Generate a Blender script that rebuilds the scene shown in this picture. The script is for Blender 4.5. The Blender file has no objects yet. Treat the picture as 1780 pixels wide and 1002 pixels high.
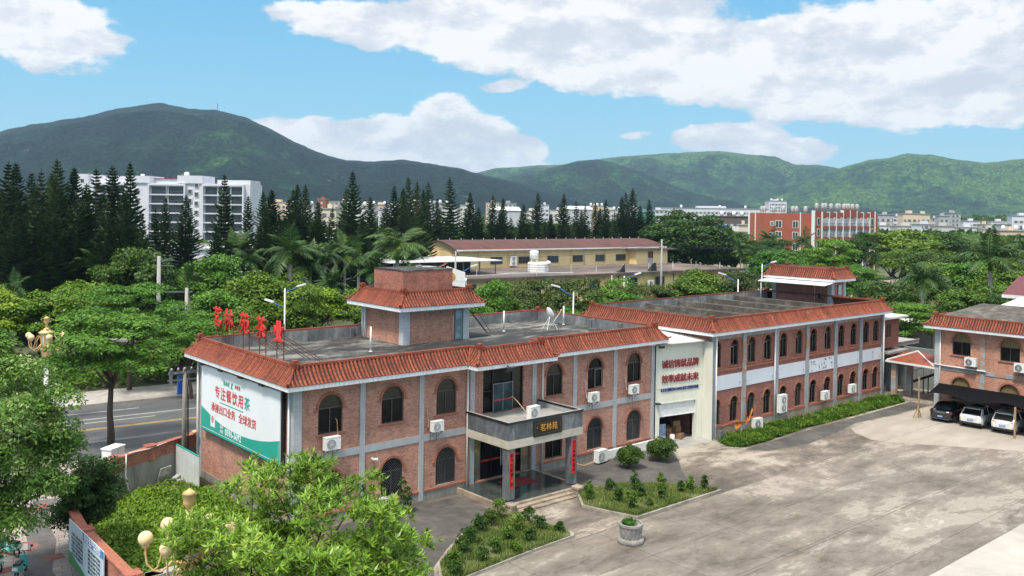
import bpy, math, random
import numpy as np
from mathutils import Vector, Matrix, noise as mnoise
from mathutils.geometry import tessellate_polygon
R = math.radians
PI = math.pi
scene = bpy.context.scene
COL = scene.collection
random.seed(7)
ORD = ['first','second','third','fourth','fifth','sixth','seventh','eighth','ninth','tenth','eleventh','twelfth','thirteenth','fourteenth','fifteenth','sixteenth','seventeenth','eighteenth','nineteenth','twentieth']

# ---------------------------------------------------------------- helpers
def tag(o, label=None, cat=None, group=None, kind=None):
    if label: o['label'] = label
    if cat: o['category'] = cat
    if group: o['group'] = group
    if kind: o['kind'] = kind
    return o

def thing(name, label, cat, loc=(0, 0, 0), rz=0, group=None):
    o = bpy.data.objects.new(name, None)
    COL.objects.link(o)
    o.location = loc
    o.rotation_euler = (0, 0, rz)
    return tag(o, label, cat, group)

def copy_tree(o, parent=None):
    c = o.copy()
    COL.objects.link(c)
    c.parent = parent
    for ch in list(o.children):
        copy_tree(ch, c)
    return c

def link_mesh(name, me, parent=None, loc=(0, 0, 0), rot=(0, 0, 0)):
    o = bpy.data.objects.new(name, me)
    COL.objects.link(o)
    o.location = loc
    o.rotation_euler = rot
    o.parent = parent
    return o

class MB:
    """collects faces, builds ONE mesh"""
    def __init__(s):
        s.v = []; s.f = []; s.m = []; s.sm = []
    def add(s, vs, fs, mi=0, smooth=False):
        b = len(s.v)
        s.v += [tuple(p) for p in vs]
        for f in fs:
            s.f.append([i + b for i in f]); s.m.append(mi); s.sm.append(smooth)
    def box(s, x0, x1, y0, y1, z0, z1, mi=0):
        if x0 > x1: x0, x1 = x1, x0
        if y0 > y1: y0, y1 = y1, y0
        if z0 > z1: z0, z1 = z1, z0
        v = [(x0,y0,z0),(x1,y0,z0),(x1,y1,z0),(x0,y1,z0),(x0,y0,z1),(x1,y0,z1),(x1,y1,z1),(x0,y1,z1)]
        s.add(v, [(0,3,2,1),(4,5,6,7),(0,1,5,4),(1,2,6,5),(2,3,7,6),(3,0,4,7)], mi)
    def obox(s, c, size, rz=0, mi=0, ry=0, rx=0):
        M = Matrix.Translation(c) @ Matrix.Rotation(rz, 4, 'Z') @ Matrix.Rotation(ry, 4, 'Y') @ Matrix.Rotation(rx, 4, 'X')
        a, b, h = size[0]/2, size[1]/2, size[2]/2
        v = [M @ Vector(p) for p in [(-a,-b,-h),(a,-b,-h),(a,b,-h),(-a,b,-h),(-a,-b,h),(a,-b,h),(a,b,h),(-a,b,h)]]
        s.add(v, [(0,3,2,1),(4,5,6,7),(0,1,5,4),(1,2,6,5),(2,3,7,6),(3,0,4,7)], mi)
    def bar(s, p0, p1, w, h=None, mi=0):
        """box section bar from p0 to p1"""
        h = h or w
        p0 = Vector(p0); p1 = Vector(p1); d = (p1 - p0)
        L = d.length
        if L < 1e-6: return
        q = d.to_track_quat('Z', 'Y').to_matrix().to_4x4()
        M = Matrix.Translation(p0) @ q
        v = [M @ Vector(p) for p in [(-w/2,-h/2,0),(w/2,-h/2,0),(w/2,h/2,0),(-w/2,h/2,0),(-w/2,-h/2,L),(w/2,-h/2,L),(w/2,h/2,L),(-w/2,h/2,L)]]
        s.add(v, [(0,3,2,1),(4,5,6,7),(0,1,5,4),(1,2,6,5),(2,3,7,6),(3,0,4,7)], mi)
    def tube(s, pts, rad, n=8, mi=0, cap=True, smooth=True):
        pts = [Vector(p) for p in pts]
        if not hasattr(rad, '__len__'): rad = [rad] * len(pts)
        b = len(s.v); prev = None
        for i, p in enumerate(pts):
            d = (pts[min(i+1, len(pts)-1)] - pts[max(i-1, 0)]).normalized()
            if prev is None:
                a = Vector((0,0,1)) if abs(d.z) < .9 else Vector((1,0,0))
                u = d.cross(a).normalized()
            else:
                u = (prev - d * prev.dot(d)).normalized()
            w = d.cross(u); prev = u
            for k in range(n):
                t = 2*PI*k/n
                s.v.append(tuple(p + (u*math.cos(t) + w*math.sin(t)) * rad[i]))
        for i in range(len(pts)-1):
            for k in range(n):
                k2 = (k+1) % n
                s.f.append([b+i*n+k, b+i*n+k2, b+(i+1)*n+k2, b+(i+1)*n+k]); s.m.append(mi); s.sm.append(smooth)
        if cap:
            s.f.append([b+k for k in range(n)][::-1]); s.m.append(mi); s.sm.append(False)
            e = b+(len(pts)-1)*n
            s.f.append([e+k for k in range(n)]); s.m.append(mi); s.sm.append(False)
    def lathe(s, prof, c=(0,0,0), n=16, mi=0, smooth=True):
        """prof: list of (radius, z)"""
        b = len(s.v)
        for (r, z) in prof:
            for k in range(n):
                t = 2*PI*k/n
                s.v.append((c[0]+r*math.cos(t), c[1]+r*math.sin(t), c[2]+z))
        for i in range(len(prof)-1):
            for k in range(n):
                k2 = (k+1) % n
                s.f.append([b+i*n+k, b+i*n+k2, b+(i+1)*n+k2, b+(i+1)*n+k]); s.m.append(mi); s.sm.append(smooth)
        s.f.append([b+k for k in range(n)][::-1]); s.m.append(mi); s.sm.append(False)
        e = b+(len(prof)-1)*n
        s.f.append([e+k for k in range(n)]); s.m.append(mi); s.sm.append(False)
    def ball(s, c, r, n=12, mi=0, sz=1.0):
        prof = [(max(1e-3, r*math.sin(PI*i/n)), -r*sz*math.cos(PI*i/n)) for i in range(n+1)]
        s.lathe(prof, c, n*2, mi)
    def prism(s, poly, z0, z1, mi=0, top_mi=None):
        """extruded polygon (ccw xy)"""
        n = len(poly)
        v = [(p[0], p[1], z0) for p in poly] + [(p[0], p[1], z1) for p in poly]
        s.add(v, [tuple(range(n-1, -1, -1))], mi)
        s.add(v, [(i, (i+1) % n, n+(i+1) % n, n+i) for i in range(n)], mi)
        s.add(v, [tuple(range(n, 2*n))], mi if top_mi is None else top_mi)
    def build(s, name, mats, parent=None, loc=(0,0,0), rot=(0,0,0)):
        me = bpy.data.meshes.new(name)
        me.from_pydata(s.v, [], s.f)
        if not isinstance(mats, (list, tuple)): mats = [mats]
        for m in mats: me.materials.append(m)
        me.polygons.foreach_set('material_index', s.m)
        me.polygons.foreach_set('use_smooth', s.sm)
        me.update()
        return link_mesh(name, me, parent, loc, rot)

def quick(name, mats, parent, fn, loc=(0,0,0), rot=(0,0,0)):
    b = MB(); fn(b)
    return b.build(name, mats, parent, loc, rot)

# ---------------------------------------------------------------- materials
def new_mat(name):
    m = bpy.data.materials.new(name)
    m.use_nodes = True
    nt = m.node_tree
    return m, nt, nt.nodes['Principled BSDF']

def N(nt, t, **kw):
    n = nt.nodes.new(t)
    for k, v in kw.items(): setattr(n, k, v)
    return n

def ramp(nt, stops, interp='LINEAR'):
    r = N(nt, 'ShaderNodeValToRGB')
    r.color_ramp.interpolation = interp
    e = r.color_ramp.elements
    while len(e) < len(stops): e.new(0.5)
    for i, (p, c) in enumerate(stops):
        e[i].position = p
        e[i].color = (c[0], c[1], c[2], 1) if hasattr(c, '__len__') else (c, c, c, 1)
    return r

def noise_node(nt, scale, detail=4, rough=.6, vec=None, dist=0):
    n = N(nt, 'ShaderNodeTexNoise')
    n.inputs['Scale'].default_value = scale
    n.inputs['Detail'].default_value = detail
    n.inputs['Roughness'].default_value = rough
    n.inputs['Distortion'].default_value = dist
    if vec is not None: nt.links.new(vec, n.inputs['Vector'])
    return n

def mix(nt, fac, a, b, mode='MIX'):
    m = N(nt, 'ShaderNodeMix', data_type='RGBA', blend_type=mode)
    L = nt.links
    for v, k in ((fac, 0), (a, 6), (b, 7)):
        if hasattr(v, 'is_output') or hasattr(v, 'links'):
            L.new(v, m.inputs[k])
        else:
            m.inputs[k].default_value = v if k == 0 else (v[0], v[1], v[2], 1)
    return m.outputs[2]

def coords(nt, kind='Object', scale=(1,1,1)):
    tc = N(nt, 'ShaderNodeTexCoord')
    mp = N(nt, 'ShaderNodeMapping')
    mp.inputs['Scale'].default_value = scale
    nt.links.new(tc.outputs[kind], mp.inputs['Vector'])
    return mp.outputs[0]

def bump(nt, bsdf, height, strength=.3, dist=.02):
    b = N(nt, 'ShaderNodeBump')
    b.inputs['Strength'].default_value = strength
    b.inputs['Distance'].default_value = dist
    nt.links.new(height, b.inputs['Height'])
    nt.links.new(b.outputs[0], bsdf.inputs['Normal'])

def M(name, c1, c2=None, rough=.7, scale=2.0, detail=5, metal=0, bmp=0, stretch=(1,1,1), spec=None, lo=.35, hi=.65):
    m, nt, b = new_mat(name)
    c2 = c2 or tuple(x*.8 for x in c1)
    v = coords(nt, 'Object', stretch)
    n = noise_node(nt, scale, detail, .62, v)
    r = ramp(nt, [(lo, c2), (hi, c1)])
    nt.links.new(n.outputs[0], r.inputs[0])
    nt.links.new(r.outputs[0], b.inputs['Base Color'])
    b.inputs['Roughness'].default_value = rough
    b.inputs['Metallic'].default_value = metal
    if spec is not None: b.inputs['Specular IOR Level'].default_value = spec
    if bmp: bump(nt, b, n.outputs[0], bmp, .03)
    return m

def brick_mat(name, ca, cb, mortar, w=.24, h=.07, dirt=.4):
    m, nt, b = new_mat(name)
    L = nt.links
    tc = N(nt, 'ShaderNodeTexCoord'); sp = N(nt, 'ShaderNodeSeparateXYZ'); L.new(tc.outputs['Object'], sp.inputs[0])
    ad = N(nt, 'ShaderNodeMath', operation='ADD'); L.new(sp.outputs[0], ad.inputs[0]); L.new(sp.outputs[1], ad.inputs[1])
    cm = N(nt, 'ShaderNodeCombineXYZ'); L.new(ad.outputs[0], cm.inputs[0]); L.new(sp.outputs[2], cm.inputs[1])
    br = N(nt, 'ShaderNodeTexBrick')
    L.new(cm.outputs[0], br.inputs['Vector'])
    br.inputs['Color1'].default_value = (*ca, 1); br.inputs['Color2'].default_value = (*cb, 1); br.inputs['Mortar'].default_value = (*mortar, 1)
    br.inputs['Scale'].default_value = 1; br.inputs['Brick Width'].default_value = w; br.inputs['Row Height'].default_value = h
    br.inputs['Mortar Size'].default_value = .008; br.inputs['Bias'].default_value = -.1
    n = noise_node(nt, .9, 6, .7, tc.outputs['Object'])
    r = ramp(nt, [(.3, (.55,.52,.52)), (.55, (1,1,1)), (.8, (1.2,1.15,1.1))])
    L.new(n.outputs[0], r.inputs[0])
    c = mix(nt, dirt, br.outputs[0], r.outputs[0], 'MULTIPLY')
    # random dark and pale single bricks
    n2 = N(nt, 'ShaderNodeTexVoronoi'); n2.inputs['Scale'].default_value = 7.5
    mp = N(nt, 'ShaderNodeMapping'); mp.inputs['Scale'].default_value = (1, 2.4, 1); L.new(cm.outputs[0], mp.inputs[0]); L.new(mp.outputs[0], n2.inputs['Vector'])
    sx = N(nt, 'ShaderNodeSeparateXYZ'); L.new(n2.outputs['Color'], sx.inputs[0])
    r2 = ramp(nt, [(0, (.42,.42,.48)), (.25, (.85,.85,.88)), (.7, (1.0,1.0,1.0)), (1, (1.35,1.28,1.22))])
    L.new(sx.outputs[0], r2.inputs[0])
    c = mix(nt, .6, c, r2.outputs[0], 'MULTIPLY')
    # vertical rain streaks
    n3 = noise_node(nt, 1.0, 4, .6, coords(nt, 'Object', (1.6, 1.6, .12)))
    r3 = ramp(nt, [(.35, (.72,.7,.7)), (.55, (1,1,1))]); L.new(n3.outputs[0], r3.inputs[0])
    c = mix(nt, .45, c, r3.outputs[0], 'MULTIPLY')
    L.new(c, b.inputs['Base Color'])
    b.inputs['Roughness'].default_value = .85
    bump(nt, b, br.outputs['Fac'], -.35, .01)
    return m

def tilejoint_mat(name, c1, c2, w, h, rough=.4, joint=(.35,.36,.38), dirt=.35):
    """wall tiles laid on a grid along x+y and z"""
    m, nt, b = new_mat(name)
    L = nt.links
    tc = N(nt, 'ShaderNodeTexCoord'); sp = N(nt, 'ShaderNodeSeparateXYZ'); L.new(tc.outputs['Object'], sp.inputs[0])
    ad = N(nt, 'ShaderNodeMath', operation='ADD'); L.new(sp.outputs[0], ad.inputs[0]); L.new(sp.outputs[1], ad.inputs[1])
    cm = N(nt, 'ShaderNodeCombineXYZ'); L.new(ad.outputs[0], cm.inputs[0]); L.new(sp.outputs[2], cm.inputs[1])
    br = N(nt, 'ShaderNodeTexBrick', offset=0.0); L.new(cm.outputs[0], br.inputs['Vector'])
    br.inputs['Color1'].default_value = (*c1, 1); br.inputs['Color2'].default_value = (*c2, 1); br.inputs['Mortar'].default_value = (*joint, 1)
    br.inputs['Scale'].default_value = 1; br.inputs['Brick Width'].default_value = w; br.inputs['Row Height'].default_value = h
    br.inputs['Mortar Size'].default_value = .008
    n = noise_node(nt, 1.4, 6, .7, coords(nt, 'Object', (1.2, 1.2, .35)))
    r = ramp(nt, [(.3, (.6,.6,.58)), (.6, (1,1,1))]); L.new(n.outputs[0], r.inputs[0])
    c = mix(nt, dirt, br.outputs[0], r.outputs[0], 'MULTIPLY')
    L.new(c, b.inputs['Base Color']); b.inputs['Roughness'].default_value = rough
    return m

def leaf_mat(name, c_dark, c_light, c_extra=None, trans=.25, rough=.5):
    m = bpy.data.materials.new(name); m.use_nodes = True
    nt = m.node_tree; L = nt.links
    b = nt.nodes['Principled BSDF']; out = nt.nodes['Material Output']
    g = N(nt, 'ShaderNodeNewGeometry')
    r = ramp(nt, [(0, c_dark), (.65, c_light), (1, c_extra or c_light)])
    tc = N(nt, 'ShaderNodeTexCoord')
    n = noise_node(nt, .55, 3, .6, tc.outputs['Object'])
    # per-leaf random plus clump scale variation
    ma = N(nt, 'ShaderNodeMath', operation='MULTIPLY_ADD'); L.new(g.outputs['Random Per Island'], ma.inputs[0]); ma.inputs[1].default_value = .6
    mb = N(nt, 'ShaderNodeMath', operation='MULTIPLY_ADD'); L.new(n.outputs[0], mb.inputs[0]); mb.inputs[1].default_value = 1.3; mb.inputs[2].default_value = -.45
    L.new(mb.outputs[0], ma.inputs[2])
    L.new(ma.outputs[0], r.inputs[0])
    oi = N(nt, 'ShaderNodeObjectInfo')
    hs = N(nt, 'ShaderNodeHueSaturation')
    mr = N(nt, 'ShaderNodeMapRange'); L.new(oi.outputs['Random'], mr.inputs[0]); mr.inputs[3].default_value = .78; mr.inputs[4].default_value = 1.22
    L.new(mr.outputs[0], hs.inputs['Value']); L.new(r.outputs[0], hs.inputs['Color'])
    mr2 = N(nt, 'ShaderNodeMapRange'); L.new(oi.outputs['Random'], mr2.inputs[0]); mr2.inputs[3].default_value = .515; mr2.inputs[4].default_value = .485
    L.new(mr2.outputs[0], hs.inputs['Hue'])
    L.new(hs.outputs[0], b.inputs['Base Color'])
    b.inputs['Roughness'].default_value = rough
    b.inputs['Specular IOR Level'].default_value = .35
    t = N(nt, 'ShaderNodeBsdfTranslucent'); L.new(hs.outputs[0], t.inputs[0])
    mx = N(nt, 'ShaderNodeMixShader'); mx.inputs[0].default_value = trans
    L.new(b.outputs[0], mx.inputs[1]); L.new(t.outputs[0], mx.inputs[2]); L.new(mx.outputs[0], out.inputs[0])
    return m

BRICK = brick_mat('red_brick', (.56,.245,.165), (.40,.155,.108), (.46,.37,.30))
BRICKR = brick_mat('orange_brick', (.58,.245,.145), (.43,.165,.105), (.46,.37,.30))
BRICK_TRIM = M('terracotta_trim', (.40,.145,.085), (.27,.09,.055), .75, 6)
BRICK_DARK = brick_mat('weathered_brick', (.46,.14,.09), (.30,.085,.06), (.36,.26,.2), dirt=.8)
PILASTER = tilejoint_mat('grey_tile', (.46,.48,.50), (.40,.42,.44), .5, .3, .45)
PILASTER_OLD = tilejoint_mat('worn_grey_tile', (.36,.39,.42), (.29,.32,.34), .35, .3, .55, dirt=.8)
def peeled():
    m = PILASTER_OLD.copy(); m.name = 'peeled_tile'
    nt = m.node_tree; b = nt.nodes['Principled BSDF']
    old = b.inputs['Base Color'].links[0].from_socket
    tc = N(nt, 'ShaderNodeTexCoord')
    v = N(nt, 'ShaderNodeTexVoronoi', distance='CHEBYCHEV'); v.inputs['Scale'].default_value = 2.6
    nt.links.new(tc.outputs['Object'], v.inputs['Vector'])
    sx = N(nt, 'ShaderNodeSeparateXYZ'); nt.links.new(v.outputs['Color'], sx.inputs[0])
    r = ramp(nt, [(.0, 0.0), (.70, 0.0), (.71, 1.0)], 'CONSTANT'); nt.links.new(sx.outputs[0], r.inputs[0])
    nt.links.new(mix(nt, r.outputs[0], old, (.40,.24,.16)), b.inputs['Base Color'])
    return m
PILASTER_PEEL = peeled()
FASCIA = tilejoint_mat('white_fascia_tile', (.80,.82,.85), (.74,.76,.80), .3, .5, .35, joint=(.45,.45,.46), dirt=.35)
def roof_tile_mat():
    m, nt, b = new_mat('glazed_roof_tile'); L = nt.links
    v = coords(nt, 'Object')
    n1 = noise_node(nt, 6, 5, .7, v); n2 = noise_node(nt, .8, 5, .7, v)
    r = ramp(nt, [(.25, (.11,.026,.015)), (.5, (.26,.062,.030)), (.75, (.38,.125,.070))]); L.new(n1.outputs[0], r.inputs[0])
    r2 = ramp(nt, [(.3, (.38,.36,.36)), (.48, (.85,.85,.85)), (.6, (1,1,1)), (.8, (1.25,1.3,1.3))]); L.new(n2.outputs[0], r2.inputs[0])
    c = mix(nt, .7, r.outputs[0], r2.outputs[0], 'MULTIPLY')
    # course lines down the slope
    w = N(nt, 'ShaderNodeTexWave', wave_type='BANDS', bands_direction='Z'); w.inputs['Scale'].default_value = 1.75; L.new(v, w.inputs[0])
    r3 = ramp(nt, [(0, (.5,.5,.5)), (.25, (1,1,1))]); L.new(w.outputs[0], r3.inputs[0])
    c = mix(nt, .35, c, r3.outputs[0], 'MULTIPLY')
    g = N(nt, 'ShaderNodeNewGeometry'); r5 = ramp(nt, [(0,(.66,.66,.68)), (.5,(1,1,1)), (.93,(1.12,1.12,1.1)), (1,(1.5,1.6,1.6))]); L.new(g.outputs['Random Per Island'], r5.inputs[0])
    c = mix(nt, .8, c, r5.outputs[0], 'MULTIPLY')
    L.new(c, b.inputs['Base Color']); b.inputs['Roughness'].default_value = .6; b.inputs['Specular IOR Level'].default_value = .3
    return m
TILE = roof_tile_mat()
VALLEY = M('shaded_tile_valley', (.06,.018,.011), (.03,.011,.008), .85, 5)  # shade between the tile ribs, painted in as a darker colour
def stain_mat(name, stops, scales=(.25, 1.2, 9), rough=.85, stretch=(1,1,1), bm=.15, streak=None):
    """weathered concrete: large patches, cracks of tone, fine grain"""
    m, nt, b = new_mat(name); L = nt.links
    v = coords(nt, 'Object', stretch)
    a = noise_node(nt, scales[0], 8, .68, v, .6); c = noise_node(nt, scales[1], 6, .7, v, .3); d = noise_node(nt, scales[2], 3, .6, v)
    s1 = N(nt, 'ShaderNodeMath', operation='MULTIPLY_ADD'); L.new(a.outputs[0], s1.inputs[0]); s1.inputs[1].default_value = .55
    s2 = N(nt, 'ShaderNodeMath', operation='MULTIPLY_ADD'); L.new(c.outputs[0], s2.inputs[0]); s2.inputs[1].default_value = .35
    s3 = N(nt, 'ShaderNodeMath', operation='MULTIPLY'); L.new(d.outputs[0], s3.inputs[0]); s3.inputs[1].default_value = .1
    L.new(s3.outputs[0], s2.inputs[2]); L.new(s2.outputs[0], s1.inputs[2])
    r = ramp(nt, stops); L.new(s1.outputs[0], r.inputs[0])
    L.new(r.outputs[0], b.inputs['Base Color']); b.inputs['Roughness'].default_value = rough
    if bm: bump(nt, b, c.outputs[0], bm, .02)
    return m
DECK = stain_mat('roof_concrete', [(.38,(.010,.010,.010)), (.45,(.020,.020,.019)), (.50,(.036,.034,.031)), (.52,(.12,.115,.105)), (.535,(.055,.053,.049)), (.56,(.24,.235,.215)), (.58,(.12,.115,.107)), (.62,(.34,.33,.31))], (.22,1.1,8), stretch=(.6,1.5,1))
PARAPET_IN = stain_mat('parapet_concrete', [(.35,(.07,.075,.08)), (.5,(.16,.17,.175)), (.62,(.3,.3,.29))], (.5,2,8), stretch=(1,1,.6))
BEAMC = stain_mat('mossy_concrete', [(.36,(.03,.027,.023)), (.5,(.08,.07,.058)), (.6,(.16,.145,.12)), (.7,(.4,.34,.25))], (.7,2.5,10))
PLINTH = tilejoint_mat('plinth_stone', (.30,.29,.26), (.25,.245,.225), .6, .3, .8, joint=(.16,.155,.14), dirt=.9)
CONC = stain_mat('plain_concrete', [(.35,(.2,.195,.18)), (.5,(.32,.31,.29)), (.65,(.42,.4,.37))], (.4,2,9))
KERB = stain_mat('kerb_stone', [(.35,(.14,.13,.11)), (.5,(.3,.27,.22)), (.65,(.42,.39,.34))], (.8,3,9))
WHITE = M('white_paint', (.78,.78,.77), (.66,.66,.64), .5, 3)
WHITE_METAL = M('white_enamel', (.80,.81,.80), (.70,.71,.69), .35, 4)
SHEETW = M('white_sheet_roof', (.82,.82,.80), (.70,.70,.66), .35, 1.2)
GARSHEET = M('cream_sheet_metal', (.72,.72,.63), (.64,.64,.55), .45, 1.5, stretch=(1,1,.25))
BLACKM = M('black_metal', (.02,.02,.022), (.012,.012,.013), .4, 5)
DARKIN = M('dark_interior', (.012,.012,.013), (.006,.006,.007), .9, 1)
GREYM = M('grey_metal', (.25,.26,.27), (.16,.165,.17), .45, 4, metal=.6)
FRAMEM = M('bronze_window_frame', (.10,.095,.085), (.06,.055,.05), .35, 5, metal=.3)
FRAMEG = M('grey_window_frame', (.26,.27,.27), (.16,.16,.16), .35, 5, metal=.4)
RUST = M('rusty_steel', (.20,.09,.05), (.11,.045,.025), .8, 8)
RED = M('red_sign_paint', (.62,.035,.025), (.50,.02,.018), .4, 3)
REDP = M('red_paper', (.72,.02,.015), (.6,.015,.01), .6, 3)
DKRED = M('maroon_sign_paint', (.30,.012,.02), (.22,.008,.012), .45, 4)
BLUES = M('navy_sign_paint', (.02,.045,.24), (.015,.03,.16), .45, 4)
GOLD = M('gold_leaf', (.75,.42,.08), (.55,.28,.05), .35, 5, metal=.3)
BLACKP = M('black_lacquer', (.015,.015,.015), (.008,.008,.008), .2, 5)
CREAMG = M('cream_lamp_paint', (.74,.50,.24), (.60,.38,.17), .45, 4)
GLOBE = M('cream_glass_globe', (.82,.62,.34), (.78,.57,.30), .3, 1)
GRANITE = stain_mat('polished_granite', [(.35,(.05,.06,.065)), (.5,(.11,.125,.135)), (.62,(.24,.26,.27))], (.5,3,40), .25, stretch=(1.6,1,.6), bm=0)
FLOORG = stain_mat('wet_granite_floor', [(.35,(.02,.025,.024)), (.5,(.045,.055,.052)), (.65,(.09,.1,.1))], (.5,3,40), .08, bm=0)
BEIGE = stain_mat('beige_marble', [(.35,(.36,.32,.26)), (.5,(.50,.46,.38)), (.65,(.6,.56,.48))], (.5,2,20), .4, bm=0)
STEPM = stain_mat('tan_step_stone', [(.38,(.12,.10,.08)), (.5,(.29,.235,.175)), (.62,(.42,.34,.25))], (.8,3,14))
YWALL = stain_mat('yellow_render', [(.33,(.40,.28,.13)), (.45,(.72,.52,.24)), (.6,(.82,.62,.32))], (.25,1.5,6), stretch=(1,1,.5))
YWALLC = M('cream_yellow_render', (.86,.66,.34), (.78,.58,.28), .8, .6)
MAROONROOF = M('maroon_sheet_roof', (.115,.042,.033), (.065,.027,.023), .8, .35, stretch=(3,.6,1))
REDBR = M('orange_red_facade', (.36,.098,.05), (.31,.082,.042), .8, .4)
REDBR2 = M('brick_red_tile_facade', (.30,.075,.045), (.24,.06,.036), .75, .5)
PALEW = M('pale_lilac_render', (.62,.62,.67), (.55,.55,.60), .8, .3)
PALE2 = M('warm_white_render', (.60,.58,.54), (.50,.48,.45), .85, .2)
PALE3 = M('cream_render', (.66,.58,.44), (.58,.50,.38), .85, .2)
PALE4 = M('grey_render', (.40,.41,.42), (.30,.31,.32), .85, .2)
PALE5 = M('peach_render', (.70,.52,.38), (.62,.45,.33), .85, .2)
FARGLASS = M('far_window_glass', (.07,.08,.09), (.04,.045,.05), .15, .5)
BLUEROOF = M('blue_sheet_roof', (.07,.22,.5), (.05,.17,.4), .5, 1)
GREENNET = M('green_site_netting', (.12,.30,.24), (.08,.22,.18), .9, 1)
STEELROOF = M('pale_steel_roof', (.55,.56,.57), (.44,.45,.46), .5, .3)
def glass_mat(name, c, rough=.06, coat=0):
    m, nt, b = new_mat(name)
    v = coords(nt, 'Object'); n = noise_node(nt, .9, 3, .5, v)
    r = ramp(nt, [(.4, c), (.65, tuple(x*2.2+.004 for x in c))]); nt.links.new(n.outputs[0], r.inputs[0])
    oi = N(nt, 'ShaderNodeObjectInfo'); rr = ramp(nt, [(0, 0.0), (.55, 0.0), (.75, .35), (1, 1.0)]); nt.links.new(oi.outputs['Random'], rr.inputs[0])
    nt.links.new(mix(nt, rr.outputs[0], r.outputs[0], (.055,.048,.038)), b.inputs['Base Color'])
    b.inputs['Roughness'].default_value = rough; b.inputs['IOR'].default_value = 1.5
    b.inputs['Specular IOR Level'].default_value = .12
    return m
GLASS = glass_mat('dark_tinted_glass', (.006,.006,.006))
GLASSB = glass_mat('blue_grey_glass', (.03,.05,.055))
GLASSF = glass_mat('frosted_blue_glass', (.16,.23,.25), .35)
CURTAIN = M('brown_blind_behind_glass', (.026,.020,.012), (.012,.010,.007), .3, 3, stretch=(8,8,1))
MIRRORG = M('bronze_reflective_glass', (.42,.38,.28), (.30,.24,.13), .12, .8, metal=.65)
BARK = M('bark', (.10,.075,.055), (.05,.038,.028), .9, 5, stretch=(1,1,.3), bmp=.4)
PALMBARK = M('grey_palm_bark', (.30,.28,.25), (.2,.185,.165), .9, 3, stretch=(1,1,4))
LEAF_A = leaf_mat('green_leaves', (.022,.055,.005), (.115,.22,.015), (.20,.32,.025))
LEAF_Y = leaf_mat('yellow_green_leaves', (.05,.10,.005), (.20,.33,.015), (.32,.44,.03))
LEAF_G = leaf_mat('fresh_green_leaves', (.024,.068,.006), (.10,.25,.02), (.18,.34,.035))
LEAF_D = leaf_mat('deep_green_leaves', (.011,.034,.004), (.055,.125,.012), (.11,.19,.02))
LEAF_B = leaf_mat('bronze_green_leaves', (.02,.04,.006), (.075,.13,.02), (.17,.12,.04))
LEAF_P = leaf_mat('norfolk_pine_needles', (.008,.020,.006), (.036,.075,.018), (.075,.13,.032), .1, .7)
LEAF_PALM = leaf_mat('palm_leaflets', (.02,.05,.010), (.065,.14,.03), (.15,.20,.06), .2, .45)
LEAF_W = leaf_mat('silvery_underside_leaves', (.02,.06,.006), (.12,.26,.03), (.50,.56,.26), .3, .5)
LEAF_N = leaf_mat('long_glossy_leaves', (.028,.072,.006), (.16,.32,.03), (.38,.52,.10), .3, .35)
LEAF_V = leaf_mat('vine_ground_leaves', (.03,.08,.004), (.15,.27,.012), (.28,.38,.03), .2, .5)
GRASSM = leaf_mat('dry_grass', (.06,.10,.018), (.16,.23,.05), (.32,.29,.11), .2, .7)
# ---------------------------------------------------------------- vegetation generators
def rot_rand(rng, n):
    v = rng.normal(size=(n, 3)); return v / np.linalg.norm(v, axis=1, keepdims=True)

def leaf_mesh(name, base, d, side, L, W, mat, fold=.25):
    """one folded diamond leaf per row: base point, unit direction, unit side, length, width"""
    n = len(base)
    L = np.broadcast_to(L, (n,))[:, None]; W = np.broadcast_to(W, (n,))[:, None]
    nrm = np.cross(d, side); nrm /= (np.linalg.norm(nrm, axis=1, keepdims=True) + 1e-9)
    mid = base + d * L * .45
    v = np.empty((n, 4, 3))
    v[:, 0] = base; v[:, 1] = mid + side * W * .5 + nrm * W * fold; v[:, 2] = base + d * L; v[:, 3] = mid - side * W * .5 + nrm * W * fold
    v = v.reshape(-1, 3)
    me = bpy.data.meshes.new(name)
    me.vertices.add(4*n); me.vertices.foreach_set('co', v.ravel().astype(np.float32))
    me.loops.add(4*n); me.loops.foreach_set('vertex_index', np.arange(4*n, dtype=np.int32))
    me.polygons.add(n); me.polygons.foreach_set('loop_start', np.arange(0, 4*n, 4, dtype=np.int32))
    me.polygons.foreach_set('loop_total', np.full(n, 4, dtype=np.int32))
    me.materials.append(mat)
    me.update(calc_edges=True); me.validate()
    return me

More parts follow.
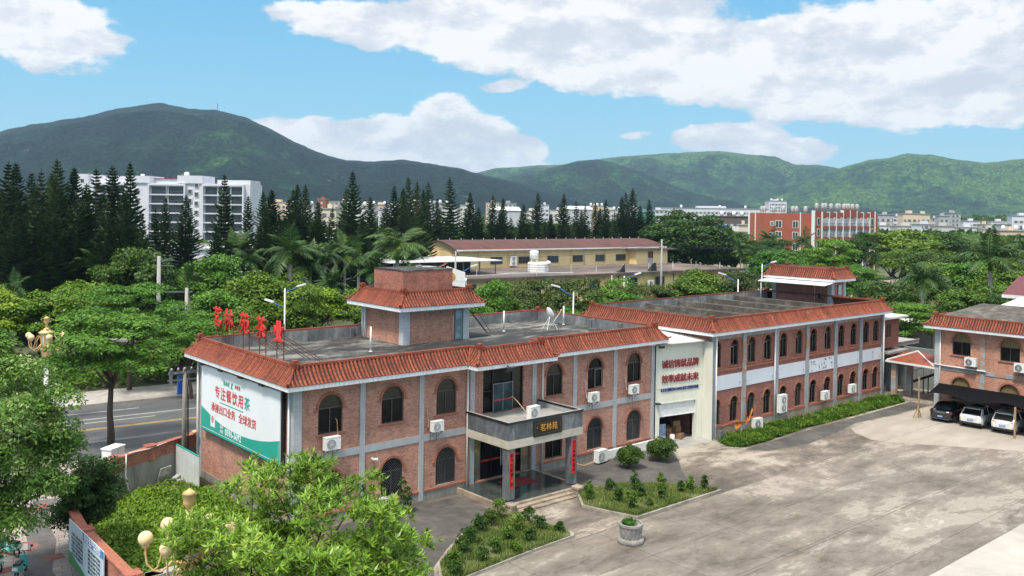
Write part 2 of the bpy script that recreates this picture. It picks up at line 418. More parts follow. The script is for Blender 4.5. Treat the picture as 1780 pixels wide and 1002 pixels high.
def crown_mesh(name, seed, R=1.0, H=.8, nclump=60, per=60, cr=.28, L=.09, W=.05, mat=None, flat=.75, cz=0, lobes=5, low=-.45, style='puff'):
    """clumps of leaves spread through an uneven crown volume centred on cz"""
    rng = np.random.default_rng(seed)
    ld = rot_rand(rng, lobes); la = rng.uniform(.1, .45, lobes)
    cs = []
    while len(cs) < nclump:
        q = rot_rand(rng, 1)[0]
        if q[2] < low and rng.random() < .8: continue
        k = .72 + sum(la[i] * max(0, float(q @ ld[i]))**3 for i in range(lobes))
        r = k * (rng.uniform(.25, 1) ** .45)
        if style == 'layer':
            z = rng.choice([-.35, -.1, .2, .5, .8]) + rng.normal() * .05
            rr = k * math.sqrt(max(.05, 1 - (z*.85)**2)) * math.sqrt(rng.uniform(.05, 1))
            a = rng.uniform(0, 2*PI)
            cs.append((rr*math.cos(a)*R, rr*math.sin(a)*R, z*H + cz)); continue
        cs.append((q[0]*r*R, q[1]*r*R, q[2]*r*H + cz))
    cs = np.array(cs)
    rad = cr * rng.uniform(.65, 1.35, nclump)
    idx = np.repeat(np.arange(nclump), per)
    u = rot_rand(rng, len(idx))
    u[:, 2] = np.where(u[:, 2] < -.3, -u[:, 2], u[:, 2])
    rr = rad[idx][:, None] * rng.uniform(.62, 1.0, (len(idx), 1))
    fl = np.array([1, 1, flat])
    p = cs[idx] + u * rr * fl
    out = p - np.array([0, 0, cz]); out /= (np.linalg.norm(out, axis=1, keepdims=True) + 1e-6)
    # leaves lie roughly tangent to their clump, so each clump takes light as a mass
    nn = u * .8 + out * .3 + np.array([0, 0, .45]) + rot_rand(rng, len(idx)) * .6
    nn /= np.linalg.norm(nn, axis=1, keepdims=True)
    d = rot_rand(rng, len(idx)); d -= nn * (d * nn).sum(1, keepdims=True); d += nn * .25
    if style == 'layer': d[:, 2] *= .35
    d /= np.linalg.norm(d, axis=1, keepdims=True)
    s = np.cross(nn, d); s /= (np.linalg.norm(s, axis=1, keepdims=True) + 1e-6)
    Ls = L * rng.uniform(.6, 1.3, len(idx))
    me = leaf_mesh(name, p, d, s, Ls, Ls * (W / L), mat)
    return me, cs

def limb_mesh(seed, H, cs, r0, mat=BARK, name='trunk', split=.45, nl=9):
    """tapered trunk with limbs that end in the crown's clumps"""
    rng = random.Random(seed)
    b = MB()
    top = Vector((rng.uniform(-.04,.04)*H, rng.uniform(-.04,.04)*H, H*split))
    mid = Vector((rng.uniform(-.03,.03)*H, rng.uniform(-.03,.03)*H, H*split*.5))
    b.tube([(0,0,-.15), (0,0,.1), mid, top], [r0*1.35, r0*1.05, r0*.85, r0*.7], 9)
    pick = sorted(range(len(cs)), key=lambda i: rng.random())[:nl]
    for i in pick:
        e = Vector(cs[i]); s = top - Vector((0, 0, rng.uniform(0, .12)*H))
        m = s.lerp(e, .5) + Vector((0, 0, (e - s).length*.12))
        b.tube([s, m, e], [r0*.45, r0*.28, r0*.07], 6)
        for q in range(2):
            e2 = Vector(cs[rng.randrange(len(cs))])
            if (e2 - m).length < H*.4: b.tube([m, m.lerp(e2, .5) + Vector((0,0,.03*H)), e2], [r0*.2, r0*.13, r0*.04], 5)
    o = b.build(name, mat); me = o.data
    bpy.data.objects.remove(o)
    return me

TREE_PROTO = {}
def tree_kind(key, seeds, mat, total_h=1.0, r0=.03, **kw):
    """unit-size variants: height 1"""
    out = []
    for s in seeds:
        me, cs = crown_mesh('crown', s, mat=mat, **kw)
        out.append((me, limb_mesh(s, total_h, cs, r0, split=kw.get('cz', .6) - kw.get('H', .3)*.75)))
    TREE_PROTO[key] = out

# dims given for a tree 1 high; scaled per tree
tree_kind('broad', (1,2,3,4), LEAF_A, R=.40, H=.36, cz=.62, nclump=62, per=190, cr=.118, L=.031, W=.021)
tree_kind('yellow', (11,12), LEAF_Y, R=.42, H=.34, cz=.62, nclump=85, per=190, cr=.105, L=.026, W=.019)
tree_kind('fresh', (21,22,23), LEAF_G, R=.36, H=.37, cz=.60, nclump=60, per=190, cr=.115, L=.030, W=.020)
tree_kind('deep', (31,32,33), LEAF_D, R=.42, H=.38, cz=.60, nclump=80, per=160, cr=.105, L=.028, W=.020)
tree_kind('bronze', (41,42), LEAF_B, R=.38, H=.37, cz=.60, nclump=64, per=170, cr=.11, L=.029, W=.019)
tree_kind('banyan', (61,62), LEAF_D, R=.44, H=.44, cz=.52, nclump=250, per=120, cr=.078, L=.024, W=.018, low=-.9, lobes=3)
tree_kind('spread', (51,52,53), LEAF_G, R=.44, H=.27, cz=.68, nclump=95, per=150, cr=.10, L=.030, W=.013, flat=.30, style='layer', r0=.022)

SEEN_LABELS = set()
def place_tree(key, x, y, h, w, label, cat='tree', group=None, name='broadleaf_tree', rz=None, var=None, z=0):
    """w: crown width in metres, h: height"""
    rng = random.Random(int(x*131 + y*17 + h*7))
    pr = TREE_PROTO[key]; me, tr = pr[(var if var is not None else rng.randrange(len(pr))) % len(pr)]
    base = {'broad': .86, 'yellow': .90, 'fresh': .78, 'deep': .9, 'bronze': .82, 'spread': .98, 'banyan': .92}[key]
    o = thing(name, label, cat, (x, y, z), 0, group)
    a = rng.uniform(0, 2*PI) if rz is None else rz
    for nm, m_ in (('crown', me), ('trunk', tr)):
        c = link_mesh(nm, m_, o, rot=(0, 0, a)); c.scale = (w/base, w/base, h)
    return o

def pine_meshes(seed, gap=1, nbr=8):
    """Norfolk Island pine 1 high: whorls of flat drooping-then-rising branches set with needle fans"""
    rng = np.random.default_rng(seed)
    B, D, S, Ls, Ws = [], [], [], [], []
    tr = MB(); tr.tube([(0,0,-.01),(0,0,.5),(0,0,.985)], [.011,.007,.0015], 7)
    z = .10
    while z < .985:
        t = (z - .10) / .885
        rmax = .165 * (1 - t) ** .82 + .004
        rmax *= rng.uniform(.86, 1.12)
        nb = nbr if t < .8 else 6
        a0 = rng.uniform(0, 6.28)
        for k in range(nb):
            if rng.random() < .10: continue
            a = a0 + k * 2*PI/nb + rng.uniform(-.15, .15)
            r = rmax * rng.uniform(.62, 1.16)
            dx, dy = math.cos(a), math.sin(a)
            ns = max(4, int(r / .0075))
            rise = .22 + .5 * t
            for i in range(ns):
                f = (i + .6) / ns
                p = np.array([dx*r*f, dy*r*f, z - .05*r + r*(rise*f*f - .12*f)])
                wd = (.040 * (1 - .6*f) + .008) * (.30 + .70*min(1, (1-t)*1.8))
                for sgn in (-1, 1):
                    dd = np.array([dx*.65 - sgn*dy*.75, dy*.65 + sgn*dx*.75, .35 + rng.uniform(-.15, .3)])
                    dd /= np.linalg.norm(dd)
                    B.append(p); D.append(dd); S.append(np.array([dx*.3, dy*.3, .9])); Ls.append(wd*rng.uniform(.8, 1.25)); Ws.append(.0105)
                B.append(p); D.append(np.array([dx*.7, dy*.7, .72])); S.append(np.array([-dy, dx, 0])); Ls.append(wd*.7); Ws.append(.008)
        z += gap * (.027 - .012*t) * rng.uniform(.9, 1.1)
    for i in range(14):
        a = rng.uniform(0, 6.28); B.append(np.array([0, 0, .955 + .003*i])); D.append(np.array([math.cos(a)*.5, math.sin(a)*.5, .85])); S.append(np.array([-math.sin(a), math.cos(a), 0])); Ls.append(.018); Ws.append(.006)
    B, D, S = map(np.array, (B, D, S)); S /= np.linalg.norm(S, axis=1, keepdims=True)
    crown = leaf_mesh('crown', B, D, S, np.array(Ls), np.array(Ws), LEAF_P, .3)
    o = tr.build('trunk', BARK); t_ = o.data; bpy.data.objects.remove(o)
    return crown, t_
PINES = [pine_meshes(s, *k) for s, k in ((5,(1,8)), (6,(1.2,7)), (7,(1.35,6)), (8,(1.1,8)), (9,(1.5,6)), (10,(1.25,7)))]

def palm_meshes(seed, n=17, hang=1.0, wind=0.0, fl=.30):
    """royal palm 1 high"""
    rng = np.random.default_rng(seed)
    B, D, S, Ls, Ws = [], [], [], [], []
    rib = MB()
    tz = .72
    for k in range(n):
        a = k*2.4 + rng.uniform(-.2, .2)
        el = rng.uniform(-.05, 1.4)
        d = np.array([math.cos(a)*math.cos(el), math.sin(a)*math.cos(el), math.sin(el)])
        p = np.array([0, 0, tz - .02]); pts = []; m = 22; seg = fl*rng.uniform(.85, 1.15)/m
        wv = np.array([wind, -wind*.4, 0])
        for i in range(m+1):
            pts.append(p.copy())
            f = i/m
            side = np.cross(d, [0, 0, 1.]); side /= (np.linalg.norm(side)+1e-6)
            if i > 1:
                ll = .085*math.sin(PI*min(1, .12+f*.95))**.7 + .012
                for sg in (-1, 1):
                    for q in range(2):
                        dd = side*sg*.85 + d*.55 + np.array([0, 0, -.35 - .25*rng.random()])*hang + wv*.5 + rng.normal(size=3)*.12
                        dd /= np.linalg.norm(dd)
                        B.append(p + d*seg*q*.5); D.append(dd); S.append(d); Ls.append(ll*rng.uniform(.8, 1.15)); Ws.append(.011)
            d = d + np.array([0, 0, -.10*hang]) + wv*.06; d /= np.linalg.norm(d)
            p = p + d*seg
        rib.tube(pts[::3], [.006*(1 - .8*j/len(pts[::3])) for j in range(len(pts[::3]))], 4, cap=False)
    B, D, S = map(np.array, (B, D, S)); S /= np.linalg.norm(S, axis=1, keepdims=True)
    fr = leaf_mesh('crown', B, D, S, np.array(Ls), np.array(Ws), LEAF_PALM, .15)
    tr = MB()
    tr.tube([(0,0,-.02),(0,0,.04),(0,0,.3),(.004,0,.6)], [.026,.021,.020,.016], 10)
    t = tr.build('trunk', PALMBARK); tm = t.data; bpy.data.objects.remove(t)
    cs = MB(); cs.tube([(.004,0,.6),(.003,0,.65),(0,0,.73)], [.017,.02,.009], 10)
    c = cs.build('crownshaft', LEAF_G); cm = c.data; bpy.data.objects.remove(c)
    r = rib.build('rib', LEAF_PALM); rm = r.data; bpy.data.objects.remove(r)
    return fr, tm, cm, rm
PALMS = [palm_meshes(3, 19, .6), palm_meshes(4, 17, .85), palm_meshes(9, 20, .5, -.7), palm_meshes(12, 16, .7, -.4)]
def place_palm(x, y, h, label, var=0, s=1.0, rz=0, group=None, name='royal_palm', stretch=1.0):
    o = thing(name, label, 'palm tree', (x, y, 0), rz, group)
    for nm, me in zip(('crown', 'trunk', 'crownshaft', 'leaf_ribs'), PALMS[var % 4]):
        c = link_mesh('leaf_rib' if nm == 'leaf_ribs' else nm, me, o); c.scale = (h*s, h*s, h)
    return o

def shrub(name, x, y, h, w, label, mat, cat='shrub', seed=1, n=26, per=60, L=.12, W=.05, group=None, z=0, R_=None, stem=True, low=-.9):
    o = thing(name, label, cat, (x, y, z), 0, group)
    me, cs = crown_mesh('foliage', seed, R=w*.40, H=h*.42, cz=h*.50, nclump=n, per=per, cr=min(w, h)*.16, L=L, W=W, mat=mat, low=low)
    link_mesh('foliage', me, o)
    if stem:
        b = MB(); b.tube([(0,0,-.05),(0,0,h*.4)], [.035,.02], 6)
        for i in range(4): b.tube([(0,0,h*.2), Vector(cs[i*3])], [.015,.005], 5)
        b.build('stem', BARK, o)
    return o
# ---------------------------------------------------------------- building helpers
def arch_loop(cx, zb, zs, r, n=14):
    pts = [(cx - r, zb), (cx + r, zb)]
    for i in range(n+1):
        t = PI * i / n
        pts.append((cx + r*math.cos(t), zs + r*math.sin(t)))
    return pts

def rect_loop(x0, x1, z0, z1):
    return [(x0, z0), (x1, z0), (x1, z1), (x0, z1)]

def wall_cell(b, x0, x1, z0, z1, holes, y=0.0, depth=.22, mi=0, mir=None):
    """front-facing (-y) wall rectangle with holes and their reveals"""
    outer = [Vector((x0, y, z0)), Vector((x1, y, z0)), Vector((x1, y, z1)), Vector((x0, y, z1))]
    loops = [outer] + [[Vector((p[0], y, p[1])) for p in h] for h in holes]
    flat = [p for l in loops for p in l]
    tris = tessellate_polygon(loops)
    fs = []
    for t in tris:
        a, c, d = (flat[i] for i in t)
        nrm = (c - a).cross(d - a)
        fs.append(t if nrm.y < 0 else t[::-1])
    b.add(flat, fs, mi)
    for h in holes:
        n = len(h)
        v = [(p[0], y, p[1]) for p in h] + [(p[0], y + depth, p[1]) for p in h]
        b.add(v, [(i, n+i, n+(i+1) % n, (i+1) % n) for i in range(n)], mi if mir is None else mir)

def window_proto(name, w, hs, ht, frame=FRAMEM, pane=GLASS, top=CURTAIN, trim=True, grille=False, sill=True, sash=None):
    """arched window: w wide, spring line at hs, top at ht, origin at the middle of the sill on the wall face, outward -y"""
    r = w/2
    o = MB(); yf = .10
    t = .05
    loop = arch_loop(0, 0, hs, r)
    inner = arch_loop(0, t, hs, r - t)
    n = len(loop)
    v = [(p[0], yf, p[1]) for p in loop] + [(p[0], yf, p[1]) for p in inner] + [(p[0], yf+.06, p[1]) for p in inner]
    o.add(v, [(i, (i+1) % n, n+(i+1) % n, n+i) for i in range(n)])
    o.add(v, [(n+i, n+(i+1) % n, 2*n+(i+1) % n, 2*n+i) for i in range(n)])
    o.box(-r+t, r-t, yf-.005, yf+.05, hs-.03, hs+.03)
    o.box(-.03, .03, yf-.003, yf+.045, t, hs-.03)
    f = o.build(name, frame)
    g = MB(); g.add([(p[0], yf+.055, p[1]) for p in arch_loop(0, 0, hs, r)], [tuple(range(n))]); g.build('pane', pane, f)
    if top:
        g = MB(); a = [(r*math.cos(PI*i/14)*.94, yf+.05, hs + .03 + (ht-hs-.05)*math.sin(PI*i/14)*.97) for i in range(15)]
        g.add(a, [tuple(range(15))]); g.build('fanlight_blind', top, f)
    if sash:
        g = MB(); x0, x1 = sash
        for a, c in (((x0, .06), (x0+.05, hs-.05)), ((x1-.05, .06), (x1, hs-.05)), ((x0+.05, .06), (x1-.05, .11)), ((x0+.05, hs-.1), (x1-.05, hs-.05))):
            g.box(a[0], c[0], yf-.035, yf-.006, a[1], c[1])
        g.build('sliding_sash', FRAMEG, f)
    if trim:
        g = MB(); k = 16; r0, r1 = r+.005, r+.14
        vs = []
        for yy in (-.045, .0):
            for i in range(k+1):
                t_ = PI*i/k; vs += [(r0*math.cos(t_), yy, hs + r0*math.sin(t_)), (r1*math.cos(t_), yy, hs + r1*math.sin(t_))]
        m = 2*(k+1)
        for i in range(k):
            a = 2*i
            g.add([], [], 0)
            g.f += [[a, a+1, a+3, a+2][::-1], [a+1, m+a+1, m+a+3, a+3][::-1], [a, a+2, m+a+2, m+a]]; g.m += [0]*3; g.sm += [False]*3
        g.v = vs
        g.box(-r1-.12, -r0, -.05, -.001, hs-.1, hs-.002); g.box(r0, r1+.12, -.05, -.001, hs-.1, hs-.002)
        g.build('arch_trim', BRICK_TRIM, f)
    if sill:
        g = MB(); g.box(-r-.14, r+.14, -.08, .09, -.09, -.002); g.build('sill', BRICK_TRIM, f)
    if grille:
        g = MB(); s = .16
        k = int((w + ht)/s) + 2
        def inside(x, z):
            if abs(x) > r-.02 or z < .02: return False
            return z < hs or x*x + (z-hs)**2 < (r-.03)**2
        for sg in (-1, 1):
            for i in range(-k, k):
                pts = []
                c0 = i*s
                steps = 40
                for q in range(steps+1):
                    z = ht*q/steps; x = c0 + sg*(z - ht/2)
                    if inside(x, z): pts.append((x, z))
                if len(pts) > 1: g.bar((pts[0][0], .06+.006*sg, pts[0][1]), (pts[-1][0], .06+.006*sg, pts[-1][1]), .010)
        g.build('security_grille', GREYM, f)
    return f

class Proto:
    """first use moves the original, later uses copy it with its parts"""
    def __init__(s, o): s.o = o; s.used = False
    def put(s, parent, loc, rz=0):
        o = s.o if not s.used else copy_tree(s.o)
        s.used = True
        o.parent = parent; o.location = loc; o.rotation_euler = (0, 0, rz)
        return o

def tiled_eave(root, path, o, zb, fh, H, closed=True, pitch=.235, posts=None, deck=None, roofname='tiled_eave', inner=True, capmat=TILE, skip=()):
    """path: ccw wall line corners. Builds fascia + soffit, curved ribbed tile skirt, ridge cap, corner posts, inner parapet."""
    P = [Vector((p[0], p[1], 0)) for p in path]; n = len(P)
    segs = n if closed else n-1
    dirs = [(P[(i+1) % n] - P[i]).normalized() for i in range(segs)]
    nrm = [Vector((d.y, -d.x, 0)) for d in dirs]
    def corner(i):
        if closed: a, c = nrm[(i-1) % n], nrm[i % n]
        else: a = nrm[max(i-1, 0)]; c = nrm[min(i, segs-1)]
        if (a - c).length < 1e-4: return a, 0.0
        da, dc = dirs[(i-1) % n], dirs[i % n] if i < segs else dirs[-1]
        convex = da.cross(dc).z > 0
        return a + c, (1.0 if convex else -1.0)
    off = [corner(i) for i in range(n)]
    z1 = zb + fh
    prof = lambda v: z1 + H*(.62*v + .38*v*v)
    # fascia and soffit
    b = MB()
    for i in range(segs):
        j = (i+1) % n
        a, c = P[i], P[j]; oa, oc = off[i][0], off[j][0]
        A, C_ = a + oa*o, c + oc*o
        A2, C2 = a + oa*(o-.06), c + oc*(o-.06)
        b.add([(A.x,A.y,zb),(C_.x,C_.y,zb),(C_.x,C_.y,z1),(A.x,A.y,z1),(A2.x,A2.y,z1),(C2.x,C2.y,z1),(a.x,a.y,zb+.001),(c.x,c.y,zb+.001)],
              [(0,1,2,3),(3,2,5,4),(0,6,7,1)])
    b.build('fascia', FASCIA, root)
    # tiles
    jr = random.Random(len(path)*7)
    b = MB(); NV = 6; rr = .072
    for i in range(segs):
        j = (i+1) % n
        a, c, d, nn = P[i], P[j], dirs[i], nrm[i]
        L = (c - a).length
        e0 = o*off[i][1]; e1 = o*off[j][1]
        vs = []
        for k in range(NV+1):
            v = k/NV; q0 = a + off[i][0]*o*(1-v)*1.03 if k == 0 else a + off[i][0]*o*(1-v); q1 = c + off[j][0]*o*(1-v)*1.03 if k == 0 else c + off[j][0]*o*(1-v)
            vs += [(q0.x,q0.y,prof(v)), (q1.x,q1.y,prof(v))]
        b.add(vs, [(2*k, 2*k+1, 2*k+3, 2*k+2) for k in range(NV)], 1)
        m = int((L + max(e0,0) + max(e1,0)) / pitch)
        us = -max(e0, 0); tot = L + max(e0,0) + max(e1,0)
        for r_ in range(m+1):
            u = us + (r_ + .5 + jr.uniform(-.07,.07)) * tot/(m+1); jh = jr.uniform(-.012,.014)
            va, vb = 0.0, 1.0
            if e0 > 0 and u < 0: vb = min(vb, 1 + u/o)
            if e0 < 0 and u < o: va = max(va, 1 - u/o)
            if e1 > 0 and u > L: vb = min(vb, 1 - (u-L)/o)
            if e1 < 0 and u > L - o: va = max(va, 1 - (L-u)/o)
            if vb - va < .06: continue
            vs = []
            ks = NV
            for k in range(ks+1):
                v = va + (vb-va)*k/ks
                base = a + d*u + nn*(o*(1-v) + (.03 if k == 0 and va == 0 else 0)); z = prof(v) + jh
                for q in range(6):
                    t = PI*q/5
                    du = rr*math.cos(t); h = rr*math.sin(t)*1.1
                    p = base + d*du + nn*h*.72
                    vs.append((p.x, p.y, z + h*.62))
            fs = []
            for k in range(ks):
                for q in range(5):
                    fs.append((k*6+q, (k+1)*6+q, (k+1)*6+q+1, k*6+q+1)[::-1])
            b.add(vs, fs, 0, True)
            b.add(vs[:6], [(0,1,2,3,4,5)])
        # upturned corner horn and hip ridges
    for i in range(n):
        oo, s = off[i]
        if s == 0: continue
        pts = []
        for k in range(9):
            v = k/8
            q = P[i] + oo*o*(1-v)*(1.06 if k == 0 else 1.0)
            pts.append((q.x, q.y, prof(v) + .07 + (.07 if k == 0 and s > 0 else 0)))
        if s > 0:
            q = P[i] + oo*o*1.17; pts = [(q.x, q.y, prof(0) + .26)] + pts
            b.tube(pts, [.03] + [.075]*9, 6)
        else: b.tube(pts, .06, 6)
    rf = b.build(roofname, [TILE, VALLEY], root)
    # ridge cap
    b = MB(); zr = z1 + H
    for i in range(segs):
        j = (i+1) % n
        a, c = P[i], P[j]
        lo, hi, wi = zr - .06, zr + .09, .12
        q = [a + off[i][0]*wi*.5, c + off[j][0]*wi*.5, c - off[j][0]*wi, a - off[i][0]*wi] if True else None
        v = [(p.x, p.y, lo) for p in q] + [(p.x, p.y, hi) for p in q]
        b.add(v, [(4,5,6,7),(0,1,5,4),(2,3,7,6)])
        q = [a + off[i][0]*wi*.8, c + off[j][0]*wi*.8, c + off[j][0]*wi*.4, a + off[i][0]*wi*.4]
        v = [(p.x, p.y, lo+.03) for p in q] + [(p.x, p.y, lo+.09) for p in q]
        b.add(v, [(4,5,6,7),(0,1,5,4),(2,3,7,6)])
    b.build('ridge_cap', capmat, rf)
    for i in range(n):
        if off[i][1] == 0 or (posts is not None and i not in posts): continue
        g = MB(); g.box(-.17,.17,-.17,.17,-.1,.26); g.box(-.21,.21,-.21,.21,.12,.18); g.box(-.13,.13,-.13,.13,.26,.32)
        g.build('ridge_post', TILE, rf, (P[i].x, P[i].y, zr))
    if inner:
        b = MB()
        for i in range(segs):
            if i in skip: continue
            j = (i+1) % n
            a, c = P[i], P[j]
            q0 = a - off[i][0]*.14; q1 = c - off[j][0]*.14; q2 = c - off[j][0]*.02; q3 = a - off[i][0]*.02
            z0 = deck if deck is not None else z1
            v = [(p.x,p.y,z0) for p in (q0,q1,q2,q3)] + [(p.x,p.y,zr-.02) for p in (q0,q1,q2,q3)]
            b.add(v, [(1,0,4,5),(4,7,6,5),(2,3,7,6)])
            L = (c-a).length; k = int(L/3.9)
            for t in range(1, k+1):
                m = a.lerp(c, t/(k+1)) - nrm[i]*.2
                b.obox((m.x, m.y, (z0+zr)/2 - .06), (.25 if abs(dirs[i].x) > .5 else .14, .14 if abs(dirs[i].x) > .5 else .25, zr - z0 - .12))
        b.build('parapet', PARAPET_IN, root)
    return rf

RUSTY = M('rust_run', (.24,.12,.07), (.17,.09,.06), .9, 9)
def ac_unit(label, loc, rz=0, s=(.85,.32,.62), var=0, double=False, group='air conditioner outdoor units', pipe=None):
    """origin at the middle of the underside, front faces -y"""
    w, d, h = s
    t = thing('air_conditioner', label, 'air conditioner', loc, rz, group)
    def casing(b):
        b.box(-w/2, w/2, -d/2, d/2, 0, h)
        b.box(-w/2-.012, w/2+.012, -d/2-.012, d/2+.012, h, h+.03)
        b.box(-w/2+.05, -w/2+.12, -d/2+.02, d/2-.02, -.06, 0, 1); b.box(w/2-.12, w/2-.05, -d/2+.02, d/2-.02, -.06, 0, 1)
    quick('casing', [WHITE_METAL, GREYM], t, casing)
    def fan(cz, cx, r):
        def f(b):
            M_ = Matrix.Rotation(PI/2, 4, 'X')
            g = MB(); g.lathe([(r, 0), (r, .02), (r-.03, .03)], n=20)
            b.add([tuple(M_ @ Vector(p)) for p in g.v], g.f, 0)
            for q in range(6):
                a = PI*q/6
                b.bar((-r*math.cos(a), -.035, -r*math.sin(a)), (r*math.cos(a), -.035, r*math.sin(a)), .012, .008, 1)
            for rr in (.35, .65, .95):
                pts = [(rr*r*math.cos(2*PI*k/16), -.037, rr*r*math.sin(2*PI*k/16)) for k in range(17)]
                b.tube(pts, .006, 4, 1)
        quick('fan_grille', [BLACKM if var else GREYM, WHITE_METAL], t, f, (cx, -d/2-.001, cz))
    r = min(w*.32, h*.40) if not double else h*.20
    cx = -w*.12
    if double:
        fan(h*.27, 0, r); fan(h*.73, 0, r)
    else: fan(h*.5, cx, r)
    quick('bracket', GREYM, t, lambda b: (b.bar((-w*.35, d/2+.12, -.07), (-w*.35, -d/2, -.07), .03), b.bar((w*.35, d/2+.12, -.07), (w*.35, -d/2, -.07), .03), b.bar((-w*.35, d/2+.12, -.35), (-w*.35, -d/2+.05, -.08), .025), b.bar((w*.35, d/2+.12, -.35), (w*.35, -d/2+.05, -.08), .025)))
    if loc[2] > 3.5: quick('rust_streak', RUSTY, t, lambda b: [b.box(x_-.018, x_+.018, .350, .356, -.2-l_, -.1) for x_, l_ in ((-w*.3,.42),(-.02,.25),(w*.3,.5))])
    if pipe:
        quick('refrigerant_pipe', CREAMG if var == 0 else WHITE_METAL, t, lambda b: b.tube(pipe, .018, 6))
    return t

_tc = [0]
def text_mesh(s, size, depth, mat, name, parent=None, loc=(0,0,0), rot=(PI/2,0,0), bold=0.0, xs=1.0, align='CENTER', space=1.0):
    cu = bpy.data.curves.new('t%d' % _tc[0], 'FONT'); _tc[0] += 1
    cu.body = s; cu.size = size; cu.extrude = depth/2; cu.offset = bold; cu.align_x = align; cu.align_y = 'CENTER'; cu.space_character = space
    cu.resolution_u = 2
    o = bpy.data.objects.new('tmp', cu); COL.objects.link(o)
    dg = bpy.context.evaluated_depsgraph_get(); dg.update()
    me = bpy.data.meshes.new_from_object(o.evaluated_get(dg))
    bpy.data.objects.remove(o); bpy.data.curves.remove(cu)
    me.materials.clear(); me.materials.append(mat)
    r = link_mesh(name, me, parent, loc, rot); r.scale = (xs, 1, 1)
    return r

# ---------------------------------------------------------------- the long office block with the porch
B1 = thing('office_building', 'two storey red brick office block with porch and rooftop characters above its tiled eaves', 'building', (0, 0, 0))
W1 = 12.66; L1 = 28.65
up_w = [2.15, 6.1, 9.88, 18.68, 22.53, 26.5]
def b1_walls(b):
    zs = (0, 3.66, 7.5)
    cells = [(0, 4.1), (4.1, 8.06), (8.06, 11.65), (16.85, 20.5), (20.5, 24.5), (24.5, 28.65)]
    for (x0, x1), c in zip(cells, up_w):
        wall_cell(b, x0, x1, zs[1], zs[2], [arch_loop(c, 4.85, 6.22, .74)])
        if c == 18.68: wall_cell(b, x0, x1, zs[0], zs[1], [rect_loop(c-.78, c+.78, .72, 2.9)])
        else: wall_cell(b, x0, x1, zs[0], zs[1], [arch_loop(c, .7, 2.12, .74)])
    wall_cell(b, 11.65, 16.85, zs[1], zs[2], [rect_loop(12.65, 15.95, 4.45, 7.12)])
    wall_cell(b, 11.65, 16.85, zs[0], zs[1], [rect_loop(11.95, 16.62, .36, 3.5)])
    # left end wall (faces -x), back and right walls
    b.add([(0,W1,0),(0,0,0),(0,0,7.5),(0,W1,7.5)], [(0,1,2,3)])
    b.add([(L1,0,0),(L1,W1,0),(L1,W1,7.5),(L1,0,7.5)], [(0,1,2,3)])
    b.add([(L1,W1,0),(0,W1,0),(0,W1,7.5),(L1,W1,7.5)], [(0,1,2,3)])
quick('wall', BRICK, B1, b1_walls)
def pil(x0, x1, z0, z1, y=-.06, mat=PILASTER):
    quick('pilaster', mat, B1, lambda b: b.box(x0, x1, y, .0, z0, z1))
for x0, x1 in ((-.06, .42), (3.95, 4.27), (7.9, 8.22), (20.36, 20.7), (24.3, 24.65), (28.3, 28.655)): pil(x0, x1, 0.02, 7.5)
for x0, x1 in ((11.62, 11.98), (16.68, 17.03)): pil(x0, x1, 3.7, 7.5); pil(x0, x1, .02, 3.3)
quick('pilaster', PILASTER, B1, lambda b: b.box(-.062, -.001, 0, .5, .02, 7.49))
quick('pilaster', PILASTER, B1, lambda b: b.box(-.062, -.001, W1-.4, W1, .02, 7.49))
for x0, x1 in ((.42,3.95),(4.27,7.9),(8.22,11.3),(17.03,20.36),(20.7,24.3),(24.65,28.3)):
    quick('belt_course', PILASTER, B1, lambda b: b.box(x0, x1, -.045, 0, 3.47, 3.86))
    quick('plinth', PLINTH, B1, lambda b: b.box(x0, x1 + (.2 if x1 == 11.3 else 0), -.05, 0, .0, .5))
    quick('brick_ledge', BRICK_TRIM, B1, lambda b: b.box(x0, x1 + (.2 if x1 == 11.3 else 0), -.085, 0, .502, .62))
quick('belt_course', PILASTER, B1, lambda b: b.box(-.045, -.001, .5, W1-.4, 3.47, 3.86))
quick('plinth', PLINTH, B1, lambda b: b.box(-.045, -.001, .5, W1-.4, 0, .5))
WP_UP = Proto(window_proto('window', 1.48, 1.37, 2.11))
WP_OPEN = Proto(window_proto('window', 1.48, 1.37, 2.11, top=None, sash=(.0, .70)))
WP_LO = Proto(window_proto('window', 1.48, 1.42, 2.16, top=None, grille=True, sill=False))
for c in up_w:
    (WP_OPEN if c == 22.53 else WP_UP).put(B1, (c, 0, 4.85))
    if c != 18.68: WP_LO.put(B1, (c, 0, .7))
sq = quick('window', FRAMEM, B1, lambda b: (b.box(-.78,.78,.1,.15,0,.06), b.box(-.78,.78,.1,.15,2.12,2.18), b.box(-.78,-.72,.1,.15,.06,2.12), b.box(.72,.78,.1,.15,.06,2.12), b.box(-.03,.03,.1,.15,.06,2.12), b.box(-.72,.72,.1,.14,1.45,1.5)), (18.68, 0, .72))
quick('pane', GLASS, sq, lambda b: b.add([(-.78,.16,0),(.78,.16,0),(.78,.16,2.18),(-.78,.16,2.18)], [(0,1,2,3)]))
